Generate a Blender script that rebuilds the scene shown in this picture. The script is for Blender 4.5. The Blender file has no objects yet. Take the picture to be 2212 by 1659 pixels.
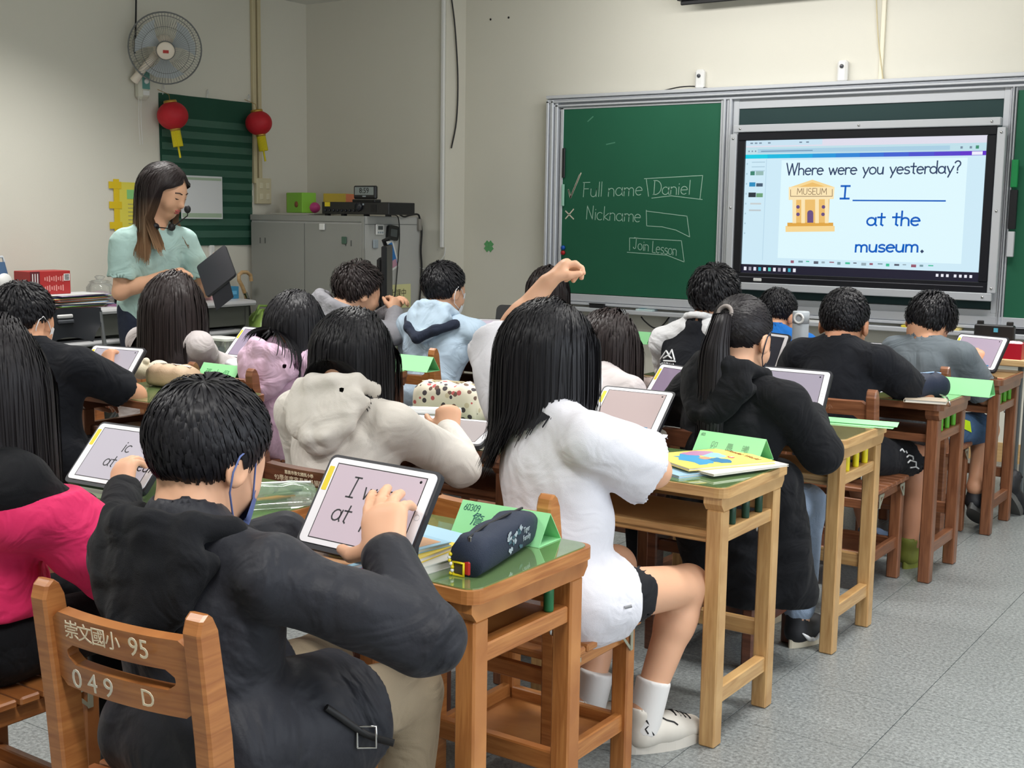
import bpy, bmesh, math, random
import numpy as np
from mathutils import Vector, Matrix
random.seed(7); np.random.seed(7)
scene = bpy.context.scene
COL = scene.collection
# ---------------------------------------------------------------- camera
IW, IH = 2212, 1659
FPX, PITCH, YAW, ROLL, CAMH = 2692.4, 0.133503, 0.602203, 0.0148056, 1.35
_cy, _sy = math.cos(YAW), math.sin(YAW)
FW = np.array([-_sy*math.cos(PITCH), _cy*math.cos(PITCH), -math.sin(PITCH)])
_rt = np.array([_cy, _sy, 0.0]); _up = np.cross(_rt, FW)
RT = math.cos(ROLL)*_rt+math.sin(ROLL)*_up
UP = -math.sin(ROLL)*_rt+math.cos(ROLL)*_up
CAM = np.array([0, 0, CAMH])
def ray(px, py): return (px-IW/2)/FPX*RT-(py-IH/2)/FPX*UP+FW
def pz(px, py, z): d = ray(px, py); return CAM+d*((z-CAMH)/d[2])
def pY(px, py, Y): d = ray(px, py); return CAM+d*(Y/d[1])
def pX(px, py, X): d = ray(px, py); return CAM+d*(X/d[0])
def proj(p):
    v = np.asarray(p, float)-CAM; w = v@FW
    return IW/2+FPX*(v@RT)/w, IH/2-FPX*(v@UP)/w
cd = bpy.data.cameras.new('camera'); cam = bpy.data.objects.new('camera', cd); COL.objects.link(cam)
cam.matrix_world = Matrix([[RT[i], UP[i], -FW[i], CAM[i]] for i in range(3)]+[[0, 0, 0, 1]])
cd.sensor_width = 36; cd.lens = FPX/IW*36; cd.clip_start = 0.02; cd.clip_end = 60
scene.camera = cam
# ---------------------------------------------------------------- light
wd = bpy.data.worlds.new('world'); scene.world = wd; wd.use_nodes = True
wd.node_tree.nodes['Background'].inputs[0].default_value = (0.80, 0.88, 1.0, 1)
wd.node_tree.nodes['Background'].inputs[1].default_value = 0.6
vs = scene.view_settings
vs.view_transform = 'Standard'; vs.look = 'None'; vs.exposure = 0.0; vs.gamma = 1.0; vs.use_curve_mapping = False
def area(name, loc, target, sx, sy, power, col, spread=math.pi):
    l = bpy.data.lights.new(name, 'AREA'); l.shape = 'RECTANGLE'; l.size = sx; l.size_y = sy
    l.energy = power; l.color = col; l.spread = spread
    o = bpy.data.objects.new(name, l); COL.objects.link(o); o.location = loc
    o.rotation_euler = (Vector(target)-Vector(loc)).to_track_quat('-Z', 'Y').to_euler()
    return o
# room box (metres): x -6.87 .. 1.6, y -1.6 .. 7.38, z 0 .. 2.925
XL, XR, YB, YF, ZC = -6.87, 1.6, -1.6, 7.38, 2.925
LAMPS = [(-0.6, 0.6), (-0.6, 3.4), (-3.2, 0.9), (-3.2, 3.6), (-5.5, 1.6), (-5.5, 4.4), (-1.0, 5.6)]
for i, (x, y) in enumerate(LAMPS):
    area('ceiling_lamp_light', (x, y, ZC-0.13), (x, y, 0), 1.15, 0.26, 34, (1.0, 0.98, 0.945), math.radians(128))
area('board_lamp_light', (-2.9, YF-1.1, ZC-0.2), (-2.9, YF, 1.5), 2.6, 0.12, 24, (1.0, 0.985, 0.96))
area('window_daylight', (XR-0.05, 2.3, 1.55), (-3, 2.3, 1.0), 4.2, 1.3, 75, (0.86, 0.93, 1.0))
# ---------------------------------------------------------------- helpers
def lin(c): return tuple((v/255/12.92 if v/255 <= 0.04045 else ((v/255+0.055)/1.055)**2.4) for v in c)
MATS = {}
def mat(name, rgb, rough=0.55, metal=0.0, bump=0.0, bscale=60, var=0.0, vscale=8, emit=0, spec=0.5, trans=0.0, alpha=1.0, sheen=0.0, coat=0.0, sss=0.0):
    if name in MATS: return MATS[name]
    m = bpy.data.materials.new(name); m.use_nodes = True; nt = m.node_tree; b = nt.nodes['Principled BSDF']
    c = lin(rgb)+(1,)
    b.inputs['Base Color'].default_value = c; b.inputs['Roughness'].default_value = rough; b.inputs['Metallic'].default_value = metal
    b.inputs['Specular IOR Level'].default_value = spec; b.inputs['Transmission Weight'].default_value = trans; b.inputs['Alpha'].default_value = alpha
    b.inputs['Sheen Weight'].default_value = sheen; b.inputs['Coat Weight'].default_value = coat
    if sss:
        b.inputs['Subsurface Weight'].default_value = sss; b.inputs['Subsurface Radius'].default_value = (0.012, 0.005, 0.003); b.inputs['Subsurface Scale'].default_value = 1
    if emit:
        b.inputs['Emission Color'].default_value = c; b.inputs['Emission Strength'].default_value = emit
    if var or bump:
        tc = nt.nodes.new('ShaderNodeTexCoord')
    if var:
        n = nt.nodes.new('ShaderNodeTexNoise'); n.inputs['Scale'].default_value = vscale; n.inputs['Detail'].default_value = 5
        nt.links.new(tc.outputs['Object'], n.inputs['Vector'])
        mx = nt.nodes.new('ShaderNodeMix'); mx.data_type = 'RGBA'
        mx.inputs['A'].default_value = tuple(v*(1-var) for v in c[:3])+(1,); mx.inputs['B'].default_value = tuple(min(1, v*(1+var)) for v in c[:3])+(1,)
        nt.links.new(n.outputs['Fac'], mx.inputs['Factor']); nt.links.new(mx.outputs['Result'], b.inputs['Base Color'])
    if bump:
        n2 = nt.nodes.new('ShaderNodeTexNoise'); n2.inputs['Scale'].default_value = bscale; n2.inputs['Detail'].default_value = 4
        nt.links.new(tc.outputs['Object'], n2.inputs['Vector'])
        bp = nt.nodes.new('ShaderNodeBump'); bp.inputs['Strength'].default_value = bump; bp.inputs['Distance'].default_value = 0.01
        nt.links.new(n2.outputs['Fac'], bp.inputs['Height']); nt.links.new(bp.outputs['Normal'], b.inputs['Normal'])
    MATS[name] = m
    return m
def wood(name, a, b_, rough=0.38, scale=(3, 3, 40), coat=0.25):
    """long grain: noise stretched along the local x axis of the object"""
    if name in MATS: return MATS[name]
    m = bpy.data.materials.new(name); m.use_nodes = True; nt = m.node_tree; b = nt.nodes['Principled BSDF']
    tc = nt.nodes.new('ShaderNodeTexCoord'); mp = nt.nodes.new('ShaderNodeMapping'); mp.inputs['Scale'].default_value = scale
    oi = nt.nodes.new('ShaderNodeObjectInfo'); ad = nt.nodes.new('ShaderNodeVectorMath'); ad.operation = 'ADD'
    ml = nt.nodes.new('ShaderNodeMath'); ml.operation = 'MULTIPLY'; ml.inputs[1].default_value = 37
    nt.links.new(oi.outputs['Random'], ml.inputs[0]); nt.links.new(tc.outputs['Object'], ad.inputs[0]); nt.links.new(ml.outputs[0], ad.inputs[1])
    nt.links.new(ad.outputs[0], mp.inputs['Vector'])
    n = nt.nodes.new('ShaderNodeTexNoise'); n.inputs['Scale'].default_value = 2.2; n.inputs['Detail'].default_value = 6; n.inputs['Distortion'].default_value = 0.7
    nt.links.new(mp.outputs[0], n.inputs['Vector'])
    cr = nt.nodes.new('ShaderNodeValToRGB'); cr.color_ramp.elements[0].position = 0.32; cr.color_ramp.elements[1].position = 0.68
    cr.color_ramp.elements[0].color = lin(a)+(1,); cr.color_ramp.elements[1].color = lin(b_)+(1,)
    nt.links.new(n.outputs['Fac'], cr.inputs[0]); nt.links.new(cr.outputs[0], b.inputs['Base Color'])
    b.inputs['Roughness'].default_value = rough; b.inputs['Coat Weight'].default_value = coat; b.inputs['Coat Roughness'].default_value = 0.25
    bp = nt.nodes.new('ShaderNodeBump'); bp.inputs['Strength'].default_value = 0.12; bp.inputs['Distance'].default_value = 0.004
    nt.links.new(n.outputs['Fac'], bp.inputs['Height']); nt.links.new(bp.outputs['Normal'], b.inputs['Normal'])
    MATS[name] = m
    return m
def new_mesh(name, verts, faces, smooth=False):
    me = bpy.data.meshes.new(name); me.from_pydata([tuple(map(float, v)) for v in verts], [], faces); me.update()
    if smooth: me.shade_smooth()
    return me
def link(name, me, m=None, parent=None, M=None):
    o = bpy.data.objects.new(name, me); COL.objects.link(o)
    if m is not None and me is not None and not me.materials: me.materials.append(m)
    if M is not None: o.matrix_local = M if isinstance(M, Matrix) else Matrix.Translation(Vector(M))
    if parent is not None: o.parent = parent
    return o
def tag(o, label, cat, group=None):
    o['label'] = label; o['category'] = cat
    if group: o['group'] = group
    return o
def thing(name, label, cat, loc=(0, 0, 0), rz=0, group=None, rot=None):
    o = bpy.data.objects.new(name, None); COL.objects.link(o); o.empty_display_size = 0.05
    o.location = tuple(float(v) for v in loc); o.rotation_euler = rot if rot else (0, 0, rz)
    return tag(o, label, cat, group)
def struct(o): o['kind'] = 'structure'; return o
class MB:
    """collects primitives, builds ONE mesh object"""
    def __init__(s): s.v = []; s.f = []; s.sm = []
    def add(s, vs_, fs, M=None, smooth=False):
        b = len(s.v)
        for p in vs_:
            p = Vector(p)
            s.v.append(tuple(M @ p) if M is not None else tuple(p))
        s.f += [tuple(i+b for i in f) for f in fs]; s.sm += [smooth]*len(fs)
        return s
    def box(s, c, d, ch=0.0, M=None):
        """chamfered box: centre c, full size d"""
        x, y, z = (v/2 for v in d); ch = min(ch, x*.95, y*.95, z*.95)
        if ch <= 0:
            vs_ = [(sx*x+c[0], sy*y+c[1], sz*z+c[2]) for sx in (-1, 1) for sy in (-1, 1) for sz in (-1, 1)]
            return s.add(vs_, [(0, 1, 3, 2), (4, 6, 7, 5), (0, 4, 5, 1), (2, 3, 7, 6), (0, 2, 6, 4), (1, 5, 7, 3)], M)
        bm = bmesh.new(); bmesh.ops.create_cube(bm, size=1)
        for v in bm.verts: v.co = Vector((v.co.x*2*x, v.co.y*2*y, v.co.z*2*z))
        bmesh.ops.bevel(bm, geom=bm.edges[:], offset=ch, segments=1, affect='EDGES')
        for v in bm.verts: v.co += Vector(c)
        bm.verts.index_update()
        s.add([v.co.copy() for v in bm.verts], [tuple(v.index for v in f.verts) for f in bm.faces], M); bm.free()
        return s
    def span(s, a, b, ch=0.0, M=None):
        a = np.asarray(a, float); b = np.asarray(b, float)
        return s.box((a+b)/2, np.abs(b-a), ch, M)
    def tube(s, pts, r, n=8, cap=True, M=None, smooth=True):
        pts = [Vector(tuple(p)) for p in pts]; rs = r if hasattr(r, '__len__') else [r]*len(pts)
        vs_, fs = [], []
        up = None
        for i, p in enumerate(pts):
            t = (pts[min(i+1, len(pts)-1)]-pts[max(i-1, 0)]); t = t.normalized() if t.length > 1e-9 else Vector((0, 0, 1))
            if up is None: up = t.orthogonal().normalized()
            up = (up-t*up.dot(t)); up = up.normalized() if up.length > 1e-6 else t.orthogonal().normalized()
            w = t.cross(up)
            for k in range(n):
                a = 2*math.pi*k/n; vs_.append(p+(up*math.cos(a)+w*math.sin(a))*rs[i])
        for i in range(len(pts)-1):
            for k in range(n): fs.append((i*n+k, i*n+(k+1) % n, (i+1)*n+(k+1) % n, (i+1)*n+k))
        s.add(vs_, fs, M, smooth)
        if cap:
            s.add([vs_[k] for k in range(n)], [tuple(reversed(range(n)))], M); s.add(vs_[-n:], [tuple(range(n))], M)
        return s
    def lathe(s, prof, n=20, M=None, smooth=True):
        """profile of (r, z) about z"""
        vs_, fs = [], []
        for r, z in prof:
            for k in range(n): a = 2*math.pi*k/n; vs_.append((r*math.cos(a), r*math.sin(a), z))
        for i in range(len(prof)-1):
            for k in range(n): fs.append((i*n+k, i*n+(k+1) % n, (i+1)*n+(k+1) % n, (i+1)*n+k))
        if prof[0][0] > 1e-6: fs.append(tuple(reversed(range(n))))
        if prof[-1][0] > 1e-6: fs.append(tuple(range((len(prof)-1)*n, len(prof)*n)))
        return s.add(vs_, fs, M, smooth)
    def prism(s, poly, z0, z1, M=None):
        """2-D outline (ccw) in xy extruded z0..z1"""
        n = len(poly)
        vs_ = [(p[0], p[1], z0) for p in poly]+[(p[0], p[1], z1) for p in poly]
        fs = [tuple(reversed(range(n))), tuple(range(n, 2*n))]+[(i, (i+1) % n, n+(i+1) % n, n+i) for i in range(n)]
        return s.add(vs_, fs, M)
    def ball(s, c, r, n=10, M=None):
        r = r if hasattr(r, '__len__') else (r, r, r)
        vs_, fs = [], []
        for i in range(n+1):
            th = math.pi*i/n
            for k in range(2*n):
                a = math.pi*k/n; vs_.append((c[0]+r[0]*math.sin(th)*math.cos(a), c[1]+r[1]*math.sin(th)*math.sin(a), c[2]+r[2]*math.cos(th)))
        m = 2*n
        for i in range(n):
            for k in range(m): fs.append((i*m+k, (i+1)*m+k, (i+1)*m+(k+1) % m, i*m+(k+1) % m))
        return s.add(vs_, fs, M, True)
    def mesh(s, name):
        me = bpy.data.meshes.new(name); me.from_pydata(s.v, [], s.f)
        me.polygons.foreach_set('use_smooth', s.sm); me.update()
        return me
    def build(s, name, m, parent=None, M=None): return link(name, s.mesh(name), m, parent, M)
def T(x, y, z): return Matrix.Translation((float(x), float(y), float(z)))
def Rm(a, ax): return Matrix.Rotation(a, 4, ax)
def rrect(x0, y0, x1, y1, r, n=4):
    pts = []
    for cx, cy, a0 in ((x1-r, y0+r, -90), (x1-r, y1-r, 0), (x0+r, y1-r, 90), (x0+r, y0+r, 180)):
        for i in range(n+1):
            a = math.radians(a0+90*i/n); pts.append((cx+r*math.cos(a), cy+r*math.sin(a)))
    return pts
def frame_on(p, xdir, zdir):
    """matrix with origin p, local x along xdir, local y = up-in-plane, local z = outward normal zdir"""
    x = Vector(xdir).normalized(); z = Vector(zdir).normalized(); y = z.cross(x).normalized(); x = y.cross(z)
    return Matrix([[x[i], y[i], z[i], float(p[i])] for i in range(3)]+[[0, 0, 0, 1]])
FRONTM = lambda x, y, z: frame_on((x, y, z), (1, 0, 0), (0, -1, 0))    # on a wall facing -y: local x right, y up
LEFTM = lambda x, y, z: frame_on((x, y, z), (0, 1, 0), (1, 0, 0))      # on a wall facing +x: local x = +y, y up
def text(s, size, m, parent=None, M=None, name='lettering', align='LEFT', depth=0.0004, shear=0.0):
    cu = bpy.data.curves.new(name, 'FONT'); cu.body = s; cu.size = size; cu.align_x = align; cu.align_y = 'CENTER'; cu.extrude = depth; cu.resolution_u = 3; cu.shear = shear
    t = bpy.data.objects.new(name, cu); COL.objects.link(t)
    dg = bpy.context.evaluated_depsgraph_get(); me = bpy.data.meshes.new_from_object(t.evaluated_get(dg)); me.name = name
    bpy.data.objects.remove(t); bpy.data.curves.remove(cu)
    me.materials.clear()
    return link(name, me, m, parent, M)
# single-stroke handwriting: letters as polylines on a unit em (x 0..1, y 0 baseline .. 1 cap)
def _arc(cx, cy, rx, ry, a0, a1, n=8): return [(cx+rx*math.cos(math.radians(a0+(a1-a0)*i/n)), cy+ry*math.sin(math.radians(a0+(a1-a0)*i/n))) for i in range(n+1)]
_o = _arc(.27, .28, .25, .28, 90, 450, 12)
GL = {
 'a': (.6, [_arc(.25, .28, .24, .27, 60, 400, 12), [(.5, .55), (.49, .1), (.56, 0)]]), 'c': (.52, [_arc(.28, .28, .25, .28, 50, 310, 10)]),
 'd': (.6, [_arc(.25, .28, .24, .27, 60, 400, 12), [(.5, 1.0), (.5, 0)]]), 'e': (.56, [[(.05, .3), (.5, .32)]+_arc(.27, .28, .24, .28, 10, 310, 11)]),
 'h': (.56, [[(.06, 1), (.06, 0)], [(.06, .35)]+_arc(.26, .34, .2, .2, 160, 0, 6)+[(.47, 0)]]), 'i': (.22, [[(.1, .55), (.1, 0)], [(.1, .74), (.11, .77)]]),
 'k': (.5, [[(.06, 1), (.06, 0)], [(.42, .52), (.08, .22), (.45, 0)]]), 'l': (.2, [[(.1, 1), (.1, 0)]]),
 'm': (.84, [[(.06, .55), (.06, 0)], [(.06, .35)]+_arc(.23, .36, .17, .19, 160, 0, 6)+[(.4, 0)], [(.4, .35)]+_arc(.57, .36, .17, .19, 160, 0, 6)+[(.75, 0)]]),
 'n': (.56, [[(.06, .55), (.06, 0)], [(.06, .35)]+_arc(.26, .35, .2, .2, 160, 0, 6)+[(.47, 0)]]), 'o': (.58, [_o]),
 'r': (.42, [[(.06, .55), (.06, 0)], [(.06, .3)]+_arc(.26, .35, .2, .2, 170, 50, 5)]), 's': (.48, [_arc(.24, .42, .18, .14, 40, 230, 7)+_arc(.22, .14, .2, .14, 70, -140, 8)]),
 't': (.46, [[(.22, .85), (.22, .08), (.32, 0)], [(.02, .58), (.42, .58)]]), 'u': (.58, [[(.06, .55), (.06, .25)]+_arc(.26, .22, .2, .22, 180, 340, 7)+[(.48, .55)], [(.48, .55), (.48, 0)]]),
 'w': (.74, [[(.04, .55), (.2, 0), (.36, .5), (.52, 0), (.68, .55)]]), 'y': (.54, [[(.05, .55), (.26, .04)], [(.5, .55), (.14, -.3)]]),
 'D': (.66, [[(.08, 1), (.08, 0)], [(.0, 1), (.2, 1)]+_arc(.18, .5, .42, .5, 85, -85, 10)+[(.02, 0)]]), 'F': (.56, [[(.08, 1), (.08, 0)], [(0, 1), (.52, 1)], [(.08, .56), (.44, .56)]]),
 'I': (.5, [[(.25, 1), (.25, 0)], [(.05, 1), (.45, 1)], [(.05, 0), (.45, 0)]]), 'J': (.56, [[(.1, 1), (.55, 1)], [(.34, 1), (.34, .22)]+_arc(.19, .2, .15, .2, 0, -160, 6)]),
 'L': (.52, [[(.08, 1), (.08, 0), (.48, 0)]]), 'N': (.68, [[(.07, 0), (.07, 1), (.56, 0), (.56, 1)]]), 'W': (.98, [[(.02, 1), (.25, 0), (.47, .95), (.68, 0), (.92, 1)]]),
 'M': (.84, [[(.06, 0), (.12, 1), (.4, .3), (.68, 1), (.74, 0)]]), 'U': (.66, [[(.07, 1), (.07, .3)]+_arc(.31, .28, .24, .28, 180, 360, 8)+[(.55, 1)]]),
 'S': (.58, [_arc(.28, .74, .22, .25, 40, 240, 8)+_arc(.27, .25, .24, .25, 70, -140, 9)]), 'E': (.56, [[(.5, 1), (.08, 1), (.08, 0), (.5, 0)], [(.08, .52), (.44, .52)]]),
 '?': (.52, [_arc(.24, .76, .2, .22, 160, -60, 8)+[(.25, .42), (.25, .24)], [(.25, .03), (.26, .06)]]), '.': (.22, [[(.08, .02), (.1, .05)]]), ' ': (.38, []), '_': (.6, [[(0, 0), (.6, 0)]]),
 'v': (.5, [[(.05, .55), (.25, 0), (.46, .55)]]), '0': (.6, [_arc(.28, .5, .22, .5, 90, 450, 12)]), '3': (.55, [_arc(.2, .75, .24, .25, 150, -80, 8)+_arc(.2, .25, .27, .26, 80, -150, 8)]),
 '6': (.58, [[(.42, .98), (.16, .6)]+_arc(.27, .28, .22, .28, 160, 500, 12)]), '9': (.58, [_arc(.27, .72, .21, .26, 20, 360, 10)+[(.44, .4), (.34, 0)]]),
}
def stroke_mesh(lines, w, z=0.0006, closed_w=True):
    """ribbons of half width w along 2-D polylines, tiny thickness: local xy plane"""
    mb = MB(); sp_ = []
    for ln in lines:
        cur = [ln[0]]
        for i in range(1, len(ln)):
            cur.append(ln[i])
            if i < len(ln)-1:
                a = Vector((ln[i][0]-ln[i-1][0], ln[i][1]-ln[i-1][1])); b = Vector((ln[i+1][0]-ln[i][0], ln[i+1][1]-ln[i][1]))
                if a.length > 1e-9 and b.length > 1e-9 and a.angle(b) > .85: sp_.append(cur); cur = [ln[i]]
        sp_.append(cur)
    for ln in sp_:
        if len(ln) < 2: continue
        P = [Vector((p[0], p[1])) for p in ln]
        L, R = [], []
        for i, p in enumerate(P):
            t = P[min(i+1, len(P)-1)]-P[max(i-1, 0)]; t = t.normalized() if t.length > 1e-9 else Vector((1, 0))
            n = Vector((-t.y, t.x)); e = t*(w*.8 if i == len(P)-1 else (-w*.8 if i == 0 else 0))
            L.append(p+n*w+e); R.append(p-n*w+e)
        vs_ = [(q.x, q.y, z) for q in L]+[(q.x, q.y, z) for q in R]; n = len(P)
        mb.add(vs_, [(n+i, n+i+1, i+1, i) for i in range(n-1)])
        mb.add([(q.x, q.y, 0) for q in L]+[(q.x, q.y, 0) for q in R]+vs_, [(2*n+i, 2*n+i+1, i+1, i) for i in range(n-1)]+[(n+i, n+i+1, 3*n+i+1, 3*n+i) for i in range(n-1)])
    return mb
def hand_lines(s, size, x=0, y=0, slant=0.0, jitter=0.0, track=1.0, dy=0.0):
    out = []; cx = 0
    for ch in s:
        wd_, ls = GL.get(ch, GL[' '])
        jx, jy = random.uniform(-jitter, jitter), random.uniform(-jitter, jitter)
        for ln in ls: out.append([(x+(cx+p[0]+slant*p[1]+jx)*size, y+(p[1]+jy+dy*cx)*size) for p in ln])
        cx += wd_*track
    return out, cx*size
def write(s, size, w, m, parent, M, name='lettering', **k):
    ls, L = hand_lines(s, size, **k)
    return stroke_mesh(ls, w).build(name, m, parent, M)
# ================================================================ room shell
def wall_mat(name, rgb):
    m = mat(name, rgb, 0.75, var=0.03, vscale=1.6, bump=0.06, bscale=220, spec=0.25)
    return m
M_WALL = wall_mat('wall_paint', (222, 219, 207))
M_CEIL = mat('ceiling_paint', (225, 224, 218), 0.85, bump=0.05, bscale=90)
M_ALU = mat('aluminium', (212, 215, 221), 0.35, 0.3, spec=0.5)
M_ALU2 = mat('aluminium_satin', (204, 207, 212), 0.45, 0.2)
M_DARK = mat('black_plastic', (26, 27, 31), 0.38)
M_BLACK = mat('black_matt', (18, 18, 21), 0.6)
M_WHITE = mat('white_plastic', (232, 232, 230), 0.4)
M_BEIGE = mat('beige_conduit', (205, 192, 155), 0.5)
M_CABLE = mat('cable_black', (20, 20, 22), 0.45)
M_GREY = mat('cabinet_grey', (150, 151, 146), 0.5, var=0.03, vscale=3, bump=0.03, bscale=160)
M_GREY2 = mat('cabinet_side_grey', (190, 190, 187), 0.5, var=0.03, vscale=3)
M_CHROME = mat('chrome', (205, 205, 205), 0.18, 1.0)
COLX, COLY = -5.52, 7.15
def plain(name, a, b, m, kind=True):
    o = MB().span(a, b).build(name, m)
    if kind: struct(o)
    return o
wl = plain('wall_left', (XL-.12, YB, 0), (XL, YF, ZC), M_WALL)
wf = plain('wall_front', (XL-.12, YF, 0), (XR, YF+.12, ZC), M_WALL)
wc = plain('wall_corner', (XL, COLY, 0), (COLX, YF, ZC), M_WALL)
plain('wall_back', (XL-.12, YB-.12, 0), (XR+.12, YB, ZC), M_WALL)
wr = MB()
wr.span((XR, YB, 0), (XR+.12, YF+.12, .9)).span((XR, YB, 2.2), (XR+.12, YF+.12, ZC)).span((XR, YB, .9), (XR+.12, .2, 2.2)).span((XR, 4.4, .9), (XR+.12, YF+.12, 2.2)).span((XR, 2.2, .9), (XR+.12, 2.4, 2.2))
struct(wr.build('wall_right', M_WALL))
for i, (a, b) in enumerate(((.2, 2.2), (2.4, 4.4))):
    w = struct(MB().span((XR+.03, a, .9), (XR+.09, a+.05, 2.2)).span((XR+.03, b-.05, .9), (XR+.09, b, 2.2)).span((XR+.03, a, .9), (XR+.09, b, .95)).span((XR+.03, a, 2.15), (XR+.09, b, 2.2)).span((XR+.03, (a+b)/2-.02, .9), (XR+.09, (a+b)/2+.02, 2.2)).build('window_%d' % (i+1), M_ALU2))
plain('ceiling', (XL-.12, YB-.12, ZC), (XR+.12, YF+.12, ZC+.1), M_CEIL)
M_BASEB = wood('baseboard_wood', (188, 150, 100), (205, 170, 120), 0.45, (2, 2, 30), 0.1)
plain('baseboard_front', (COLX, YF-.015, 0), (XR, YF, .11), M_BASEB)
plain('baseboard_corner', (XL, COLY-.015, 0), (COLX, COLY, .11), M_BASEB)
plain('baseboard_left', (XL, YB, 0), (XL+.015, COLY, .11), M_BASEB)
# ceiling lamps (above the frame)
M_TUBE = mat('lamp_tube', (255, 250, 240), 0.5, emit=3.0)
for i, (x, y) in enumerate(LAMPS):
    t = thing('ceiling_lamp', 'white fluorescent ceiling lamp above '+('the camera end of the aisle', 'the aisle beside the yellow-peg desk', 'the second desk column near the camera', 'the pink hoodie', 'the left table', 'the teacher', 'the lectern')[i], 'lamp', (x, y, ZC), group='ceiling lamps')
    MB().box((0, 0, -.03), (1.25, .32, .06), .01).build('housing', M_WHITE, t)
    for s in (-1, 1): MB().tube([(-.58, s*.08, -.085), (.58, s*.08, -.085)], .013, 8).build('tube', M_TUBE, t)
# floor: terrazzo-look vinyl tiles over a dark joint bed
flo = plain('floor', (XL-.12, YB-.12, -.08), (XR+.12, YF+.12, -.0035), mat('floor_joint', (92, 95, 96), 0.8))
def floor_mat():
    m = bpy.data.materials.new('vinyl_tile'); m.use_nodes = True; nt = m.node_tree; b = nt.nodes['Principled BSDF']
    tc = nt.nodes.new('ShaderNodeTexCoord'); oi = nt.nodes.new('ShaderNodeObjectInfo')
    n = nt.nodes.new('ShaderNodeTexNoise'); n.inputs['Scale'].default_value = 95; n.inputs['Detail'].default_value = 6; n.inputs['Roughness'].default_value = .75
    geo = nt.nodes.new('ShaderNodeNewGeometry'); nt.links.new(geo.outputs['Position'], n.inputs['Vector'])
    cr = nt.nodes.new('ShaderNodeValToRGB'); cr.color_ramp.elements[0].position = .36; cr.color_ramp.elements[1].position = .64
    cr.color_ramp.elements[0].color = lin((98, 102, 102))+(1,); cr.color_ramp.elements[1].color = lin((156, 161, 160))+(1,)
    nt.links.new(n.outputs['Fac'], cr.inputs[0])
    n2 = nt.nodes.new('ShaderNodeTexNoise'); n2.inputs['Scale'].default_value = 1.7; n2.inputs['Detail'].default_value = 3; nt.links.new(geo.outputs['Position'], n2.inputs['Vector'])
    hv = nt.nodes.new('ShaderNodeHueSaturation'); mr = nt.nodes.new('ShaderNodeMapRange'); mr.inputs['To Min'].default_value = .86; mr.inputs['To Max'].default_value = 1.1
    nt.links.new(n2.outputs['Fac'], mr.inputs['Value']); nt.links.new(mr.outputs[0], hv.inputs['Value']); nt.links.new(cr.outputs[0], hv.inputs['Color'])
    nt.links.new(hv.outputs[0], b.inputs['Base Color']); b.inputs['Roughness'].default_value = .34; b.inputs['Specular IOR Level'].default_value = .45
    bp = nt.nodes.new('ShaderNodeBump'); bp.inputs['Strength'].default_value = .08; bp.inputs['Distance'].default_value = .003
    nt.links.new(n.outputs['Fac'], bp.inputs['Height']); nt.links.new(bp.outputs['Normal'], b.inputs['Normal'])
    return m
M_TILE = floor_mat(); TS = 0.3835
tme = MB().box((0, 0, -.003), (TS-.0018, TS-.0018, .006), .0008).mesh('tile'); tme.materials.append(M_TILE)
g0 = pz(1731.8, 1470.4, 0); gx = pz(1906.8, 1590, 0)[0]
rest = MB(); ntile = 0
for j in range(-14, 14):
    for i in range(-20, 10):
        cx, cy = gx+(i+.5)*TS, g0[1]+(j+.5)*TS
        if cx < XL-.1 or cx > XR+.1 or cy > YF+.1 or cy < YB-.1: continue
        w = (np.array([cx, cy, 0])-CAM)@FW
        u, v = proj((cx, cy, 0)) if w > .3 else (-9999, 0)
        if -350 < u < 2560 and v < 1950 and w > 1.0 and ntile < 300:
            link('tile', tme, None, flo, T(cx, cy, 0)); ntile += 1
        else: rest.box((cx, cy, -.003), (TS-.0018, TS-.0018, .006))
ro = rest.build('tile_field', M_TILE, flo); ro['kind'] = 'stuff'

# ================================================================ chalkboard
YBO = 7.33                                  # plane of the chalkboard panels
def bx(px, py, Y=YBO): p = pY(px, py, Y); return p[0], p[2]
M_CHALK = mat('chalkboard_green', (38, 100, 74), 0.6, var=0.10, vscale=2.5, spec=0.25, bump=0.02, bscale=300)
M_CHALKD = mat('chalkboard_dark', (44, 66, 66), 0.65, var=0.05, vscale=3, spec=0.25)
L0 = bx(1187, 300)[0]; ZT = bx(1198, 208)[1]; ZB = bx(1228, 632)[1]
R0 = .75
cb = thing('sliding_chalkboard', 'long green sliding chalkboard in an aluminium frame on the front wall', 'chalkboard', ((L0+R0)/2, YF, ZB))
def cpart(name, mb, m): return mb.build(name, m, cb, T(-(L0+R0)/2, -YF, -ZB))
zt_in = bx(1219.5, 237)[1]
steps = [(ZT, ZT-.022, .105), (ZT-.024, ZT-.034, .09), (ZT-.036, ZT-.05, .10), (ZT-.062, ZT-.076, .085)]
for i, (a, b, d) in enumerate(steps): cpart('top_rail', MB().span((L0, YF-d, b), (R0, YF-.02, a), .003), M_ALU)
cpart('top_channel', MB().span((L0, YF-.05, zt_in-.01), (R0, YF-.002, ZT-.02)), M_ALU2)
for i, (dx0, dx1, d) in enumerate(((0, .02, .10), (.023, .034, .09), (.037, .056, .1), (.062, .085, .085))):
    cpart('side_rail', MB().span((L0+dx0, YF-d, ZB-.12), (L0+dx1, YF-.02, ZT-.03), .003), M_ALU)
gl0 = bx(1217, 400)[0]; gl1 = bx(1554, 400)[0]
cpart('left_panel', MB().span((gl0, YF-.06, ZB), (gl1, YF-.04, zt_in)), M_CHALK)
cpart('panel_edge', MB().span((gl0-.022, YF-.066, ZB-.01), (gl0, YF-.04, zt_in+.012), .002), M_ALU)
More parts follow.
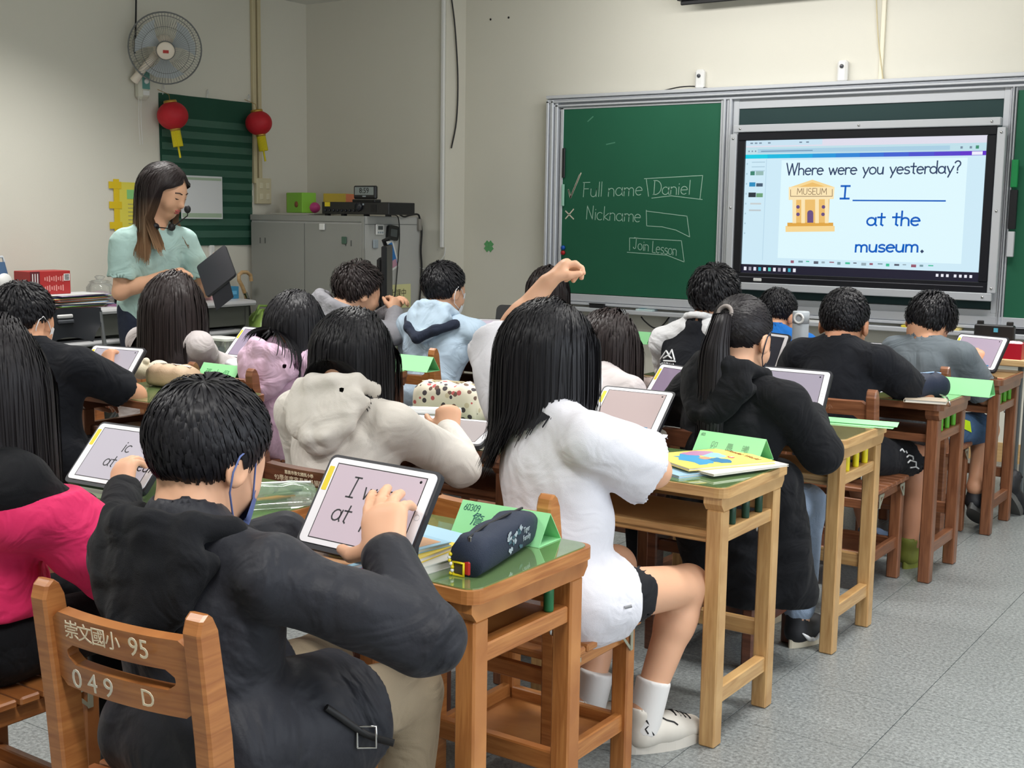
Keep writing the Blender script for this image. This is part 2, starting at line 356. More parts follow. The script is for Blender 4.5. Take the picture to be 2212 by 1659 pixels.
cpart('panel_edge', MB().span((gl0-.022, YF-.066, zt_in), (gl1+.01, YF-.04, zt_in+.014), .002), M_ALU)
d0 = gl1; d1 = bx(1580, 400)[0]
for k in range(4):
    a = d0+(d1-d0)*k/4; cpart('divider_post', MB().span((a+.002, YF-.075-.012*(k % 2), ZB-.06), (a+(d1-d0)/4-.003, YF-.03, zt_in+.02), .003), M_ALU)
e1 = bx(1592, 400)[0]; c1 = bx(2158, 400)[0]; zc_t = bx(1591, 236)[1]; zc_b = bx(1920, 657)[1]
cpart('centre_stile', MB().span((d1, YF-.062, zc_b-.02), (e1, YF-.03, zt_in+.02), .002), M_ALU2)
cpart('centre_header', MB().span((d1, YF-.058, zc_t), (bx(2182, 300)[0], YF-.03, zt_in+.01), .002), M_ALU2)
cpart('centre_panel', MB().span((e1, YF-.05, zc_b), (c1, YF-.03, zc_t)), M_CHALKD)
s0, s1 = c1, bx(2172, 400)[0]
cpart('centre_stile', MB().span((s0, YF-.062, zc_b-.02), (s1, YF-.03, zt_in+.02), .002), M_ALU2)
r1 = bx(2188, 400)[0]
for k in range(3):
    a = s1+(r1-s1)*k/3; cpart('divider_post', MB().span((a+.002, YF-.075-.012*(k % 2), ZB-.10), (a+(r1-s1)/3-.003, YF-.03, zt_in+.02), .003), M_ALU)
cpart('right_panel', MB().span((r1, YF-.06, ZB-.03), (R0-.09, YF-.04, zt_in)), M_CHALK)
for k in range(4): cpart('side_rail', MB().span((R0-.085+k*.022, YF-.1, ZB-.12), (R0-.068+k*.022, YF-.02, ZT-.03), .003), M_ALU)
ztr = pY(1290, 666, YF-.14)[2]              # front lip of the tray
cpart('bottom_rail', MB().span((L0, YF-.07, ZB-.055), (R0, YF-.03, ZB-.004), .003), M_ALU)
cpart('bottom_panel', MB().span((d1, YF-.06, ZB-.075), (s1, YF-.035, zc_b-.003), .002), M_ALU2)
cpart('bottom_rail', MB().span((L0, YF-.085, ZB-.075), (R0, YF-.03, ZB-.058), .003), M_ALU)
cpart('tray', MB().span((L0-.02, YF-.135, ztr-.02), (R0, YF-.02, ztr-.008), .002), M_ALU)
for k in range(3): cpart('tray_ridge', MB().span((L0, YF-.115+.025*k, ztr-.008), (R0, YF-.107+.025*k, ztr-.002)), M_ALU)
cpart('tray_lip', MB().span((L0-.02, YF-.145, ztr-.028), (R0, YF-.133, ztr), .004), M_ALU)
for px in (1452, 2090): cpart('tray_bracket', MB().span((bx(px, 700)[0]-.03, YF-.05, ztr-.16), (bx(px, 700)[0]+.03, YF-.001, ztr-.02), .003), M_ALU2)
# chalk writing traced onto the board
M_CHK = mat('chalk_line', (168, 204, 184), 0.9); M_CHK2 = mat('chalk_line_warm', (222, 214, 196), 0.9)
CBM = T(-(L0+R0)/2, -YF, -ZB)
YW = YF-.0605
def tracep(pts, w, m, name='chalk_mark'):
    ls = [[(pY(x, y, YW)[0], pY(x, y, YW)[2]) for x, y in ln] for ln in pts]
    return stroke_mesh(ls, w).build(name, m, cb, CBM @ FRONTM(0, YW, 0))
def wfit(s, p0, p1, cap, w, m, parent, Y, base, jitter=.02, slant=.05, name='lettering'):
    A = pY(*p0, Y); B = pY(*p1, Y); C_ = pY(p0[0], p0[1]-cap, Y); H = C_[2]-A[2]
    ls, L = hand_lines(s, 1.0, slant=slant, jitter=jitter)
    sx = (B[0]-A[0])/L; dz = (B[2]-A[2])/(B[0]-A[0])
    ls = [[(p[0]*sx, p[1]*H+p[0]*sx*dz) for p in ln] for ln in ls]
    return stroke_mesh(ls, w).build(name, m, parent, base @ FRONTM(A[0], Y, A[2]))
wfit('Full name', (1258, 425), (1388, 422), 31, .0023, M_CHK, cb, YW, CBM)
wfit('Daniel', (1410, 420), (1492, 420), 30, .0023, M_CHK, cb, YW, CBM)
wfit('Nickname', (1265, 473), (1385, 480), 29, .0023, M_CHK, cb, YW, CBM)
wfit('Join', (1367, 537), (1402, 543), 24, .0021, M_CHK, cb, YW, CBM)
wfit('Lesson', (1408, 545), (1462, 552), 24, .0021, M_CHK, cb, YW, CBM)
tracep([[(1392, 386), (1518, 379), (1512, 430)], [(1396, 386), (1401, 424)], [(1408, 428), (1450, 423), (1517, 431)], [(1397, 456), (1484, 467), (1490, 512), (1460, 497), (1430, 490), (1397, 488), (1396, 454)], [(1360, 514), (1472, 520), (1478, 566), (1440, 551), (1355, 545)], [(1360, 514), (1360, 541)]], .0021, M_CHK)
tracep([[(1228, 410), (1233, 426), (1255, 374)], [(1228, 411), (1232, 427), (1252, 378)], [(1222, 456), (1239, 473)], [(1239, 452), (1222, 472)]], .0042, M_CHK2)
M_SMR = mat('chalk_smear', (80, 140, 112), .9)
for ln in ([(1270, 262), (1281, 252)], [(1310, 312), (1328, 308)]): tracep([ln], .004, M_SMR, 'chalk_smudge')
# magnets and strips on the left stile
for px, py, c in ((1217, 535, (20, 90, 190)), (1217, 546, (190, 30, 35))):
    p = pY(px, py, YF-.066)
    tag(MB().lathe([(.016, 0), (.014, .012), (.0, .013)], 14).build('magnet', mat('magnet_%d' % c[0], c, .35), None, T(p[0], p[1], p[2]) @ Rm(math.pi/2, 'X')), ('round blue magnet' if c[2] > 100 else 'round red magnet')+' on the left edge of the chalkboard', 'magnet')
a = pY(1219, 320, YF-.067); b = pY(1219, 384, YF-.067)
tag(MB().span((a[0]-.01, a[1]-.012, b[2]), (a[0]+.012, a[1], a[2]), .003).build('chalk_clip', M_DARK), 'long black clip strip on the left edge of the green board', 'clip')
a = pY(1218, 398, YF-.067); b = pY(1218, 445, YF-.067)
tag(MB().span((a[0]-.012, a[1]-.012, b[2]), (a[0]+.008, a[1], a[2]), .003).build('board_strip', mat('mint_strip', (165, 215, 195), .4)), 'pale mint strip below the black clip on the chalkboard edge', 'strip')
for (px0, py0, px1, py1, m, l) in ((2187, 345, 2193, 405, mat('green_strip', (20, 130, 70), .4), 'green and white pen holder stuck on the right aluminium post'), (2183, 410, 2189, 495, M_DARK, 'black ribbed clip on the right aluminium post'), (2178, 500, 2184, 555, M_ALU2, 'silver clip at the foot of the right aluminium post')):
    a = pY(px0, py0, YF-.10); b = pY(px1, py1, YF-.10)
    tag(MB().span((a[0], YF-.115, b[2]), (b[0]+.012, YF-.09, a[2]), .003).build('post_clip', m), l, 'clip')

# ================================================================ interactive display
YD = 7.26
sTL, sTR, sBL, sBR = pY(1611.9, 304.7, YD), pY(2134.5, 291.4, YD), pY(1602.5, 590, YD), pY(2114, 607, YD)
SX0, SX1 = (sTL[0]+sBL[0])/2, (sTR[0]+sBR[0])/2; SZ1 = (sTL[2]+sTR[2])/2; SZ0 = (sBL[2]+sBR[2])/2
SWD, SHT = SX1-SX0, SZ1-SZ0
dp = thing('interactive_display', 'large black-framed interactive display showing a museum slide', 'display', (SX0+SWD/2, YD, SZ0))
DM = T(-(SX0+SWD/2), -YD, -SZ0)
M_BEZ = mat('display_bezel', (24, 25, 32), 0.3)
bw = .05
MBz = MB()
for a, b in (((SX0-bw, SZ1), (SX1+bw, SZ1+bw)), ((SX0-bw, SZ0-bw*1.2), (SX1+bw, SZ0)), ((SX0-bw, SZ0), (SX0, SZ1)), ((SX1, SZ0), (SX1+bw, SZ1))):
    MB().span((a[0], YD-.02, a[1]), (b[0], YD+.06, b[1]), .004).build('bezel', M_BEZ, dp, DM)
MB().span((SX0-bw, YD-.022, SZ0-bw*.55), (SX1+bw*.6, YD-.019, SZ0-bw*.47)).build('bezel_line', mat('bezel_line', (110, 110, 118), .3), dp, DM)
MB().span((SX0+.09, YD-.025, SZ0-bw*1.0), (SX0+.145, YD-.018, SZ0-bw*.62), .004).build('receiver', M_WHITE, dp, DM)
def em(name, rgb, k=1.0):
    if name in MATS: return MATS[name]
    m = bpy.data.materials.new(name); m.use_nodes = True; nt = m.node_tree; b = nt.nodes['Principled BSDF']
    b.inputs['Base Color'].default_value = (.01, .01, .01, 1); b.inputs['Roughness'].default_value = .35; b.inputs['Specular IOR Level'].default_value = .3
    b.inputs['Emission Color'].default_value = lin(rgb)+(1,); b.inputs['Emission Strength'].default_value = k
    MATS[name] = m; return m
MB().span((SX0, YD-.004, SZ0), (SX1, YD+.05, SZ1)).build('screen', em('screen_white', (205, 233, 246), 1.0), dp, DM)
YS = YD-.0045; SM = DM
def srect(u0, v0, u1, v1, m, name='screen_graphic', dz=0.0):
    return MB().span((SX0+u0*SWD, YS-.0004-dz, SZ0+v0*SHT), (SX0+u1*SWD, YS-dz, SZ0+v1*SHT)).build(name, m, dp, SM)
srect(0, 0, 1, .065, em('scr_taskbar', (28, 26, 46)))
srect(0, .95, 1, 1, em('scr_tabs', (222, 220, 234)), dz=.0003); srect(0, .96, .34, 1, em('scr_tab', (200, 225, 240)), dz=.0006)
srect(0, .895, 1, .95, em('scr_addr', (190, 222, 232)), dz=.0003); srect(.055, .905, .86, .935, em('scr_url', (168, 205, 226)), dz=.0006)
for k in range(10):
    t = k/9; c = tuple(int(a*(1-t)+b*t) for a, b in zip((0, 200, 225), (95, 45, 200)))
    srect(k/10, .865, (k+1)/10+.001, .895, em('scr_bar_%d' % k, c), dz=.0003)
srect(.945, .868, .985, .892, em('scr_btn', (235, 235, 250)), dz=.0008)
srect(.165, .12, .93, .85, em('scr_slide', (222, 247, 253)), dz=.0003)
srect(.095, .10, .098, .86, em('scr_line', (185, 215, 232)), dz=.0003)
cols = [(60, 130, 110), (150, 185, 180), (40, 140, 190), (70, 90, 110), (40, 50, 60), (110, 160, 120), (200, 205, 205), (190, 200, 205)]
for i, (u, v, w_, h_) in enumerate(((.025, .74, .02, .03), (.05, .74, .035, .03), (.022, .655, .028, .032), (.054, .655, .03, .025), (.02, .575, .034, .035), (.056, .575, .03, .03), (.03, .52, .05, .012), (.025, .47, .055, .012))):
    srect(u, v, u+w_, v+h_, em('scr_thumb_%d' % i, cols[i]), dz=.0006)
for i in range(18):
    u = .225+i*.034; srect(u, .085+.006*(i % 3), u+.014+.006*(i % 2), .105, em('scr_mini_%d' % (i % 5), [(150, 90, 110), (120, 150, 160), (70, 190, 150), (90, 95, 110), (150, 170, 180)][i % 5]), dz=.0006)
for i in range(11):
    u = .012+i*.0225; srect(u, .018, u+.012, .045, em('scr_icon_%d' % (i % 6), [(235, 235, 245), (150, 150, 165), (225, 225, 240), (60, 170, 190), (230, 230, 240), (90, 200, 190)][i % 6]), dz=.0006)
for i, u in enumerate((.835, .855, .875, .905, .925, .945, .965)): srect(u, .025, u+.010, .045, em('scr_icon_0', (235, 235, 245)), dz=.0006)
for i, u in enumerate((.02, .04, .06, .10, .24, .27)): srect(u, .975, u+.012, .985, em('scr_grey', (120, 140, 160)), dz=.0009)
for i, u in enumerate((.012, .027, .042)): srect(u, .915, u+.006, .925, em('scr_grey', (120, 140, 160)), dz=.0009)
srect(.07, .915, .30, .922, em('scr_urltext', (110, 145, 175)), dz=.0009)
for u in (.90, .935): srect(u, .912, u+.009, .928, em('scr_grey', (120, 140, 160)), dz=.0009)
srect(.958, .910, .970, .932, em('scr_user', (60, 140, 110)), dz=.0009)
for v in (.835, .80, .77): srect(.03, v, .09, v+.006, em('scr_faint', (170, 200, 216)), dz=.0006)
for i in range(8): srect(.006, .82-.075*i, .012, .832-.075*i, em('scr_faint', (170, 200, 216)), dz=.0006)
M_TXT = em('scr_text_dark', (48, 66, 100)); M_TXB = em('scr_text_blue', (8, 92, 190))
def swrite(s, p0, p1, cap, w, m): return wfit(s, p0, p1, cap, w, m, dp, YS-.0012, SM, jitter=0, slant=.02)
swrite('Where were you yesterday?', (1698, 378), (2076, 374), 25, .0040, M_TXT)
swrite('I', (1813, 429), (1836, 429), 27, .0056, M_TXB)
swrite('at the', (1872, 487), (1988, 487), 30, .0054, M_TXB); swrite('museum', (1846, 544), (1985, 544), 27, .0054, M_TXB)
swrite('.', (1988, 544), (1997, 544), 27, .008, M_TXT)
def sline(pts, w, m, name='screen_graphic'):
    ls = [[(pY(x, y, YS)[0], pY(x, y, YS)[2]) for x, y in ln] for ln in pts]
    return stroke_mesh(ls, w).build(name, m, dp, SM @ FRONTM(0, YS-.0012, 0))
sline([[(1843, 433), (2042, 434)]], .0042, M_TXB)
def spoly(pts, m, dz=.0006):
    q = [(pY(x, y, YS)[0], pY(x, y, YS)[2]) for x, y in pts]
    return MB().prism(q, 0, .0004).build('museum_drawing', m, dp, SM @ FRONTM(0, YS-dz, 0))
MU = [em('mus_a', (246, 214, 148)), em('mus_b', (236, 190, 110)), em('mus_c', (222, 165, 70)), em('mus_d', (250, 228, 180)), em('mus_e', (105, 80, 130)), em('mus_f', (130, 105, 80))]
spoly([(1697, 501), (1803, 500), (1803, 488), (1697, 488)], MU[0]); spoly([(1701, 489), (1800, 488), (1800, 481), (1701, 481)], MU[2], .0009)
spoly([(1713, 482), (1790, 481), (1792, 430), (1712, 430)], MU[1], .0007)
for x in (1716, 1735, 1765, 1786): spoly([(x-4, 482), (x+4, 482), (x+4, 430), (x-4, 430)], MU[3], .001)
spoly([(1704, 432), (1801, 430), (1803, 404), (1704, 404)], MU[3], .0011); spoly([(1705, 405), (1802, 404), (1755, 388)], MU[0], .001); spoly([(1725, 404), (1782, 403), (1755, 394)], MU[1], .0013)
spoly([(1744, 481), (1757, 481), (1757, 462)]+[(1750.5+6.5*math.cos(math.radians(a)), 460-6*math.sin(math.radians(a))) for a in range(0, 181, 30)]+[(1744, 462)], MU[4], .0012)
for x, y in ((1724, 447), (1724, 463), (1779, 447), (1778, 463)): spoly([(x+4*math.cos(math.radians(a)), y+4*math.sin(math.radians(a))) for a in range(360, 0, -40)], MU[4], .0014)
wfit('MUSEUM', (1721, 420), (1787, 420), 13, .0017, MU[5], dp, YS-.0018, SM, jitter=0, slant=0)
sline([[(1708, 410), (1708, 424), (1798, 424), (1798, 409)]], .0018, MU[5])
# aluminium mounting strips round the display
bTL = pY(1596, 281, YD); 
for a, b, n in (((SX0-bw-.03, SZ1+bw), (SX1+bw+.02, SZ1+bw+.045), 0), ((SX0-bw-.02, SZ0-bw*1.2-.045), (SX1+bw+.03, SZ0-bw*1.2), 0), ((SX0-bw-.05, SZ0-.05), (SX0-bw-.004, SZ1+bw-.01), 1), ((SX1+bw+.004, SZ0-.06), (SX1+bw+.05, SZ1+bw-.01), 1)):
    st = MB().span((a[0], YD-.03, a[1]), (b[0], YD+.01, b[1]), .004).build('mounting_strip', M_ALU, dp, DM)
    for t in (.03, .5, .97):
        x, z = (a[0]+(b[0]-a[0])*t, (a[1]+b[1])/2) if not n else ((a[0]+b[0])/2, a[1]+(b[1]-a[1])*t)
        MB().lathe([(.008, 0), (.006, .005), (0, .006)], 10).build('screw', M_CHROME, st, T(x, YD-.03, z) @ Rm(math.pi/2, 'X'))

# ================================================================ things on the front wall
for px, l in ((1513, 'white wall bracket with a grey lens above the green board'), (1821, 'white wall bracket above the big display')):
    py = 150 if px < 1600 else 130
    c = pY(px, py+25, YF-.02); zb = ZT+.0
    t = thing('wall_bracket', l, 'bracket', (c[0], YF, c[2]))
    top = pY(px, py, YF-.03)[2]
    MB().box((0, -.022, (top+zb)/2-c[2]), (.062, .044, top-zb), .012).build('body', M_WHITE, t)
    MB().lathe([(.012, 0), (.012, .006), (.007, .008), (0, .008)], 12).build('lens', mat('lens_grey', (70, 72, 78), .2), t, T(0, -.044, .03) @ Rm(math.pi/2, 'X'))
    MB().lathe([(.006, 0), (.005, .004), (0, .004)], 10).build('screw', M_CHROME, t, T(0, -.044, -.07) @ Rm(math.pi/2, 'X'))
def cable(name, pts, r, m, label, cat='cable'):
    P = [Vector(tuple(p)) for p in pts]; Q = []
    for i in range(len(P)-1):
        p0, p1, p2, p3 = P[max(i-1, 0)], P[i], P[i+1], P[min(i+2, len(P)-1)]
        for k in range(5):
            t = k/5; Q.append(.5*((2*p1)+(p2-p0)*t+(2*p0-5*p1+4*p2-p3)*t*t+(3*p1-p0-3*p2+p3)*t**3))
    Q.append(P[-1])
    return tag(MB().tube(Q, r, 6).build(name, m), label, cat)
cable('board_cable', [pY(x, y, YF-.03) for x, y in ((1432, 196), (1470, 188), (1505, 187), (1540, 193))], .004, M_CABLE, 'thin black cable lying along the top of the chalkboard')
cable('hanging_cable', [pX(x, y, COLX+.02) for x, y in ((975, -6), (983, 60), (989, 170), (986, 260), (975, 320))], .0055, M_CABLE, 'black cable hanging down the wall beside the corner pillar')
cable('loop_cable', [pY(x, y, YF-.1) for x, y in ((1385, 684), (1393, 694), (1412, 708), (1430, 704), (1448, 682))], .005, M_CABLE, 'black cable loop hanging under the chalk tray')
cable('cream_cable', [pY(x, y, YF-.02) for x, y in ((1893, -5), (1897, 80), (1905, 150), (1908, 178))], .004, M_BEIGE, 'thin cream cord running down the wall above the display')
a = pY(1907, 60, YF-.02)
tag(MB().span((a[0]-.012, YF-.02, ZT), (a[0]+.012, YF-.001, ZC), .002).build('wall_conduit', mat('cream_trunking', (232, 226, 205), .5)), 'cream cable trunking on the wall above the display', 'conduit')
for px, py in ((1060, 42), (1099, 38), (1062, -2)):
    p = pY(px, py, YF)
    tag(MB().ball((p[0], YF-.002, p[2]), (.008, .004, .008), 5).build('wall_plug', M_BLACK), 'small dark screw hole high on the front wall, '+('left of the lower pair' if py == 42 else 'right of the lower pair' if py == 38 else 'topmost of the three'), 'hole', 'screw holes in the front wall')
a = pY(1462, 4, YF-.18); b = pY(1712, -8, YF-.18)
t = thing('projection_screen', 'black roller case of a projection screen at the top of the front wall', 'projection screen', (a[0]+.9, YF-.18, a[2]))
MB().box((0, 0, .05), (1.8, .10, .10), .02).build('case', M_DARK, t); MB().box((0, 0, -.012), (1.74, .02, .024), .004).build('bottom_bar', M_BLACK, t)
for s in (-1, 1): MB().box((s*.8, .09, .09), (.03, .2, .03), .003).build('bracket', M_DARK, t)
# clover sticker
c = pY(1056, 532, YF-.001); M_CLV = mat('clover_green', (96, 168, 106), .5)
t = thing('clover_sticker', 'green four-leaf clover sticker on the white front wall', 'sticker', (c[0], YF, c[2]))
for k in range(4):
    an = math.pi/4+k*math.pi/2
    pts = [(.0, .0)]+[(r*math.cos(an+da), r*math.sin(an+da)) for r, da in ((.03, -.75), (.046, -.42), (.04, 0), (.046, .42), (.03, .75))]
    MB().prism(pts, 0, .002).build('leaf', M_CLV, t, FRONTM(0, -.001, 0))
stroke_mesh([[(0, -.01), (.004, -.04), (-.004, -.055)]], .003).build('stem', M_WHITE, t, FRONTM(0, -.001, 0))
# corner pillar: white trunking and cable
p = pX(966, 300, COLX)
tag(MB().span((COLX-.03, COLY-.022, pY(963, 535, COLY)[2]), (COLX-.005, COLY, ZC), .003).build('wall_trunking', M_WHITE), 'white cable trunking down the edge of the corner pillar', 'conduit')
cable('white_cable', [pY(x, y, COLY-.02) for x, y in ((962, 534), (960, 550), (950, 565), (940, 575), (912, 580), (890, 560), (876, 530), (866, 500))], .004, M_WHITE, 'white cable drooping from the trunking to the metal cabinet')

# ================================================================ left wall
def onL(px, py, off=.0): return pX(px, py, XL+off)
# wall fan
hub = onL(357, 106, .27); fdir = Vector((.55, -.42, -.22)).normalized()
fan = thing('wall_fan', 'white wall fan with a wire cage high on the left wall', 'fan', (XL, hub[1]-.03, hub[2]-.3))
base = Vector((XL, hub[1]-.03, hub[2]-.3))
FM = frame_on(Vector(tuple(hub))-base, Vector((0, 0, 1)).cross(fdir), fdir)
RF = 0.228
M_WIRE = mat('fan_wire', (120, 122, 122), .4, .3); M_FANB = mat('fan_blade', (186, 194, 200), .3, trans=.25)
cage = MB()
for k in range(72):
    a = 2*math.pi*k/72
    cage.tube([(r*math.cos(a), r*math.sin(a), z) for r, z in ((.05, .05), (.13, .045), (.2, .025), (RF, -.02), (.2, -.07), (.11, -.1))], .0011, 3, False)
cage.build('cage', M_WIRE, fan, FM)
for r, z, w_ in ((RF+.003, -.02, .005), (.15, .042, .0015), (.06, .05, .002), (.2, -.07, .002)):
    MB().tube([(r*math.cos(2*math.pi*k/40), r*math.sin(2*math.pi*k/40), z) for k in range(41)], w_, 6, False).build('cage_ring', M_WIRE, fan, FM)
MB().lathe([(.056, .048), (.056, .058), (.05, .064), (0, .066)], 24).build('badge', mat('fan_cream', (238, 226, 210), .4), fan, FM)
MB().box((0, -.004, .067), (.036, .02, .001)).build('badge_print', mat('fan_red', (180, 50, 45), .5), fan, FM)
MB().lathe([(0, .03), (.05, .028), (.05, -.02), (.045, -.03)], 20).build('blade_hub', mat('fan_grey', (170, 176, 182), .4), fan, FM)
for k in range(3):
    a = 2*math.pi*k/3+.5; V = []; nn = 6
    for i in range(nn+1):
        r = .045+.15*i/nn
        for s in (-1, -.4, .4, 1):
            an = a+s*(.25+.45*i/nn); V.append((r*math.cos(an), r*math.sin(an), .012*s))
    MB().add(V, [(i*4+j, i*4+j+1, (i+1)*4+j+1, (i+1)*4+j) for i in range(nn) for j in range(3)], None, True).build('blade', M_FANB, fan, FM)
MB().lathe([(.06, -.03), (.075, -.06), (.07, -.13), (.04, -.16), (0, -.165)], 20).build('motor', mat('fan_cream', (238, 226, 210), .4), fan, FM)
arm0 = Vector(tuple(hub))-base-fdir*.14
MB().tube([arm0, Vector((.10, -.03, .16)), Vector((.05, -.05, .10))], [.03, .024, .03], 10).build('arm', mat('fan_cream', (238, 226, 210), .4), fan)
fb = onL(299, 180, .0)-np.array(base)
MB().box((.035, fb[1], fb[2]+.02), (.07, .085, .26), .02).build('control_box', mat('fan_box', (206, 204, 190), .45), fan)
MB().box((.071, fb[1]+.005, fb[2]+.02), (.003, .06, .12), .0).build('control_plate', mat('fan_plate', (92, 150, 142), .4), fan)
MB().lathe([(.018, 0), (.015, .012), (0, .012)], 14).build('dial', M_WHITE, fan, T(.072, fb[1]+.005, fb[2]+.01) @ Rm(math.pi/2, 'Y'))
MB().box((.071, fb[1]+.005, fb[2]-.065), (.004, .05, .03)).build('switch', M_WHITE, fan)
cable('fan_flex', [onL(x, y, .05) for x, y in ((294, -6), (293, 60), (291, 115))], .006, M_CABLE, 'black flex hanging from the ceiling to the wall fan')
for k in (0, 1):
    cable('pull_cord', [onL(x+k*5, y, .05) for x, y in ((300, 205), (300, 260), (303, 312))], .0016, M_WHITE, 'thin white pull cord below the fan, '+('left' if k == 0 else 'right')+' strand', 'cord')
# pocket chart
M_PC = mat('chart_green', (16, 70, 52), .75, bump=.1, bscale=40); M_PKT = mat('clear_pocket', (120, 170, 150), .18, trans=.35, alpha=.38)
cTL, cTR, cBL, cBR = onL(346, 201, .02), onL(543, 221, .02), onL(352, 505, .02), onL(552, 529, .02)
y0, y1 = (cTL[1]+cBL[1])/2, (cTR[1]+cBR[1])/2; z1 = (cTL[2]+cTR[2])/2; z0 = cBR[2]
pcx = thing('pocket_chart', 'dark green fabric pocket chart with clear strips on the left wall', 'wall chart', (XL, (y0+y1)/2, z0))
PM = T(-XL, -(y0+y1)/2, -z0)
V = []; nx = 12
for k in range(nx+1):
    for j in range(9): V.append((XL+.008+.006*math.sin(k*1.3+j*.7), y0+(y1-y0)*k/nx, z0+(z1-z0)*j/8))
MB().add(V, [(k*9+j, (k+1)*9+j, (k+1)*9+j+1, k*9+j+1) for k in range(nx) for j in range(8)], None, True).build('backing', M_PC, pcx, PM)
npk = 10
for k in range(npk):
    zb = z0+(z1-z0)*(.055+.083*k+.0); zt = zb+.048
    V = []
    for i in range(15):
        for zz in (zb, zt): V.append((XL+.017+.004*math.sin(i*2.1+k), y0+(y1-y0)*(.01+.98*i/14), zz))
    MB().add(V, [(2*i, 2*i+2, 2*i+3, 2*i+1) for i in range(14)], None, True).build('clear_pocket', M_PKT, pcx, PM)
for t_ in (.04, .5, .96):
    yy = y0+(y1-y0)*t_
    MB().tube([(XL+.006, yy, z1-.01), (XL+.012, yy, z1+.05), (XL+.006, yy+.012, z1+.06), (XL+.006, yy+.018, z1+.03)], .003, 6).build('hook', M_WHITE, pcx, PM)
pa, pb = onL(390, 378, .03), onL(481, 473, .03)
sh = thing('calendar_sheet', 'white calendar sheet pinned on the green pocket chart', 'paper', (XL+.03, (pa[1]+pb[1])/2, pb[2]))
MB().box((0, 0, (pa[2]-pb[2])/2), (.002, pb[1]-pa[1], pa[2]-pb[2])).build('sheet', mat('paper_white', (222, 224, 226), .8), sh)
for v, h_ in ((.93, .06), (.08, .1)): MB().box((.0013, 0, (pa[2]-pb[2])*v), (.0006, (pb[1]-pa[1])*.96, (pa[2]-pb[2])*h_)).build('print_band', mat('paper_green', (170, 190, 165), .8), sh)
# lanterns
M_LAN = mat('lantern_red', (190, 22, 38), .6, var=.08, vscale=30); M_GOLD = mat('lantern_gold', (190, 150, 70), .35, .6); M_TAS = mat('tassel_yellow', (222, 205, 20), .6)
for px, py, rr, l in ((373, 250, .104, 'round red paper lantern with a yellow tassel at the left of the pocket chart'), (559, 266, .097, 'round red paper lantern with a yellow tassel at the right corner of the pocket chart')):
    c = onL(px, py, .13); t = thing('paper_lantern', l, 'lantern', tuple(c), rot=(math.radians(6), math.radians(-7), 0))
    V, Fc = [], []; n = 16
    for i in range(n+1):
        th = math.pi*(.12+.76*i/n)
        for k in range(48):
            a = 2*math.pi*k/48; r = rr*math.sin(th)*(1-.018*abs(math.cos(a*8))); V.append((r*math.cos(a), r*math.sin(a), rr*.9*math.cos(th)))
    MB().add(V, [(i*48+k, (i+1)*48+k, (i+1)*48+(k+1) % 48, i*48+(k+1) % 48) for i in range(n) for k in range(48)], None, True).build('shade', M_LAN, t)
    for s in (1, -1): MB().lathe([(.042, -.008), (.045, 0), (.042, .012), (0, .012)] if s > 0 else [(0, -.012), (.034, -.012), (.036, 0), (.034, .008)], 20).build('cap_ring', M_GOLD, t, T(0, 0, s*rr*.86))
    tas = MB()
    for k in range(26):
        a = 2*math.pi*k/26; tas.tube([(.028*math.cos(a), .028*math.sin(a), -rr*.88), (.03*math.cos(a), .03*math.sin(a), -rr*.88-.115)], .0042, 4)
    tas.build('tassel', M_TAS, t)
    MB().tube([(.0, 0, -rr*.88), (.0, 0, -rr*.88-.19)], .007, 6).build('tassel_tail', M_TAS, t)
    MB().tube([(0, 0, rr*.88), (0, 0, rr*.88+.05), (-.1, 0, rr*.88+.1)], .002, 5).build('hanger', M_GOLD, t)
# yellow bordered poster
a, b = onL(256, 393, .012), onL(330, 493, .012)
ps = thing('yellow_poster', 'yellow poster with taped corners on the wall behind the teacher', 'poster', (XL, (a[1]+b[1])/2, b[2]))
wy, hz = b[1]-a[1], a[2]-b[2]
M_YEL = mat('poster_yellow', (226, 214, 84), .7); M_YEL2 = mat('tape_yellow', (228, 196, 30), .6)
MB().box((.006, 0, hz/2), (.003, wy, hz)).build('sheet', M_YEL, ps); MB().box((.0085, -wy*.08, hz*.74), (.002, wy*.34, hz*.2)).build('green_note', mat('note_green', (140, 205, 130), .7), ps)
MB().box((.009, -wy*.56, hz*.5), (.002, .045, hz*1.12)).build('tape', M_YEL2, ps)
for v in (.06, .5, .93): MB().box((.0105, -wy*.6, hz*v), (.002, .1, .045)).build('tape', M_YEL2, ps)
for v in range(6): MB().box((.0085, .02, hz*(.1+.085*v)), (.001, wy*.6, .004)).build('print_line', mat('print_grey', (150, 148, 110), .8), ps)
# conduits and switches on left wall
for px in (549, 560):
    c = onL(px, 200, .02)
    tag(MB().span((XL, c[1]-.016, onL(px, 396)[2]), (XL+.03, c[1]+.016, ZC), .004).build('wall_conduit', M_BEIGE), 'beige cable conduit on the left wall, '+('nearer the pocket chart' if px < 555 else 'nearer the corner')+' of the pair', 'conduit')
c = onL(566, 413, .01)
t = thing('switch_plate', 'cream wall switch plate with four switches beside the cabinet', 'switch', (XL, c[1], c[2]))
MB().box((.018, 0, 0), (.036, .15, .19), .006).build('box', mat('switch_cream', (214, 204, 172), .5), t)
for s in (-1, 1):
    for u in (-1, 1): MB().box((.038, s*.032, u*.04), (.008, .03, .045), .003).build('switch', mat('switch_cream2', (226, 218, 190), .4), t)
c = onL(455, 545, .005)
tag(MB().span((XL, c[1]-.02, c[2]-.05), (XL+.03, c[1]+.02, c[2]+.05), .005).build('socket', M_WHITE), 'small white wall socket below the pocket chart', 'socket')
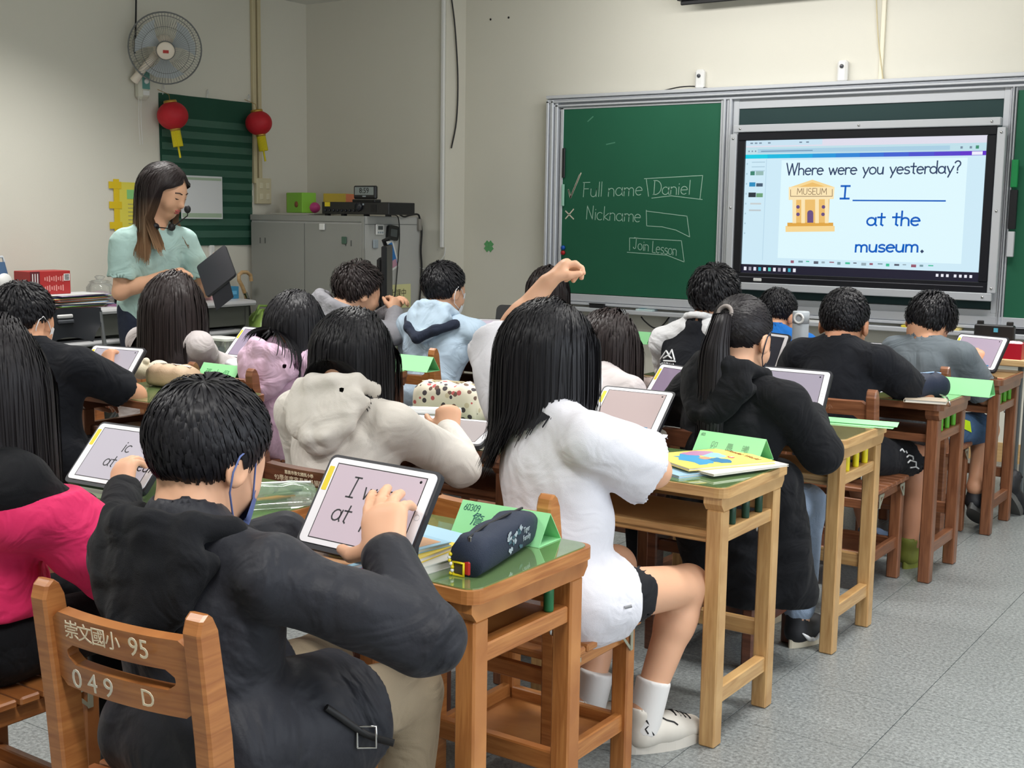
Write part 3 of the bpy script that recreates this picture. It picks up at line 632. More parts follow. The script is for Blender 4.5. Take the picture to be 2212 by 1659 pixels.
# ================================================================ desks and chairs
WOODS = {
 'orange': wood('wood_orange', (158, 96, 46), (190, 128, 70)), 'tan': wood('wood_tan', (176, 134, 84), (205, 166, 112)),
 'brown': wood('wood_brown', (112, 68, 44), (142, 92, 62)), 'dark': wood('wood_dark', (84, 48, 34), (112, 68, 48)), 'amber': wood('wood_amber', (146, 88, 46), (176, 116, 64)),
}
def matglass(name, rgb):
    m = mat(name, rgb, .07, coat=1.0, var=.06, vscale=5)
    return m
MATG = {'green': matglass('mat_green', (104, 132, 84)), 'olive': matglass('mat_olive', (138, 132, 88)), 'brown': matglass('mat_brown', (124, 92, 60))}
PEGC = {'dark': mat('peg_dark_green', (22, 62, 44), .4), 'yellow': mat('peg_yellow', (222, 205, 30), .4), 'green': mat('peg_green', (96, 172, 48), .4), 'mid': mat('peg_mid_green', (30, 105, 62), .4)}
DW, DD, DH = .60, .42, .687
_mc = {}
def shared(key, fn, m):
    k = (key, m.name)
    if k not in _mc:
        me = fn(); me.materials.append(m); _mc[k] = me
    return _mc[k]
def rl(dx, dy, dz, ch=.003): return lambda: MB().box((0, 0, 0), (dx, dy, dz), ch).mesh('bar')
def desk(x, y, label, wd_, glass='green', peg=None, npeg=3, group='wooden student desks', rz=0):
    m = WOODS[wd_]; t = thing('student_desk', label, 'desk', (x, y, 0), rz, group)
    def put(name, me, M): return link(name, me, None, t, M)
    put('tabletop', shared('dtop', lambda: MB().prism(rrect(-DW/2, -DD/2, DW/2, DD/2, .03), -.0125, .0125).mesh('tabletop'), m), T(0, 0, DH-.0125))
    put('glass_mat', shared('dmat', lambda: MB().prism(rrect(-DW/2+.008, -DD/2+.008, DW/2-.008, DD/2-.008, .03), 0, .0025).mesh('glass_mat'), MATG[glass]), T(0, 0, DH))
    ap = lambda: MB().prism([(-.2, .037), (-.2, .018), (-.185, 0), (.185, 0), (.2, .018), (.2, .037)], -.025, .025).mesh('apron')
    APM = Matrix(((0, 0, 1, 0), (1, 0, 0, 0), (0, 1, 0, 0), (0, 0, 0, 1)))
    for s in (-1, 1):
        put('apron', shared('dap', ap, m), T(s*.262, 0, .625) @ APM)
        for u in (-1, 1): put('leg', shared('dleg', lambda: MB().box((0, 0, 0), (.625, .045, .045), .004).mesh('leg'), m), T(s*.262, u*.165, .3125) @ Rm(math.pi/2, 'Y'))
        put('shelf_rail', shared('dsr', rl(.285, .032, .036), m), T(s*.262, 0, .553) @ Rm(math.pi/2, 'Z'))
        put('side_stretcher', shared('dss', rl(.285, .03, .045), m), T(s*.262, 0, .128) @ Rm(math.pi/2, 'Z'))
    put('shelf_board', shared('dsb', rl(.50, .33, .012), m), T(0, 0, .545))
    put('shelf_edge', shared('dse', rl(.479, .02, .03), m), T(0, -.155, .548))
    put('back_panel', shared('dbp', rl(.479, .012, .09), m), T(0, .165, .605))
    put('foot_rail', shared('dfr', rl(.479, .025, .045), m), T(0, .165, .222))
    if peg:
        for k in range(npeg):
            py = (.085-.085*k) if npeg == 3 else .09
            put('peg', shared('peg', lambda: MB().lathe([(.0095, 0), (.0105, .004), (.0105, .062), (.008, .066), (0, .066)], 12).mesh('peg'), PEGC[peg]), T(.264, py, .571))
    put('bracket', shared('dbr', lambda: MB().lathe([(.012, 0), (.012, .004), (.006, .006), (0, .006)], 12).mesh('bracket'), M_CHROME), T(.2395, .15, .51) @ Rm(-math.pi/2, 'Y'))
    return t
def back_panel_mesh():
    w, hh, th = .295, .128, .022; N = 48; V = []; F = []
    def outer(a):
        c, s_ = math.cos(a), math.sin(a); k = min(w/2/abs(c) if abs(c) > 1e-6 else 9, hh/2/abs(s_) if abs(s_) > 1e-6 else 9); return c*k, s_*k
    sl, sr = .235, .017
    def slot(a):
        x, z = outer(a); xs = max(-(sl/2-sr), min(sl/2-sr, x*.86)); 
        if abs(x*.86) >= sl/2-sr-1e-9 and abs(z) < hh/2-1e-6:
            an = math.atan2(z*.55, (abs(x)-(sl/2-sr))+.02); return math.copysign(sl/2-sr+sr*math.cos(an), x), sr*math.sin(an)-.004
        an = math.copysign(sr, z); return xs, an-.004
    for i in range(N):
        a = 2*math.pi*(i+.5)/N; ox, oz = outer(a); ix, iz = slot(a)
        for yy in (-th/2, th/2):
            V.append((ox, yy-.012*(1-(ox/(w/2))**2), oz)); V.append((ix, yy-.012*(1-(ix/(w/2))**2), iz))
    for i in range(N):
        j = (i+1) % N; a, b = 4*i, 4*j
        F += [(a, a+1, b+1, b), (a+2, b+2, b+3, a+3), (a, b, b+2, a+2), (a+1, a+3, b+3, b+1)]
    return new_mesh('back_panel', V, F)
def chair(x, y, label, wd_, group='wooden student chairs', rz=0):
    m = WOODS[wd_]; t = thing('student_chair', label, 'chair', (x, y, 0), rz, group)
    def put(name, me, M): return link(name, me, None, t, M)
    def post():
        mb = MB(); pr = []
        for (yc, zc, hw) in ((0, 0, .024), (0, .40, .026), (-.012, .56, .026), (-.035, .735, .022), (-.037, .755, .014), (-.037, .763, .004)): pr.append((yc, zc, hw))
        V = []; F = []; hx = .018
        for yc, zc, hw in pr:
            c = .005
            for a, b in ((-hx+c, -hw), (hx-c, -hw), (hx, -hw+c*.8), (hx, hw-c*.8), (hx-c, hw), (-hx+c, hw), (-hx, hw-c*.8), (-hx, -hw+c*.8)): V.append((a, yc+b, zc))
        for i in range(len(pr)-1):
            for k in range(8): F.append((i*8+k, i*8+(k+1) % 8, (i+1)*8+(k+1) % 8, (i+1)*8+k))
        F += [tuple(reversed(range(8))), tuple(range(len(pr)*8-8, len(pr)*8))]
        return mb.add(V, F).mesh('post')
    for s in (-1, 1):
        put('post', shared('cpost', post, m), T(s*.165, -.165, 0))
        put('leg', shared('cleg', rl(.382, .036, .044, .004), m), T(s*.165, .148, .191) @ Rm(math.pi/2, 'Y'))
        put('seat_rail', shared('csr', rl(.30, .024, .036), m), T(s*.165, 0, .36) @ Rm(math.pi/2, 'Z'))
        put('shelf_rail', shared('cshr', rl(.30, .022, .045), m), T(s*.165, 0, .14) @ Rm(math.pi/2, 'Z'))
        for u in (-1, 1):
            br = lambda: MB().prism([(0, 0), (.05, 0), (.05, .01), (.012, .01), (.012, .05), (0, .05)], 0, .003).prism([(.05, .0), (.05, .01), (.01, .05), (0, .05)], 0, .002).mesh('bracket')
            put('bracket', shared('cbr', br, mat('bracket_steel', (176, 178, 160), .4, .5)), T(s*.19, u*.145, .375) @ (Rm(math.pi/2, 'Z') @ Rm(math.pi/2, 'X') @ Matrix.Diagonal((-u, -1, s, 1))))
    put('back_panel', shared('cbp', back_panel_mesh, m), T(0, -.19, .655) @ Rm(math.radians(7), 'X'))
    for k in range(7): put('slat', shared('cslat', rl(.40, .0445, .018, .004), m), T(0, .150-.0515*k, .391))
    put('front_rail', shared('cfr', rl(.30, .022, .036), m), T(0, .15, .36)); put('rear_rail', shared('cfr', rl(.30, .022, .036), m), T(0, -.165, .34))
    put('shelf_board', shared('cshb', rl(.31, .27, .010), m), T(0, -.005, .125))
    put('shelf_lip', shared('cshl', rl(.31, .02, .04), m), T(0, .14, .138)); put('shelf_lip', shared('cshl', rl(.31, .02, .04), m), T(0, -.15, .138))
    return t
CX = [-1.56, -2.25, -3.62, -4.27]
def dl(px, py, lx, ly): g = pz(px, py, 0); return g[0]-lx, g[1]-ly
d1 = pz(1025, 1283, DH); d2 = pz(1563, 1058, DH)
DK = {}
DK['A'] = (d1[0]-.30, d1[1]+.21); DK['I'] = (d2[0]-.295, d2[1]+.21)
DK['M'] = dl(1797, 1416, .2845, -.1875); DK['O'] = dl(2006, 1262, .2845, -.1875); DK['P'] = dl(2137, 1158, .2845, -.1875)
DK['B'] = (CX[1], DK['A'][1]+.04); DK['G'] = (CX[1], DK['I'][1]+.03); DK['C'] = (CX[2], 3.03)
DK['K'] = (CX[1], DK['M'][1]+.02); DK['E'] = (CX[2]-.05, 3.92); DK['D'] = (CX[3], 3.94)
DK['L'] = (CX[1], DK['O'][1]+.03); DK['H'] = (CX[2], 4.93); DK['F'] = (CX[3], 4.95)
DK['N'] = (CX[1], DK['P'][1]+.02); DK['J'] = (CX[2]+.05, 5.80); DK['X'] = (CX[3]+.03, 5.82)
spec = [('A', 'orange wooden desk with green mat in front, one green peg', 'orange', 'green', 'mid', 1), ('B', 'wooden desk with green mat left of the nearest desk', 'orange', 'green', None, 0),
 ('I', 'tan wooden desk with three dark green pegs holding the yellow book', 'tan', 'green', 'dark', 3), ('G', 'brown wooden desk under the patterned pouch', 'brown', 'green', None, 0),
 ('C', 'wooden desk with green mat carrying the beige pouch and bear', 'brown', 'green', None, 0), ('M', 'tan wooden desk with three yellow pegs in the aisle column', 'tan', 'olive', 'yellow', 3),
 ('K', 'wooden desk carrying the grey-pink pouch, left of the yellow-peg desk', 'brown', 'green', None, 0), ('E', 'wooden desk in front of the pink hooded student', 'brown', 'green', None, 0),
 ('D', 'wooden desk in front of the long-haired student by the teacher', 'amber', 'green', None, 0), ('O', 'dark brown desk with bright green pegs and a navy pencil case', 'brown', 'green', 'green', 3),
 ('L', 'brown desk in front of the student in the black and white shirt', 'brown', 'brown', None, 0), ('H', 'brown desk in front of the student in the light blue hoodie', 'brown', 'green', None, 0),
 ('F', 'brown desk in front of the student in the grey hoodie', 'brown', 'green', None, 0), ('P', 'dark brown desk with green pegs nearest the front wall on the right', 'brown', 'brown', 'green', 3),
 ('N', 'brown desk in front of the boy in the blue jacket', 'brown', 'brown', None, 0), ('X', 'brown desk carrying a tablet beyond the light blue hoodie', 'brown', 'green', None, 0), ('J', 'wooden desk with bright green pegs below the green chalkboard', 'amber', 'green', 'green', 3)]
DESK = {}
for k, l, w_, g_, p_, n_ in spec: DESK[k] = desk(DK[k][0], DK[k][1], l, w_, g_, p_, n_)
pc = lambda px, py: pz(px, py, .763)
CH = {}
a, b = pc(112, 1256), pc(462, 1336)
CH['A'] = ((a[0]+b[0])/2-.045, (a[1]+b[1])/2+.205)
for k, p in dict(I=(1182, 1068), G=(765, 990), H=(935, 752), O=(1885, 842), P=(2042, 792)).items():
    q = pc(*p); CH[k] = (q[0]-.165, q[1]+.205)
q, r = pc(413, 783), pc(543, 795); CH['E'] = ((q[0]+r[0])/2, q[1]+.22)
CH['D'] = (CX[3]+.02, pc(155, 757)[1]+.23)
CH['B'] = (CX[1]-.06, CH['A'][1]+.02); CH['C'] = (CX[2]-.1, 2.62); CH['M'] = (CX[0]-.06, DK['M'][1]-.295)
CH['K'] = (CX[1]-.02, DK['K'][1]-.42); CH['L'] = (CX[1]-.02, DK['L'][1]-.50); CH['F'] = (CX[3], DK['F'][1]-.50); CH['N'] = (CX[1], DK['N'][1]-.40); CH['J'] = (CX[2], DK['J'][1]-.4)
cw = dict(A='amber', I='orange', G='dark', E='brown', D='amber', H='amber', O='brown', P='brown', B='amber', C='brown', M='dark', K='brown', L='brown', F='brown', N='brown', J='brown')
who = dict(A='nearest wooden chair with painted school lettering on its back', I='orange wooden chair under the student with the raised hand', G='dark wooden chair with a dedication on its back, under the cream hoodie', E='wooden chair under the pink hoodie', D='wooden chair under the very long-haired student', H='light wooden chair under the light blue hoodie', O='brown slotted chair in front of the yellow-peg desk', P='brown wooden chair under the boy in grey', B='wooden chair under the student in pink and black', C='wooden chair under the boy in black at the far left', M='dark wooden chair under the ponytail student', K='wooden chair under the student in white with navy mask', L='wooden chair under the black and white shirt', F='wooden chair under the grey hoodie', N='wooden chair under the boy in the blue jacket', J='wooden chair under the student below the chalkboard')
CHAIR = {}
for k in CH: CHAIR[k] = chair(CH[k][0], CH[k][1], who[k], cw[k], rz=math.radians(4.8) if k == 'A' else 0)
# painted lettering on chair backs
M_PAINT = mat('paint_cream', (222, 208, 180), .7); M_PAINT2 = mat('paint_white', (205, 198, 182), .75)
def chair_text(k, s, size, x, z, m=M_PAINT):
    text(s, size, m, CHAIR[k], T(x, -.2175-.0085*(1-(x/.15)**2), .655+z) @ Rm(math.radians(97), 'X'), align='CENTER')
for i, ch in enumerate('崇文國小'): chair_text('A', ch, .033, -.085+.031*i, .041)
chair_text('A', '95', .044, .062, .040)
for i, ch in enumerate('049'): chair_text('A', ch, .046, -.075+.036*i, -.036, M_PAINT2)
chair_text('A', 'D', .040, .078, -.036)
chair_text('G', '嘉義市崇文國民小學', .011, 0, .05); chair_text('G', '93學年度家長委員捐贈', .017, 0, .033); chair_text('G', '94.06.600.00292-02', .009, 0, .017)
chair_text('P', '95', .03, .06, .042); chair_text('O', '文國小', .02, .0, .035, mat('paint_faint', (150, 112, 88), .7)); chair_text('O', '006', .03, .0, -.045, mat('paint_faint', (150, 112, 88), .7))

# ================================================================ tablets, cards, pouches, books
M_TFR = mat('tablet_white', (236, 234, 238), .25); M_CASE = mat('tablet_case', (32, 33, 40), .5)
M_YST = mat('sticker_yellow', (228, 205, 40), .6); M_INK = mat('pen_ink', (34, 34, 40), .6)
def scr(name, rgb, k=.55):
    if name in MATS: return MATS[name]
    m = mat(name, rgb, .12, spec=.5); b = m.node_tree.nodes['Principled BSDF']
    b.inputs['Base Color'].default_value = tuple(v*.35 for v in lin(rgb))+(1,); b.inputs['Emission Color'].default_value = lin(rgb)+(1,); b.inputs['Emission Strength'].default_value = k
    return m
def tablet(label, BL, BR, TL, screen=(204, 188, 200), k=.55, w=None, stand=True, home=True, glyphs=None, button=True):
    BL, BR, TL = (Vector(tuple(map(float, p))) for p in (BL, BR, TL))
    x = (BR-BL); W_ = w or x.length; x.normalize(); y = (TL-BL); y -= x*y.dot(x); H_ = y.length; y.normalize(); n = x.cross(y)
    c = BL+x*(x.dot(BR-BL)/2)
    t = thing('tablet', label, 'tablet', tuple(c)); t.rotation_euler = Matrix((x, y, n)).transposed().to_euler()
    MB().prism(rrect(-W_/2-.0012, -.005, W_/2+.0012, H_+.0012, .014), -.012, .0005).build('case', M_CASE, t)
    MB().prism(rrect(-W_/2+.005, .005, W_/2-.005, H_-.005, .011), -.0015, .0025).build('body', M_TFR, t)
    sw0, sw1, sh0, sh1 = -W_/2+.026, W_/2-.026, .017, H_-.017
    sc_ = MB().prism([(sw0, sh0), (sw1, sh0), (sw1, sh1), (sw0, sh1)], .0025, .0028).build('screen', scr('scr_%d_%d_%d' % screen, screen, k), t)
    MB().prism([(sw0-.002, sh0-.002), (sw1+.002, sh0-.002), (sw1+.002, sh1+.002), (sw0-.002, sh1+.002)], .0024, .0026).build('screen_border', M_BLACK, t)
    MB().prism(rrect(-W_/2+.008, H_*.6, -W_/2+.02, H_*.87, .002), .0025, .0029).build('name_sticker', M_YST, t)
    if home: MB().tube([(W_/2-.0155+.0055*math.cos(2*math.pi*i/16), H_/2+.0055*math.sin(2*math.pi*i/16), .0026) for i in range(17)], .0006, 4, False).build('home_button', M_ALU2, t)
    if button: MB().prism(rrect(sw1-.03, sh0+.003, sw1-.012, sh0+.009, .001), .0027, .003).build('screen_button', em('tab_btn', (60, 150, 200), .8), t)
    MB().lathe([(.003, 0), (0, .0004)], 8).build('screen_dot', M_BLACK, t, T(sw1-.01, sh1-.008, .0028))
    if stand:
        # folded flap behind that props the tablet up: from mid back down to the support plane
        a = math.asin(max(-.99, min(.99, y.z))); ye = H_*.2; te = max(.02, ye*math.tan(a)-.004)
        V = [(-W_*.42, H_*.62, -.014), (W_*.42, H_*.62, -.014), (W_*.42, ye, -te), (-W_*.42, ye, -te)]
        V2 = [(p[0], p[1]-.004, p[2]+.003) for p in V]
        MB().add(V+V2, [(0, 1, 2, 3), (7, 6, 5, 4), (0, 4, 5, 1), (1, 5, 6, 2), (2, 6, 7, 3), (3, 7, 4, 0)]).build('stand_flap', M_CASE, t)
    if glyphs:
        for s_, gx_, gy_, sz, wd2 in glyphs:
            ls, L = hand_lines(s_, sz*H_, slant=.12, jitter=.03)
            stroke_mesh(ls, wd2, .0003).build('handwriting', M_INK, t, T(-W_/2+gx_*W_, gy_*H_, .0028))
    return t
def tabp(label, BLpx, BRpx, z, tilt, w=.25, hr=.70, **k):
    """tablet standing on plane z: bottom corners from pixels, tilted back"""
    a, b = pz(*BLpx, z), pz(*BRpx, z); x = (b-a)/np.linalg.norm(b-a); f_ = np.array([-x[1], x[0], 0]); m_ = (a+b)/2
    t = math.radians(tilt); up = f_*math.cos(t)+np.array([0, 0, 1.])*math.sin(t)
    return tablet(label, m_-x*w/2, m_+x*w/2, m_-x*w/2+up*w*hr, **k)
ZT_ = DH+.0026
tablet('upright tablet showing handwriting on the nearest desk, hand touching it', (-1.612, 1.64, .742), (-1.351, 1.646, .738), (-1.611, 1.743, .893), (214, 196, 206), .62,
       glyphs=[('I was', .27, .58, .22, .0016), ('at', .22, .30, .22, .0016), ('house', .50, .24, .2, .0016)])
tablet('tablet with handwriting beside the pink jacket, under a spread hand', (-2.534, 1.804, ZT_+.022), (-2.273, 1.824, ZT_+.022), (-2.544, 1.921, .835), (206, 200, 210), .62,
       glyphs=[('Tic', .42, .56, .2, .0015), ('at museum', .34, .3, .2, .0015)])
tabp('tablet with grey screen in front of the boy in black at the far left', (158, 826), (268, 836), ZT_+.015, 48, .255, screen=(196, 190, 202), k=.55)
tablet('tablet with lilac screen left of the pink hoodie', (-4.242, 3.864, ZT_+.015), (-3.987, 3.862, ZT_+.015), (-4.239, 3.992, .834), (188, 172, 196), .55)
tabp('tablet with mauve screen beside the grey-pink pouch', (1385, 874), (1482, 892), ZT_+.015, 52, .25, screen=(158, 140, 164), k=.5)
tabp('tablet with pale screen behind the shoulder of the white T-shirt', (1275, 925), (1402, 940), ZT_+.015, 42, .25, screen=(206, 186, 184), k=.6, home=False)
tabp('tablet leaning in front of the ponytail student', (1640, 893), (1752, 905), ZT_+.015, 60, .25, screen=(176, 168, 184), k=.55)
tabp('tablet with white screen glare beyond the boy in the black T-shirt', (1856, 800), (1936, 806), ZT_+.015, 40, .25, screen=(240, 236, 244), k=.9)
tabp('tablet in front of the boy in the grey T-shirt', (2060, 792), (2128, 800), ZT_+.015, 55, .25, screen=(196, 178, 198), k=.55)
tabp('tablet lying low in front of the cream hoodie', (880, 948), (1026, 962), ZT_+.015, 14, .25, screen=(206, 196, 196), k=.5)
tabp('tablet in front of the light blue hoodie', (1010, 728), (1064, 730), ZT_+.015, 30, .25, screen=(226, 214, 230), k=.6, stand=True)
tabp('tablet edge behind the ponytail student, beside the grey flask', (1600, 794), (1672, 806), ZT_+.015, 68, .25, screen=(60, 60, 72), k=.3)
# name cards: folded green tents
M_CARD = mat('card_green', (150, 222, 158), .75, var=.02); M_CARDI = mat('card_green_inside', (96, 190, 112), .8)
def name_card(label, p, w=.212, hh=.062, half=.045, rz=0, flat=False):
    t = thing('name_card', label, 'name card', (p[0], p[1], ZT_), rz, 'folded green name cards')
    def leaf(V, nm):
        n_ = Vector(V[1])-Vector(V[0]); n_ = n_.cross(Vector(V[2])-Vector(V[0])).normalized()*.0007
        MB().add([tuple(Vector(v)+n_) for v in V]+[tuple(Vector(v)-n_) for v in V], [(0, 1, 2, 3), (7, 6, 5, 4), (0, 4, 5, 1), (1, 5, 6, 2), (2, 6, 7, 3), (3, 7, 4, 0)]).build(nm, M_CARD, t)
    leaf([(-w/2, -half, 0), (w/2, -half, 0), (w/2, 0, hh), (-w/2, 0, hh)], 'front_leaf'); leaf([(w/2, half, 0), (-w/2, half, 0), (-w/2, 0, hh), (w/2, 0, hh)], 'rear_leaf')
    leaf([(-w/2, -half, 0.001), (-w/2, half, 0.001), (w/2, half, .001), (w/2, -half, .001)], 'base_leaf')
    an = math.atan2(hh, half)
    t['_'] = 0; del t['_']
    return t, T(0, -half, 0) @ Rm(an, 'X') @ T(0, 0, .0010)
def card_text(t, s, size, x, y, m): text(s, size, m, t[0], t[1] @ T(x, y, 0), align='CENTER', depth=.0002)
M_PEN = mat('pen_teal', (20, 86, 84), .7); M_PENC = mat('pencil_grey', (120, 160, 126), .8)
p0, p1 = pz(972, 1150, ZT_), pz(1162, 1184, ZT_); q = (p0+p1)/2
c = name_card('green folded name card marked 60309 on the nearest desk', (q[0], q[1]+.045), w=float(np.linalg.norm(p1-p0)), rz=math.atan2(p1[1]-p0[1], p1[0]-p0[0]))
write('60309', .014, .0006, M_PEN, c[0], c[1] @ T(-.098, .055, 0), jitter=.03)
for i, ch in enumerate('詹巽契'): card_text(c, ch, .032, -.055+.048*i, .036, M_PEN)
p0, p1 = pz(1482, 978, ZT_), pz(1655, 1005, ZT_); q = (p0+p1)/2
c = name_card('green folded name card with pencilled characters beside the yellow book', (q[0], q[1]+.045), rz=math.atan2(p1[1]-p0[1], p1[0]-p0[0]))
for i, ch in enumerate('卯晨曦'): card_text(c, ch, .024, -.045+.05*i, .036, M_PENC)
write('60314', .008, .0004, M_PENC, c[0], c[1] @ T(-.098, .062, 0))
for px, py, l in ((468, 822, 'green folded name card with pale characters beside the beige pouch'), (885, 800, 'green folded name card half hidden behind the cream hoodie'), (1362, 741, 'green folded name card on the desk below the chalkboard'), (2078, 853, 'green folded name card beside the navy pencil case')):
    q = pz(px, py, ZT_); c = name_card(l, (q[0], q[1]+.03))
    if px < 500:
        for i, ch in enumerate('張士倪'): card_text(c, ch, .034, -.055+.05*i, .034, mat('pencil_grey2', (70, 150, 90), .8))
q0, q1 = pz(1785, 912, ZT_), pz(1930, 924, ZT_)
t = thing('flattened_card', 'flattened green name card at the far edge of the yellow-peg desk', 'name card', tuple((q0+q1)/2), math.atan2(q1[1]-q0[1], q1[0]-q0[0]))
MB().prism([(-.11, -.03), (.11, -.03), (.11, .03), (-.11, .03)], 0, .001).build('base_leaf', M_CARD, t)
MB().add([(-.11, -.005, .003), (.12, -.005, .003), (.12, .035, .012), (-.11, .035, .012), (-.11, -.005, .0045), (.12, -.005, .0045), (.12, .035, .0135), (-.11, .035, .0135)], [(0, 3, 2, 1), (4, 5, 6, 7), (0, 1, 5, 4), (1, 2, 6, 5), (2, 3, 7, 6), (3, 0, 4, 7)]).build('top_leaf', M_CARD, t)
q = pz(1768, 918, ZT_); tag(MB().prism([(-.02, -.03), (.012, -.035), (.02, .0), (.014, .02), (.022, .035), (-.02, .03)], 0, .001).build('paper_note', mat('paper_yellow', (228, 218, 150), .8), None, T(*q)), 'torn pale yellow paper note on the yellow-peg desk', 'paper')
# books
def book(label, x, y, z, w, d, th, rz, cover, pages=(225, 222, 214), art=None, spine=None, group=None):
    t = thing('book', label, 'book', (x, y, z), rz, group)
    MB().box((.002, 0, th/2), (w-.008, d-.006, th-.003)).build('pages', mat('pages_%d' % pages[0], pages, .85), t)
    mc = mat('cover_%d_%d_%d' % cover, cover, .35)
    MB().box((0, 0, th-.0008), (w, d, .0016)).build('cover', mc, t); MB().box((0, 0, .0008), (w, d, .0016)).build('back_cover', mc, t)
    MB().box((-w/2+.001, 0, th/2), (.002, d, th)).build('spine', mat('spine_%d_%d_%d' % (spine or cover), spine or cover, .4), t)
    if art:
        for i, (rgb, pts) in enumerate(art):
            MB().prism(pts, th, th+.0004+.0001*i).build('cover_art', mat('art_%d_%d_%d' % rgb, rgb, .45), t)
    return t
def blobp(cx, cy, rx, ry, n=14, j=.25, sd=1):
    R = random.Random(sd); return [(cx+rx*math.cos(2*math.pi*i/n)*(1+R.uniform(-j, j)), cy+ry*math.sin(2*math.pi*i/n)*(1+R.uniform(-j, j))) for i in range(n)]
# under the nearest tablet
Z0 = ZT_
bk = [('thick grey-edged workbook at the bottom of the pile under the nearest tablet', (-1.50, 1.775), .21, .275, .017, -6, (206, 206, 200)), ('yellow book in the pile under the nearest tablet', (-1.515, 1.755), .20, .27, .010, 3, (226, 196, 70)), ('blue edged picture book on top of the pile under the nearest tablet', (-1.56, 1.755), .235, .27, .008, -9, (150, 190, 212))]
for l, (x, y), w_, d_, th, r_, c in bk:
    art = None
    if th == .008: art = [((196, 150, 112), [(-.105, -.125), (.105, -.125), (.105, .12), (-.105, .12)])]+[((150, 112, 84), blobp(.03*i-.05, -.09+.05*(i % 3), .022, .014, sd=i)) for i in range(5)]+[((232, 230, 224), [(-.09, -.11), (-.05, -.11), (-.05, -.07), (-.09, -.07)])]+[((232, 190, 80), blobp(.05, -.08, .03, .018, sd=9))]
    if th == .010: art = [((190, 40, 90), blobp(.06, -.11, .012, .01, sd=3)), ((120, 90, 40), [(.02, -.128), (.09, -.128), (.09, -.122), (.02, -.122)])]
    book(l, x, y, Z0, w_, d_, th, math.radians(r_), c, art=art, group='books under the nearest tablet'); Z0 += th+.0003
q = pz(915, 1180, ZT_); book('light blue book with a yellow tab behind the nearest tablet', q[0]-.03, q[1]+.02, ZT_, .15, .21, .014, math.radians(82), (168, 205, 226), art=[((228, 200, 70), [(-.07, -.10), (-.02, -.10), (-.02, -.05), (-.07, -.05)])])
# books on the second desk
p = pz(1545, 1008, ZT_)
bz = ZT_
for l, dx, dy, w_, d_, th, r_, c in (('pale blue workbook under the yellow book', -.05, -.05, .21, .26, .007, -24, (160, 196, 224)), ('white workbook between the blue and yellow books', .02, .0, .215, .27, .006, -22, (220, 216, 206)), ('yellow English course book with a blue cartoon cover on the tan desk', -.02, -.002, .21, .275, .008, -30, (238, 212, 112))):
    art = None
    if c[0] == 238: art = [((70, 150, 195), blobp(.01, -.05, .07, .045, 18, .3, 4)), ((150, 195, 215), blobp(-.03, .02, .04, .035, 14, .3, 5)), ((180, 130, 165), blobp(-.065, .0, .028, .045, 14, .35, 6)), ((60, 120, 165), blobp(.045, .0, .04, .03, 14, .3, 7)), ((205, 150, 120), blobp(.005, -.02, .018, .018, 10, .2, 8)), ((215, 60, 60), blobp(.02, .055, .012, .008, 10, .2, 3))]
    t = book(l, p[0]+dx, p[1]+dy+.01, bz, w_, d_, th, math.radians(r_), c, art=art); bz += th+.0003
    if art: text('Wonder World', .024, mat('book_red', (150, 70, 40), .6), t, T(0, .105, th+.0006), align='CENTER', depth=.0002); text('8', .02, M_WHITE, t, T(.02, .055, th+.0011), align='CENTER', depth=.0002)
# pencil cases
def loft(sections, n=20, p=2.6):
    """superellipse sections: (centre, half-width vec a, half-height vec b)"""
    V, F = [], []
    for c, a, b in sections:
        for k in range(n):
            an = 2*math.pi*k/n; ca, sa = math.cos(an), math.sin(an)
            u = math.copysign(abs(ca)**(2/p), ca); v = math.copysign(abs(sa)**(2/p), sa)
            V.append(tuple(Vector(c)+Vector(a)*u+Vector(b)*v))
    m_ = len(sections)
    for i in range(m_-1):
        for k in range(n): F.append((i*n+k, i*n+(k+1) % n, (i+1)*n+(k+1) % n, (i+1)*n+k))
    F += [tuple(reversed(range(n))), tuple(range((m_-1)*n, m_*n))]
    return V, F
def pouch(label, c, L, w, hh, rz, m, zipm, group=None, name='pencil_case', p=3.0):
    t = thing(name, label, 'pencil case', tuple(c), rz, group)
    secs = []
    for i in range(9):
        u = -1+2*i/8; e = (1-abs(u)**6)*.12+.88; sag = 1+.05*math.sin(i*2.3)
        secs.append(((u*L/2, 0, hh/2*sag*e), (0, w/2*e, 0), (0, 0, hh/2*sag*e)))
    V, F = loft(secs, 24, p); MB().add(V, F, None, True).build('body', m, t)
    MB().tube([(-L*.47, 0, hh*.96), (-L*.2, .004, hh*1.0), (L*.2, -.003, hh*1.02), (L*.47, 0, hh*.95)], .0028, 6).build('zip', zipm, t)
    MB().box((-L*.48, -.004, hh*.8), (.006, .006, .03), .001).build('zip_pull', M_CHROME, t)
    return t
M_NAVY = mat('case_navy', (30, 40, 60), .7, bump=.25, bscale=500); M_SILV = mat('silver_print', (165, 176, 184), .5)
a, b = pz(1010, 1245, ZT_), pz(1128, 1170, ZT_)
ang = math.atan2(b[1]-a[1], b[0]-a[0])
t = pouch('navy blue fabric pencil case with silver print on the nearest desk', (a+b)/2, float(np.linalg.norm(b-a))+.01, .075, .075, ang, M_NAVY, M_DARK)
text('Tiger', .016, M_SILV, t, T(.045, -.0385, .048) @ Rm(math.pi/2, 'X'), depth=.0003); text('Family', .016, M_SILV, t, T(.043, -.0385, .032) @ Rm(math.pi/2, 'X'), depth=.0003)
for i in range(16):
    R = random.Random(i); MB().prism(blobp(-.04+R.uniform(0, .075), .02+R.uniform(0, .04), .007, .005, 9, .5, i), 0, .0004).build('print_motif', M_SILV if i % 3 else mat('teal_print', (60, 92, 105), .6), t, T(0, -.0382, 0) @ Rm(math.pi/2, 'X'))
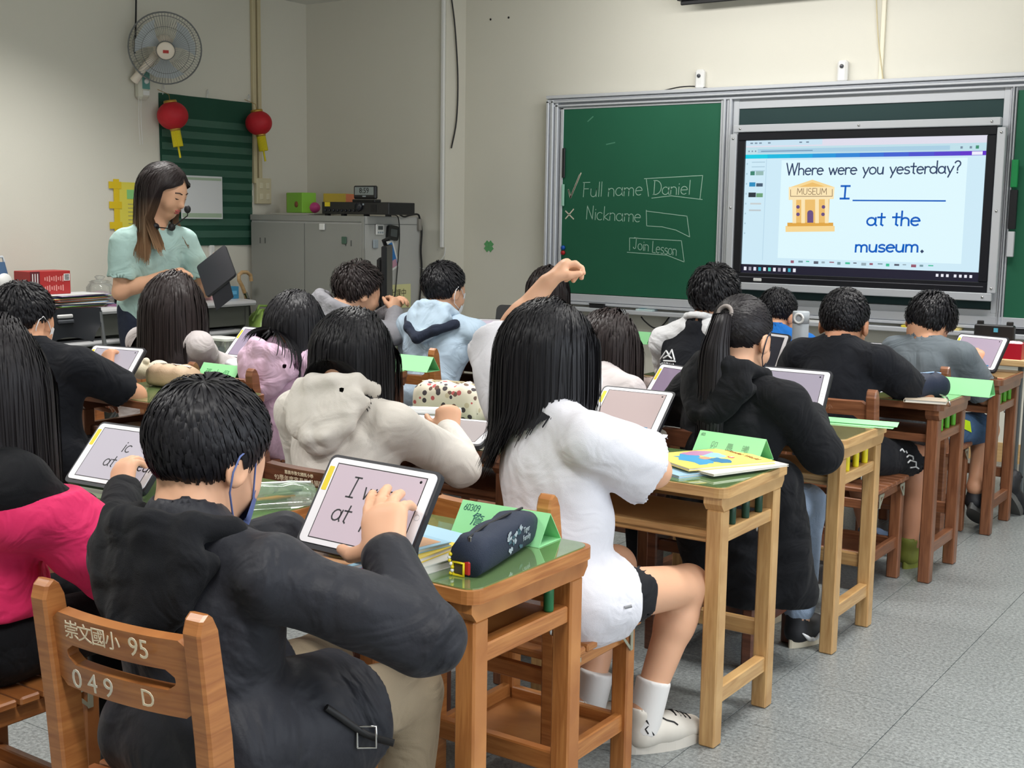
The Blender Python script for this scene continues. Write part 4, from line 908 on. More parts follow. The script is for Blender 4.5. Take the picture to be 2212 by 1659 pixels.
kr = thing('keyring', 'yellow and red square charm on a beaded cord hanging from the navy pencil case', 'keyring', tuple(pz(990, 1245, ZT_)), 0)
MB().tube([(.012*c_, .0, .014+.012*s_) for c_, s_ in ((-1, -1), (1, -1), (1, 1), (-1, 1), (-1, -1))], .0028, 6, False).build('charm_frame', mat('charm_yellow', (222, 200, 30), .3), kr)
MB().box((0, .001, .014), (.02, .004, .02), .002).build('charm_glass', mat('charm_dark', (70, 60, 40), .1), kr); MB().box((.012, .012, .016), (.022, .016, .03), .004).build('charm_red', mat('charm_red', (180, 40, 40), .3), kr)
for i in range(7): MB().ball((-.016+.004*math.sin(i), -.002, .004+.006*i), .0038, 5).build('bead', M_WHITE if i % 2 else mat('charm_yellow', (222, 200, 30), .3), kr)
# clear bag on desk B
q = pz(575, 1100, ZT_)
t = pouch('clear plastic pencil bag with green leaves print on the second desk', (q[0]-.01, q[1]+.02, ZT_), .20, .08, .055, .95, mat('clear_bag', (200, 215, 205), .08, trans=.75, alpha=.6), M_WHITE)
for i in range(5): MB().tube([(-.07+.02*i, -.02+.008*i, .012+.004*i), (.04+.008*i, .01-.006*i, .014+.006*i)], .004, 6).build('pencil', mat('pcl_%d' % (i % 3), [(120, 150, 90), (80, 120, 70), (215, 160, 60)][i % 3], .5), t)
# patterned pouch
M_PAT = bpy.data.materials.new('patterned_cloth'); M_PAT.use_nodes = True; MATS['patterned_cloth'] = M_PAT
nt = M_PAT.node_tree; bs = nt.nodes['Principled BSDF']; tc = nt.nodes.new('ShaderNodeTexCoord'); vo = nt.nodes.new('ShaderNodeTexVoronoi'); vo.inputs['Scale'].default_value = 42
nt.links.new(tc.outputs['Object'], vo.inputs['Vector']); cr = nt.nodes.new('ShaderNodeValToRGB'); cr.color_ramp.interpolation = 'CONSTANT'
cr.color_ramp.elements[0].color = (1, 1, 1, 1); cr.color_ramp.elements[1].position = .36; cr.color_ramp.elements[1].color = (0, 0, 0, 1)
nt.links.new(vo.outputs['Distance'], cr.inputs[0]); c2 = nt.nodes.new('ShaderNodeValToRGB'); c2.color_ramp.interpolation = 'CONSTANT'
for i, (pos, rgb) in enumerate(((0, (70, 62, 66)), (.3, (190, 90, 90)), (.55, (205, 190, 160)), (.75, (110, 84, 72)))):
    e = c2.color_ramp.elements[i] if i < 2 else c2.color_ramp.elements.new(pos)
    e.position = pos; e.color = lin(rgb)+(1,)
sp = nt.nodes.new('ShaderNodeSeparateColor'); nt.links.new(vo.outputs['Color'], sp.inputs[0]); nt.links.new(sp.outputs[0], c2.inputs[0])
mx = nt.nodes.new('ShaderNodeMix'); mx.data_type = 'RGBA'; mx.inputs['A'].default_value = lin((226, 216, 196))+(1,)
nt.links.new(cr.outputs[0], mx.inputs['Factor']); nt.links.new(c2.outputs[0], mx.inputs['B']); nt.links.new(mx.outputs['Result'], bs.inputs['Base Color']); bs.inputs['Roughness'].default_value = .75
q = pz(950, 912, ZT_); pouch('cream pouch with small face print beside the cream hoodie', (q[0], q[1]+.06, ZT_), .235, .11, .125, .12, M_PAT, M_BEIGE)
q = pz(930, 925, ZT_)
t = thing('paper_roll', 'rolled white workbook lying beside the patterned pouch', 'workbook', (q[0]+.0, q[1]+.0, ZT_+.052), .25)
MB().tube([(-.10, 0, 0), (.1, 0, .008)], .012, 14).build('roll', M_WHITE, t); MB().prism([(-.1, 0), (.1, 0), (.11, -.1), (-.09, -.1)], -.012, -.010).build('sheet', mat('paper_white', (222, 224, 226), .8), t)
for i in range(4): MB().box((-.06+.03*i, 0, .0125), (.018, .012, .001)).build('print', M_SILV, t)
M_BEI = mat('pouch_beige', (196, 168, 140), .6, bump=.15, bscale=200); M_PINKG = mat('pouch_pinkgrey', (190, 172, 168), .8, bump=.3, bscale=60)
q = pz(357, 838, ZT_); pouch('beige pouch with a clear top beside the bear on the left desk', (q[0], q[1]+.04, ZT_), .19, .11, .085, .1, M_BEI, M_CHROME)
q = pz(300, 822, ZT_)
t = thing('plush_bear', 'small cream plush bear with dark eyes beside the beige pouch', 'plush toy', (q[0]-.02, q[1]+.03, ZT_))
mpl = mat('plush_cream', (226, 214, 190), .9, bump=.4, bscale=300, sheen=.5)
MB().ball((0, 0, .04), (.045, .045, .04), 10).build('head', mpl, t); MB().ball((.07, .03, .042), (.05, .04, .038), 10).build('torso', mpl, t)
for s in (-1, 1): MB().ball((.018*s, -.04, .05), .004, 6).build('eye', M_BLACK, t); MB().ball((.03*s, 0, .075), .014, 7).build('ear', mpl, t)
q = pz(1385, 866, ZT_); pouch('grey-pink puffy pencil pouch with stitched lines beside the mauve tablet', (q[0]-.02, q[1]+.04, ZT_), .20, .11, .085, -.15, M_PINKG, M_BEIGE)
q = pz(1428, 944, ZT_); pouch('small white pouch beside the pale tablet on the tan desk', (q[0]-.01, q[1]+.03, ZT_), .12, .05, .028, .1, mat('pouch_white', (222, 214, 204), .8, bump=.3, bscale=60), M_WHITE)
q = pz(1990, 862, ZT_); t = pouch('round navy pencil case with a pale blue zip on the dark desk', (q[0], q[1]+.04, ZT_), .18, .10, .095, 1.15, mat('case_navy2', (24, 34, 56), .65, bump=.2, bscale=300), mat('zip_blue', (160, 190, 225), .5), p=2.2)
q = pz(2000, 868, ZT_); book('small pale notebook under the navy pencil case', q[0], q[1], ZT_, .15, .10, .012, .2, (205, 190, 170))
cable('key_chain', [pz(2030, 852, ZT_+.03), pz(2045, 858, ZT_+.015), pz(2052, 872, ZT_+.01), pz(2052, 884, ZT_-.06), pz(2058, 900, .60), pz(2063, 888, .62)], .0025, M_CHROME, 'silver key chain dangling over the edge of the dark desk', 'keychain')
# clear box on desk D
q = pz(470, 764, ZT_)
t = thing('clear_box', 'clear plastic box with a white lid near the lilac tablet', 'box', (q[0], q[1]+.03, ZT_))
MB().prism(rrect(-.085, -.055, .085, .055, .02), 0, .065).build('tub', mat('clear_plastic', (215, 220, 222), .12, trans=.7, alpha=.55), t); MB().prism(rrect(-.09, -.06, .09, .06, .022), .065, .075).build('lid', M_WHITE, t)
for i in range(4): MB().ball((-.03+.02*i, -.01*i, .02), (.016, .02, .018), 6).build('content', mat('ctn_%d' % (i % 2), [(70, 90, 100), (120, 140, 150)][i % 2], .4), t)
q = pz(527, 800, ZT_)
t = thing('tissue_pack', 'crumpled white plastic tissue pack beside the pink hoodie', 'tissue pack', (q[0], q[1], ZT_))
V, F = loft([((-.075+.15*i/6, 0, .02+.006*math.sin(i*2)), (0, .04+.006*math.sin(i*3), 0), (0, .004*math.sin(i), .02+.006*math.cos(i*2.4))) for i in range(7)], 14, 2.2); MB().add(V, F, None, True).build('bag', mat('plastic_white', (236, 236, 240), .3), t); MB().ball((0, 0, .04), (.02, .012, .018), 6).build('tissue', M_WHITE, t)
# bottles
q = pz(1464, 806, ZT_)
t = thing('drink_bottle', 'clear drink bottle with a purple cap in front of the black and white shirt', 'bottle', (q[0], q[1], ZT_))
MB().lathe([(.03, 0), (.032, .01), (.032, .075), (.026, .1), (.018, .112), (.018, .12)], 18).build('body', mat('bottle_clear', (190, 180, 215), .06, trans=.8, alpha=.6), t); MB().lathe([(.021, .115), (.021, .145), (.018, .148), (0, .148)], 18).build('cap', mat('cap_purple', (92, 60, 150), .35), t)
q = pz(1725, 800, ZT_); qt = pY(1725, 672, q[1]); hf = qt[2]-ZT_
t = thing('water_flask', 'tall grey water flask with a ring handle between two boys', 'flask', (q[0], q[1], ZT_))
mfl = mat('flask_grey', (168, 174, 180), .45)
MB().lathe([(.034, 0), (.036, .01), (.036, hf*.78), (.035, hf*.8)], 20).build('body', mfl, t); MB().lathe([(.037, hf*.8), (.037, hf*.985), (.034, hf), (0, hf)], 20).build('lid', mat('flask_lid', (182, 188, 194), .4), t)
MB().tube([(.02*math.cos(2*math.pi*i/16)+.006, -.04, hf*.89+.02*math.sin(2*math.pi*i/16)) for i in range(17)], .005, 6, False).build('ring', M_WHITE, t)
q = np.array([-1.80, 5.88, ZT_])
t = thing('tin_can', 'small yellow and red tin can in front of the chalk tray', 'can', (q[0], q[1], ZT_)); MB().lathe([(.034, 0), (.036, .003), (.036, .125), (.034, .128), (0, .126)], 20).build('body', mat('can_yellow', (214, 168, 80), .4, var=.15, vscale=25), t); MB().lathe([(.0365, .115), (.0365, .128)], 20).build('rim', M_CHROME, t)

# ================================================================ lectern at the right edge
lx, ly, lz = -1.16, 6.24, .735
t = thing('lectern', 'pale wooden lectern top on a grey metal frame at the right edge', 'lectern', (lx, ly, 0))
mlw = wood('wood_pale', (196, 160, 108), (216, 184, 136))
MB().box((-.02, 0, lz-.016), (.90, .54, .032), .004).build('top', mlw, t)
for s in (-.12, .12): MB().box((-.1, s, lz-.045), (.03, .05, .028), .003).build('support', mlw, t)
for sx in (-.16, -.125):
    for sy in (-.12, .12): MB().box((sx, sy, (lz-.06)/2+.03), (.022, .025, lz-.06), .003).build('post', mat('steel_grey', (128, 136, 138), .4, .4), t)
for sy in (-.12, .12): MB().box((.1, sy, .04), (.56, .03, .03), .004).build('foot', mat('steel_grey', (128, 136, 138), .4, .4), t)
MB().box((.1, .12, lz-.09), (.5, .02, .04)).build('cross_bar', mat('steel_grey', (128, 136, 138), .4, .4), t)
q = pz(2160, 777, lz); s_ = .0
t = thing('gift_box', 'open red gift box with tissue paper on the lectern', 'box', (q[0], 6.035, lz))
mred = mat('box_red', (176, 26, 44), .35)
bwid, bhei, bdep = .155, .072, .11
for s in (-1, 1): MB().box((s*bwid/2, 0, bhei/2), (.004, bdep, bhei)).build('side', mred, t); MB().box((0, s*bdep/2, bhei/2), (bwid, .004, bhei)).build('wall', mred, t)
MB().box((0, 0, .003), (bwid, bdep, .004)).build('bottom', mred, t)
for i in range(5): MB().ball((-.05+.025*i, .01*(i % 2), bhei-.006), (.026, .03, .014), 6).build('tissue', mat('tissue_pink', (226, 196, 200), .8), t)
MB().box((-bwid*.25, -bdep/2-.003, bhei/2), (.014, .002, bhei)).build('ribbon', mat('ribbon_rose', (205, 90, 105), .4), t)
q = pz(2142, 755, lz); t = thing('camera_bag', 'small black electronics case standing behind the red gift box', 'case', (q[0], 6.42, lz))
MB().box((0, 0, .06), (.19, .04, .12), .006).build('body', M_DARK, t); MB().box((.01, -.022, .095), (.02, .004, .02)).build('logo', mat('logo_cyan', (80, 160, 190), .4), t)
for s in (-1, 1): MB().box((s*.07, 0, .128), (.03, .02, .02), .003).build('knob', M_BLACK, t)
# things on the chalk tray
ZTR = ztr-.0015
def ontray(px, py): p = pY(px, py, YF-.085); return p[0]
for px, l, c, w_ in ((1395, 'teal and white printed card pack lying on the chalk tray', (205, 225, 225), .12), (1975, 'yellow booklet lying on the chalk tray under the display', (232, 212, 70), .13), (2058, 'pale yellow booklet on the chalk tray beside the boy in grey', (236, 216, 140), .1)):
    t = thing('tray_booklet', l, 'booklet', (ontray(px, 690), YF-.075, ZTR)); MB().box((0, 0, .006), (w_, .09, .012), .001).build('block', mat('trayb_%d_%d' % (c[0], c[2]), c, .5), t)
    MB().box((-w_*.2, 0, .0124), (w_*.3, .07, .0008)).build('cover_art', mat('traya_%d' % px, (120, 180, 190) if px < 1500 else (120, 90, 40), .5), t)
for px, l in ((1290, 'black felt eraser lying on the chalk tray'), (2215, 'black board eraser at the right end of the chalk tray')):
    t = thing('board_eraser', l, 'eraser', (ontray(px, 690), YF-.075, ZTR)); MB().box((0, 0, .012), (.12, .05, .024), .004).build('felt', M_BLACK, t); MB().box((0, 0, .027), (.122, .052, .008), .002).build('grip', M_DARK, t)
q = ontray(1775, 690); t = thing('white_card', 'white sheet leaning on the chalk tray behind the grey flask', 'paper', (q, YF-.08, ZTR)); MB().box((0, 0, .004), (.16, .08, .008)).build('sheets', M_WHITE, t); MB().box((.02, 0, .0085), (.05, .004, .001)).build('pen', M_DARK, t)

q = pz(1088, 727, ZT_)
t = thing('tablet_cover', 'dark folded tablet cover standing below the chalkboard corner', 'cover', (q[0]+.03, q[1]+.05, ZT_), .35)
MB().prism(rrect(-.11, 0, .11, .175, .03), -.006, .006).build('panel', M_DARK, t, T(0, 0, .002) @ Rm(math.radians(72), 'X')); MB().box((0, .05, .006), (.2, .10, .012), .003).build('base', M_BLACK, t)
# ================================================================ metal cabinet and things on it
cb_b = pY(909, 520, COLY-.01); cbx1 = cb_b[0]; cby0 = pX(788, 520, cbx1)[1]; cbx0 = XL+.03; ctop = pX(788, 467, cbx1)[2]
cw_, cdp = cbx1-cbx0, COLY-.02-cby0
t = thing('metal_cabinet', 'grey metal two-door cabinet in the corner beside the pillar', 'cabinet', ((cbx0+cbx1)/2, cby0+cdp/2, 0))
MB().box((0, .004, ctop/2), (cw_, cdp, ctop), .004).build('body', M_GREY2, t)
MB().box((0, -cdp/2-.002, ctop-.02), (cw_, .012, .04), .002).build('top_frame', M_GREY, t)
for s, nm in ((-1, 'door'), (1, 'door')):
    d = MB().box((s*cw_/4-(.01 if s > 0 else -.005), -cdp/2-.008, ctop/2-.01), (cw_/2-.02, .014, ctop-.09), .002).build(nm, M_GREY, t)
    hx = s*cw_/4+(cw_/4-.05)*(-1 if s > 0 else 1)
    MB().box((hx, -cdp/2-.019, ctop*.36), (.05, .01, .12), .004).build('handle', M_DARK, d)
    for k in (0, 1): MB().box((s*cw_*.40+.05*k*s*-1, -cdp/2-.016, ctop*.86), (.008, .004, .04)).build('vent', mat('vent_dark', (90, 92, 90), .5), d)
MB().box((cw_/2-.012, -cdp/2-.004, ctop*.5), (.024, .012, ctop-.03), .002).build('side_frame', M_GREY, t)
MB().box((cw_/2+.0015, 0, ctop-.055), (.001, cdp, .003)).build('panel_seam', mat('vent_dark', (90, 92, 90), .5), t)
CBF = cby0-.012
# newspapers and boxes on top
q0, q1 = pY(575, 462, cby0+.1), pY(700, 462, cby0+.1)
t = thing('newspaper', 'folded newspaper lying on top of the metal cabinet', 'newspaper', ((q0[0]+q1[0])/2, cby0+.16, ctop+.003))
for k in range(3): MB().prism([(-.20, -.15), (.2, -.13), (.19, .15), (-.17, .12)], .004*k, .004*k+.003).build('sheet', mat('newsprint', (178, 176, 168), .85), t, T(.02*k, .01*k, 0))
def toybox(px0, px1, py0, py1, l, cf, cs, dots, rz, dy):
    a, b = pY(px0, py1, cby0+dy), pY(px1, py0, cby0+dy); W_ = b[0]-a[0]; H_ = b[2]-(ctop+.016)
    t = thing('toy_box', l, 'box', ((a[0]+b[0])/2, cby0+dy+.06, ctop+.016), rz)
    bm_ = MB().box((0, 0, H_/2), (W_*.82, .12, H_), .004).build('body', mat('toy_%d' % cf[0], cf, .3), t)
    MB().box((-W_*.41-.002 if dots == 1 else W_*.41+.002, 0, H_/2), (.004, .116, H_*.96), .001).build('end_panel', mat('toyside_%d' % cs[0], cs, .3), t)
    if dots == 1: MB().lathe([(.022, 0), (.022, .003), (0, .003)], 18).build('dot', mat('dot_brown', (150, 90, 60), .5), t, T(W_*.12, -.061, H_*.42) @ Rm(math.pi/2, 'X'))
    else:
        for k in range(3): MB().lathe([(.014, 0), (.014, .003), (0, .003)], 14).build('dot', M_DARK, t, T(-W_*.28+.042*k, -.061, H_*.35) @ Rm(math.pi/2, 'X'))
    return t
toybox(610, 667, 416, 455, 'green and red foil wrapped box with a brown dot on the cabinet', (140, 200, 70), (150, 40, 50), 1, -.25, .14)
toybox(694, 745, 418, 450, 'yellow and orange foil wrapped box behind the amplifier', (205, 178, 60), (226, 130, 90), 2, .2, .3)
q = pY(678, 446, cby0+.22); tag(MB().ball((0, 0, .04), (.05, .045, .04), 8).build('pink_ball', mat('ball_pink', (190, 60, 130), .5), None, T(q[0], q[1], ctop+.016)), 'pink soft ball between the two foil boxes', 'ball')
a, b = pY(695, 463, cby0+.02), pY(840, 437, cby0+.02); W_ = b[0]-a[0]; H_ = b[2]-ctop-.012
amp = thing('amplifier', 'black stereo amplifier on top of the metal cabinet', 'amplifier', ((a[0]+b[0])/2, cby0+.16, ctop))
MB().box((0, 0, .012+H_/2), (W_, .28, H_), .004).build('body', M_DARK, amp)
for sx in (-1, -.45, .3, 1):
    MB().box((sx*(W_/2-.03), -.11, .006), (.03, .03, .012)).build('foot', M_BLACK, amp)
MB().lathe([(.03, 0), (.028, .018), (0, .018)], 20).build('volume_knob', mat('knob_black', (38, 40, 46), .3), amp, T(W_*.07, -.14, .012+H_*.62) @ Rm(math.pi/2, 'X'))
for k in range(9): MB().lathe([(.009, 0), (.008, .01), (0, .01)], 10).build('knob', mat('knob_black', (38, 40, 46), .3), amp, T(-W_*.44+W_*.062*k, -.14, .012+H_*.3) @ Rm(math.pi/2, 'X'))
MB().box((-W_*.41, -.1415, .012+H_*.8), (.05, .002, .03)).build('label', M_YST, amp); MB().box((W_*.13, -.1415, .012+H_*.82), (.012, .003, .012)).build('lamp', M_SILV, amp)
MB().box((W_*.28, -.1415, .012+H_*.5), (.05, .002, .05)).build('port_panel', M_BLACK, amp)
a, b = pY(764, 437, cby0+.12), pY(812, 401, cby0+.12); cz = ctop+.012+H_
ck = thing('digital_clock', 'black digital clock reading 8:59 on the amplifier', 'clock', ((a[0]+b[0])/2, cby0+.13, cz))
kW = b[0]-a[0]; kH = b[2]-cz
MB().box((0, .01, kH*.09), (kW*1.02, .07, kH*.18), .004).build('base', M_DARK, ck); MB().box((0, 0, kH*.6), (kW, .03, kH*.8), .008).build('case', M_DARK, ck)
MB().box((0, -.016, kH*.68), (kW*.84, .002, kH*.48)).build('display_panel', mat('lcd_grey', (150, 160, 160), .25), ck)
text('8:59', kH*.46, mat('lcd_ink', (20, 24, 28), .4), ck, FRONTM(0, -.0175, kH*.69), align='CENTER'); MB().box((0, -.0165, kH*.36), (.03, .002, .008)).build('button', M_SILV, ck)
# magnets and notes on the cabinet
def oncab(px, py): return pX(px, py, cbx1+.006)
SIDEM = lambda p: frame_on(tuple(p), (0, 1, 0), (1, 0, 0))
p = oncab(819, 496); t = thing('white_timer', 'small white digital timer on the side of the cabinet', 'timer', tuple(p)); MB().box((.006, 0, 0), (.014, .085, .075), .006).build('body', M_WHITE, t); MB().box((.0135, 0, .012), (.001, .05, .026)).build('display_panel', mat('lcd_dark', (80, 86, 88), .3), t)
for k in range(3): MB().box((.0135, -.022+.022*k, -.02), (.003, .014, .012)).build('button', M_SILV, t)
p = oncab(846, 503); t = thing('black_timer', 'rounded black digital timer next to the white one on the cabinet side', 'timer', tuple(p), rot=(math.radians(-8), 0, 0)); MB().prism(rrect(-.058, -.052, .058, .052, .025), 0, .02).build('body', M_DARK, t, SIDEM((0, 0, 0))); MB().prism(rrect(-.034, -.026, .036, .026, .006), .02, .021).build('display_panel', mat('lcd_dark', (80, 86, 88), .3), t, SIDEM((0, 0, 0)))
p = oncab(810, 527); tag(MB().box((.006, 0, 0), (.012, .05, .06), .004).build('grey_magnet', M_SILV, None, T(*p)), 'grey clip magnet on the cabinet side below the timers', 'magnet')
p = oncab(845, 548); t = thing('blue_tag', 'blue and white hanging card on the cabinet side', 'card', tuple(p), rot=(math.radians(22), 0, 0)); MB().prism(rrect(-.05, -.115, .05, .115, .02), 0, .003).build('card', M_WHITE, t, SIDEM((0, 0, 0))); MB().prism(rrect(-.035, -.09, .035, .075, .008), .003, .0036).build('print', mat('tag_blue', (50, 120, 190), .4), t, SIDEM((0, 0, 0))); MB().prism(rrect(-.03, -.1, .03, -.05, .008), .0036, .004).build('print_patch', mat('tag_pink', (200, 150, 170), .4), t, SIDEM((0, 0, 0)))
def onfront(px, py): return pY(px, py, cby0-.018)
p = onfront(697, 490); tag(MB().box((0, -.006, 0), (.05, .014, .045), .004).build('white_magnet', M_WHITE, None, T(*p)), 'white square magnet hook on the right cabinet door', 'magnet')
p = onfront(744, 519); tag(MB().box((0, -.004, 0), (.045, .008, .05), .003).build('green_magnet', mat('mag_green', (70, 100, 84), .5), None, T(*p)), 'dark green square magnet on the right cabinet door', 'magnet')
p = oncab(862, 640); t = thing('yellow_notice', 'pale yellow notice sheet with characters on the cabinet side', 'paper', tuple(p)); MB().box((0, 0, 0), (.002, .26, .17)).build('sheet', mat('paper_cream', (228, 226, 168), .8), t)
text('上課中', .06, mat('ink_brown', (90, 80, 60), .7), t, frame_on((.0016, -.01, .02), (0, 1, 0), (1, 0, 0)), align='CENTER')
cable('amp_cable', [pX(x, y, cbx1+.02) for x, y in ((840, 452), (858, 460), (872, 468), (885, 465), (902, 463), (907, 474), (911, 500), (909, 540), (911, 580), (909, 620), (905, 660))], .007, M_CABLE, 'thick black power cable from the amplifier down the cabinet side')
cable('thin_cable', [pX(x, y, cbx1+.015) for x, y in ((846, 464), (860, 470), (863, 510), (860, 560), (856, 610), (852, 650))], .004, M_CABLE, 'thin black cable down the middle of the cabinet side')
p = pX(906, 485, cbx1+.012); tag(MB().box((0, 0, 0), (.03, .03, .09), .006).build('cable_plug', mat('plug_grey', (150, 146, 138), .5), None, T(p[0], p[1], p[2])), 'grey plug on the black cable at the rear of the cabinet side', 'plug')
# monitor seen edge-on, on the computer desk in front of the cabinet
mx_, my_ = pY(836, 600, 6.15)[0], 6.15
mz0, mz1 = pY(836, 690, my_)[2], pY(832, 530, my_)[2]
mo = thing('computer_monitor', 'black computer monitor seen edge-on in front of the cabinet', 'monitor', (mx_, my_, .66), math.radians(36))
MB().box((.0, 0, (mz0+mz1)/2-.66+.04), (.035, .50, mz1-mz0-.08), .006).build('panel', M_DARK, mo); MB().box((-.035, 0, (mz0+mz1)/2-.66+.02), (.04, .3, (mz1-mz0)*.6), .015).build('back_shell', M_DARK, mo)
MB().tube([(-.05, 0, 0), (-.05, 0, .12), (-.04, 0, .2)], .025, 10).build('stand', M_BLACK, mo); MB().prism(rrect(-.12, -.12, .08, .12, .03), 0, .012).build('base', M_BLACK, mo)
MB().tube([(0, 0, mz1-.68), (-.02, -.02, mz1-.63), (.02, -.04, mz1-.615)], .014, 8).build('webcam', M_BLACK, mo)
dk = thing('side_desk', 'grey computer table under the black monitor', 'desk', (mx_-.05, my_, 0))
MB().box((0, 0, .648), (.5, .7, .024), .004).build('top', M_GREY2, dk)
for sy in (-.3, .3): MB().box((0, sy, .318), (.44, .03, .636), .003).build('side_panel', M_GREY, dk)
# ================================================================ grey computer tables along the left wall
M_DTOP = mat('table_top_grey', (196, 196, 198), .35); M_DBODY = mat('table_body', (96, 98, 92), .5)
def ctable(y0_, y1_, label, zt=.70):
    yc = (y0_+y1_)/2; W_ = y1_-y0_
    t = thing('computer_table', label, 'table', (XL+.27, yc, 0), group='grey computer tables')
    V, F = loft([((0, -W_/2+W_*i/1, zt-.02), (.25, 0, 0), (0, 0, .022)) for i in range(2)], 20, 5); MB().add(V, F, None, False).build('top', M_DTOP, t)
    MB().box((-.02, 0, zt-.11), (.4, W_*.92, .13), .003).build('cavity_box', M_DBODY, t)
    V, F = loft([((.08, -W_*.36+W_*.72*i/6, zt-.215+.0), (.15-.03*abs(i-3)/3, 0, 0), (0, 0, .018)) for i in range(7)], 16, 4); MB().add(V, F, None, True).build('keyboard_tray', M_DTOP, t)
    MB().box((.12, .02, zt-.195), (.12, W_*.4, .012), .003).build('keyboard', mat('keyboard_dark', (60, 62, 66), .5), t)
    for s in (-1, 1): MB().box((-.02, s*W_*.45, (zt-.04)/2), (.42, .03, zt-.05), .003).build('side_panel', M_DBODY, t)
    MB().box((-.2, 0, .4), (.02, W_*.88, .5)).build('back_panel', M_DBODY, t)
    return t
e0, e1 = pX(432, 660, XL+.52)[1], pX(549, 650, XL+.52)[1]
zt_tab = pX(500, 657, XL+.50)[2]
ctable(e0-.03, e1+.02, 'grey computer table with a keyboard tray beside the umbrella', zt_tab+.02)
zt2 = pX(240, 672, XL+.50)[2]
f0, f1 = pX(60, 690, XL+.52)[1], pX(296, 668, XL+.52)[1]
ctable(f0-.1, f1+.05, 'grey computer table under the folders and the red box', zt2+.02)
TT = zt2+.042-.02; TT2 = zt_tab+.022
# red box, folders, jar, cap
def onT(px, py, X=None): return pX(px, py, XL+.30 if X is None else X)
a, b = onT(66, 640), onT(152, 586); 
t = thing('red_box', 'red carton with white printed lines and a barcode on the folder pile', 'box', (XL+.30, (a[1]+b[1])/2, pX(110, 636, XL+.3)[2]))
rW, rH = b[1]-a[1], b[2]-a[2]
MB().box((-.08, 0, rH/2), (.16, rW, rH), .003).build('carton', mat('carton_red', (176, 48, 48), .5), t); MB().box((.001, -rW*.38, rH/2), (.002, rW*.23, rH*.98)).build('dark_band', mat('carton_dark', (96, 34, 42), .5), t)
for k in range(2):
    for j in range(9): MB().box((.0015, -rW*.14+rW*.055*j, rH*(.27+.4*k)), (.001, .008, rH*(.14+.06*((j*7) % 3)))).build('print_line', mat('print_pink', (222, 150, 145), .6), t)
MB().box((.0015, rW*.40, rH*.72), (.001, rW*.15, rH*.3)).build('barcode_label', M_WHITE, t)
for j in range(5): MB().box((.0025, rW*.40, rH*(.62+.05*j)), (.0006, rW*.11, rH*.025)).build('barcode_bar', M_DARK, t)
for j in range(3): MB().box((.0025, -rW*.44+rW*.06*j, rH*.5), (.0006, .006, rH*.8)).build('print_line', M_WHITE, t)
fc = [(190, 44, 50), (214, 196, 60), (120, 180, 60), (70, 84, 150), (90, 60, 130), (205, 200, 190), (60, 120, 180), (200, 190, 80), (190, 50, 60), (150, 200, 180)]
zf = TT; ya, yb = onT(95, 660)[1], onT(222, 655)[1]
ztop = t.location.z; nf = 16; dzf = (ztop-zf)/nf
for k in range(nf):
    R = random.Random(k+3); c_ = fc[k % len(fc)]; off = R.uniform(-.05, .05)
    fo = thing('document_folder', '%s plastic folder piled under the red box, %s' % (('red', 'yellow', 'lime', 'navy', 'violet', 'ivory', 'blue', 'mustard', 'crimson', 'mint')[k % 10], ('lowest of all', 'second from the table', 'third from the table', 'fourth from the table', 'fifth from the table', 'sixth from the table', 'seventh from the table', 'eighth from the table', 'eighth from the top', 'seventh from the top', 'sixth from the top', 'fifth from the top', 'fourth from the top', 'third from the top', 'second from the top', 'topmost of all')[k]), 'folder', (XL+.27+R.uniform(-.02, .03), (ya+yb)/2+off, zf+dzf*k), R.uniform(-.12, .12), 'coloured folders under the red box')
    MB().box((0, 0, dzf*.3), (.24, (yb-ya)*.92, dzf*.42), .001).build('cover', mat('folder_%d' % (k % len(fc)), c_, .35), fo); MB().box((0, 0, dzf*.68), (.225, (yb-ya)*.88, dzf*.3)).build('papers', mat('paper_white', (222, 224, 226), .8), fo)
q = onT(217, 650, XL+.26); jz = TT
t = thing('glass_jar', 'clear glass jar with a ball lid beside the folders', 'jar', (q[0], q[1], jz)); jh = pX(217, 595, q[0])[2]-jz
MB().lathe([(.075, 0), (.085, .01), (.085, jh*.6), (.07, jh*.72), (.062, jh*.75), (.068, jh*.8)], 24).build('body', mat('glass_clear', (232, 238, 238), .03, trans=.92, alpha=.55), t)
MB().lathe([(.06, jh*.8), (.05, jh*.84), (.02, jh*.86), (.03, jh*.92), (.034, jh*.96), (.02, jh), (0, jh)], 20).build('lid', mat('glass_clear', (232, 238, 238), .03, trans=.92, alpha=.55), t)
MB().ball((0, 0, jh*.25), (.07, .07, jh*.22), 9).build('sweets', mat('sweets', (196, 176, 184), .6, var=.3, vscale=40), t)
q = onT(255, 652, XL+.30)
t = thing('cloth_hat', 'black cloth hat on the table beside the teacher', 'hat', (q[0], q[1]+.06, TT)); MB().ball((0, 0, .035), (.08, .08, .065), 10).build('crown', M_BLACK, t); MB().prism([(.1*math.cos(math.radians(a_)), .1+.09*math.sin(math.radians(a_))) for a_ in range(0, 181, 20)], .0, .012).build('brim', M_BLACK, t)
q = onT(262, 658, XL+.42); tag(MB().prism(blobp(0, 0, .03, .09, 12, .3, 4), 0, .012).build('hair_clip', mat('clip_mauve', (140, 96, 130), .5), None, T(q[0], q[1], TT)), 'mauve hair clip lying at the table edge', 'hair clip')
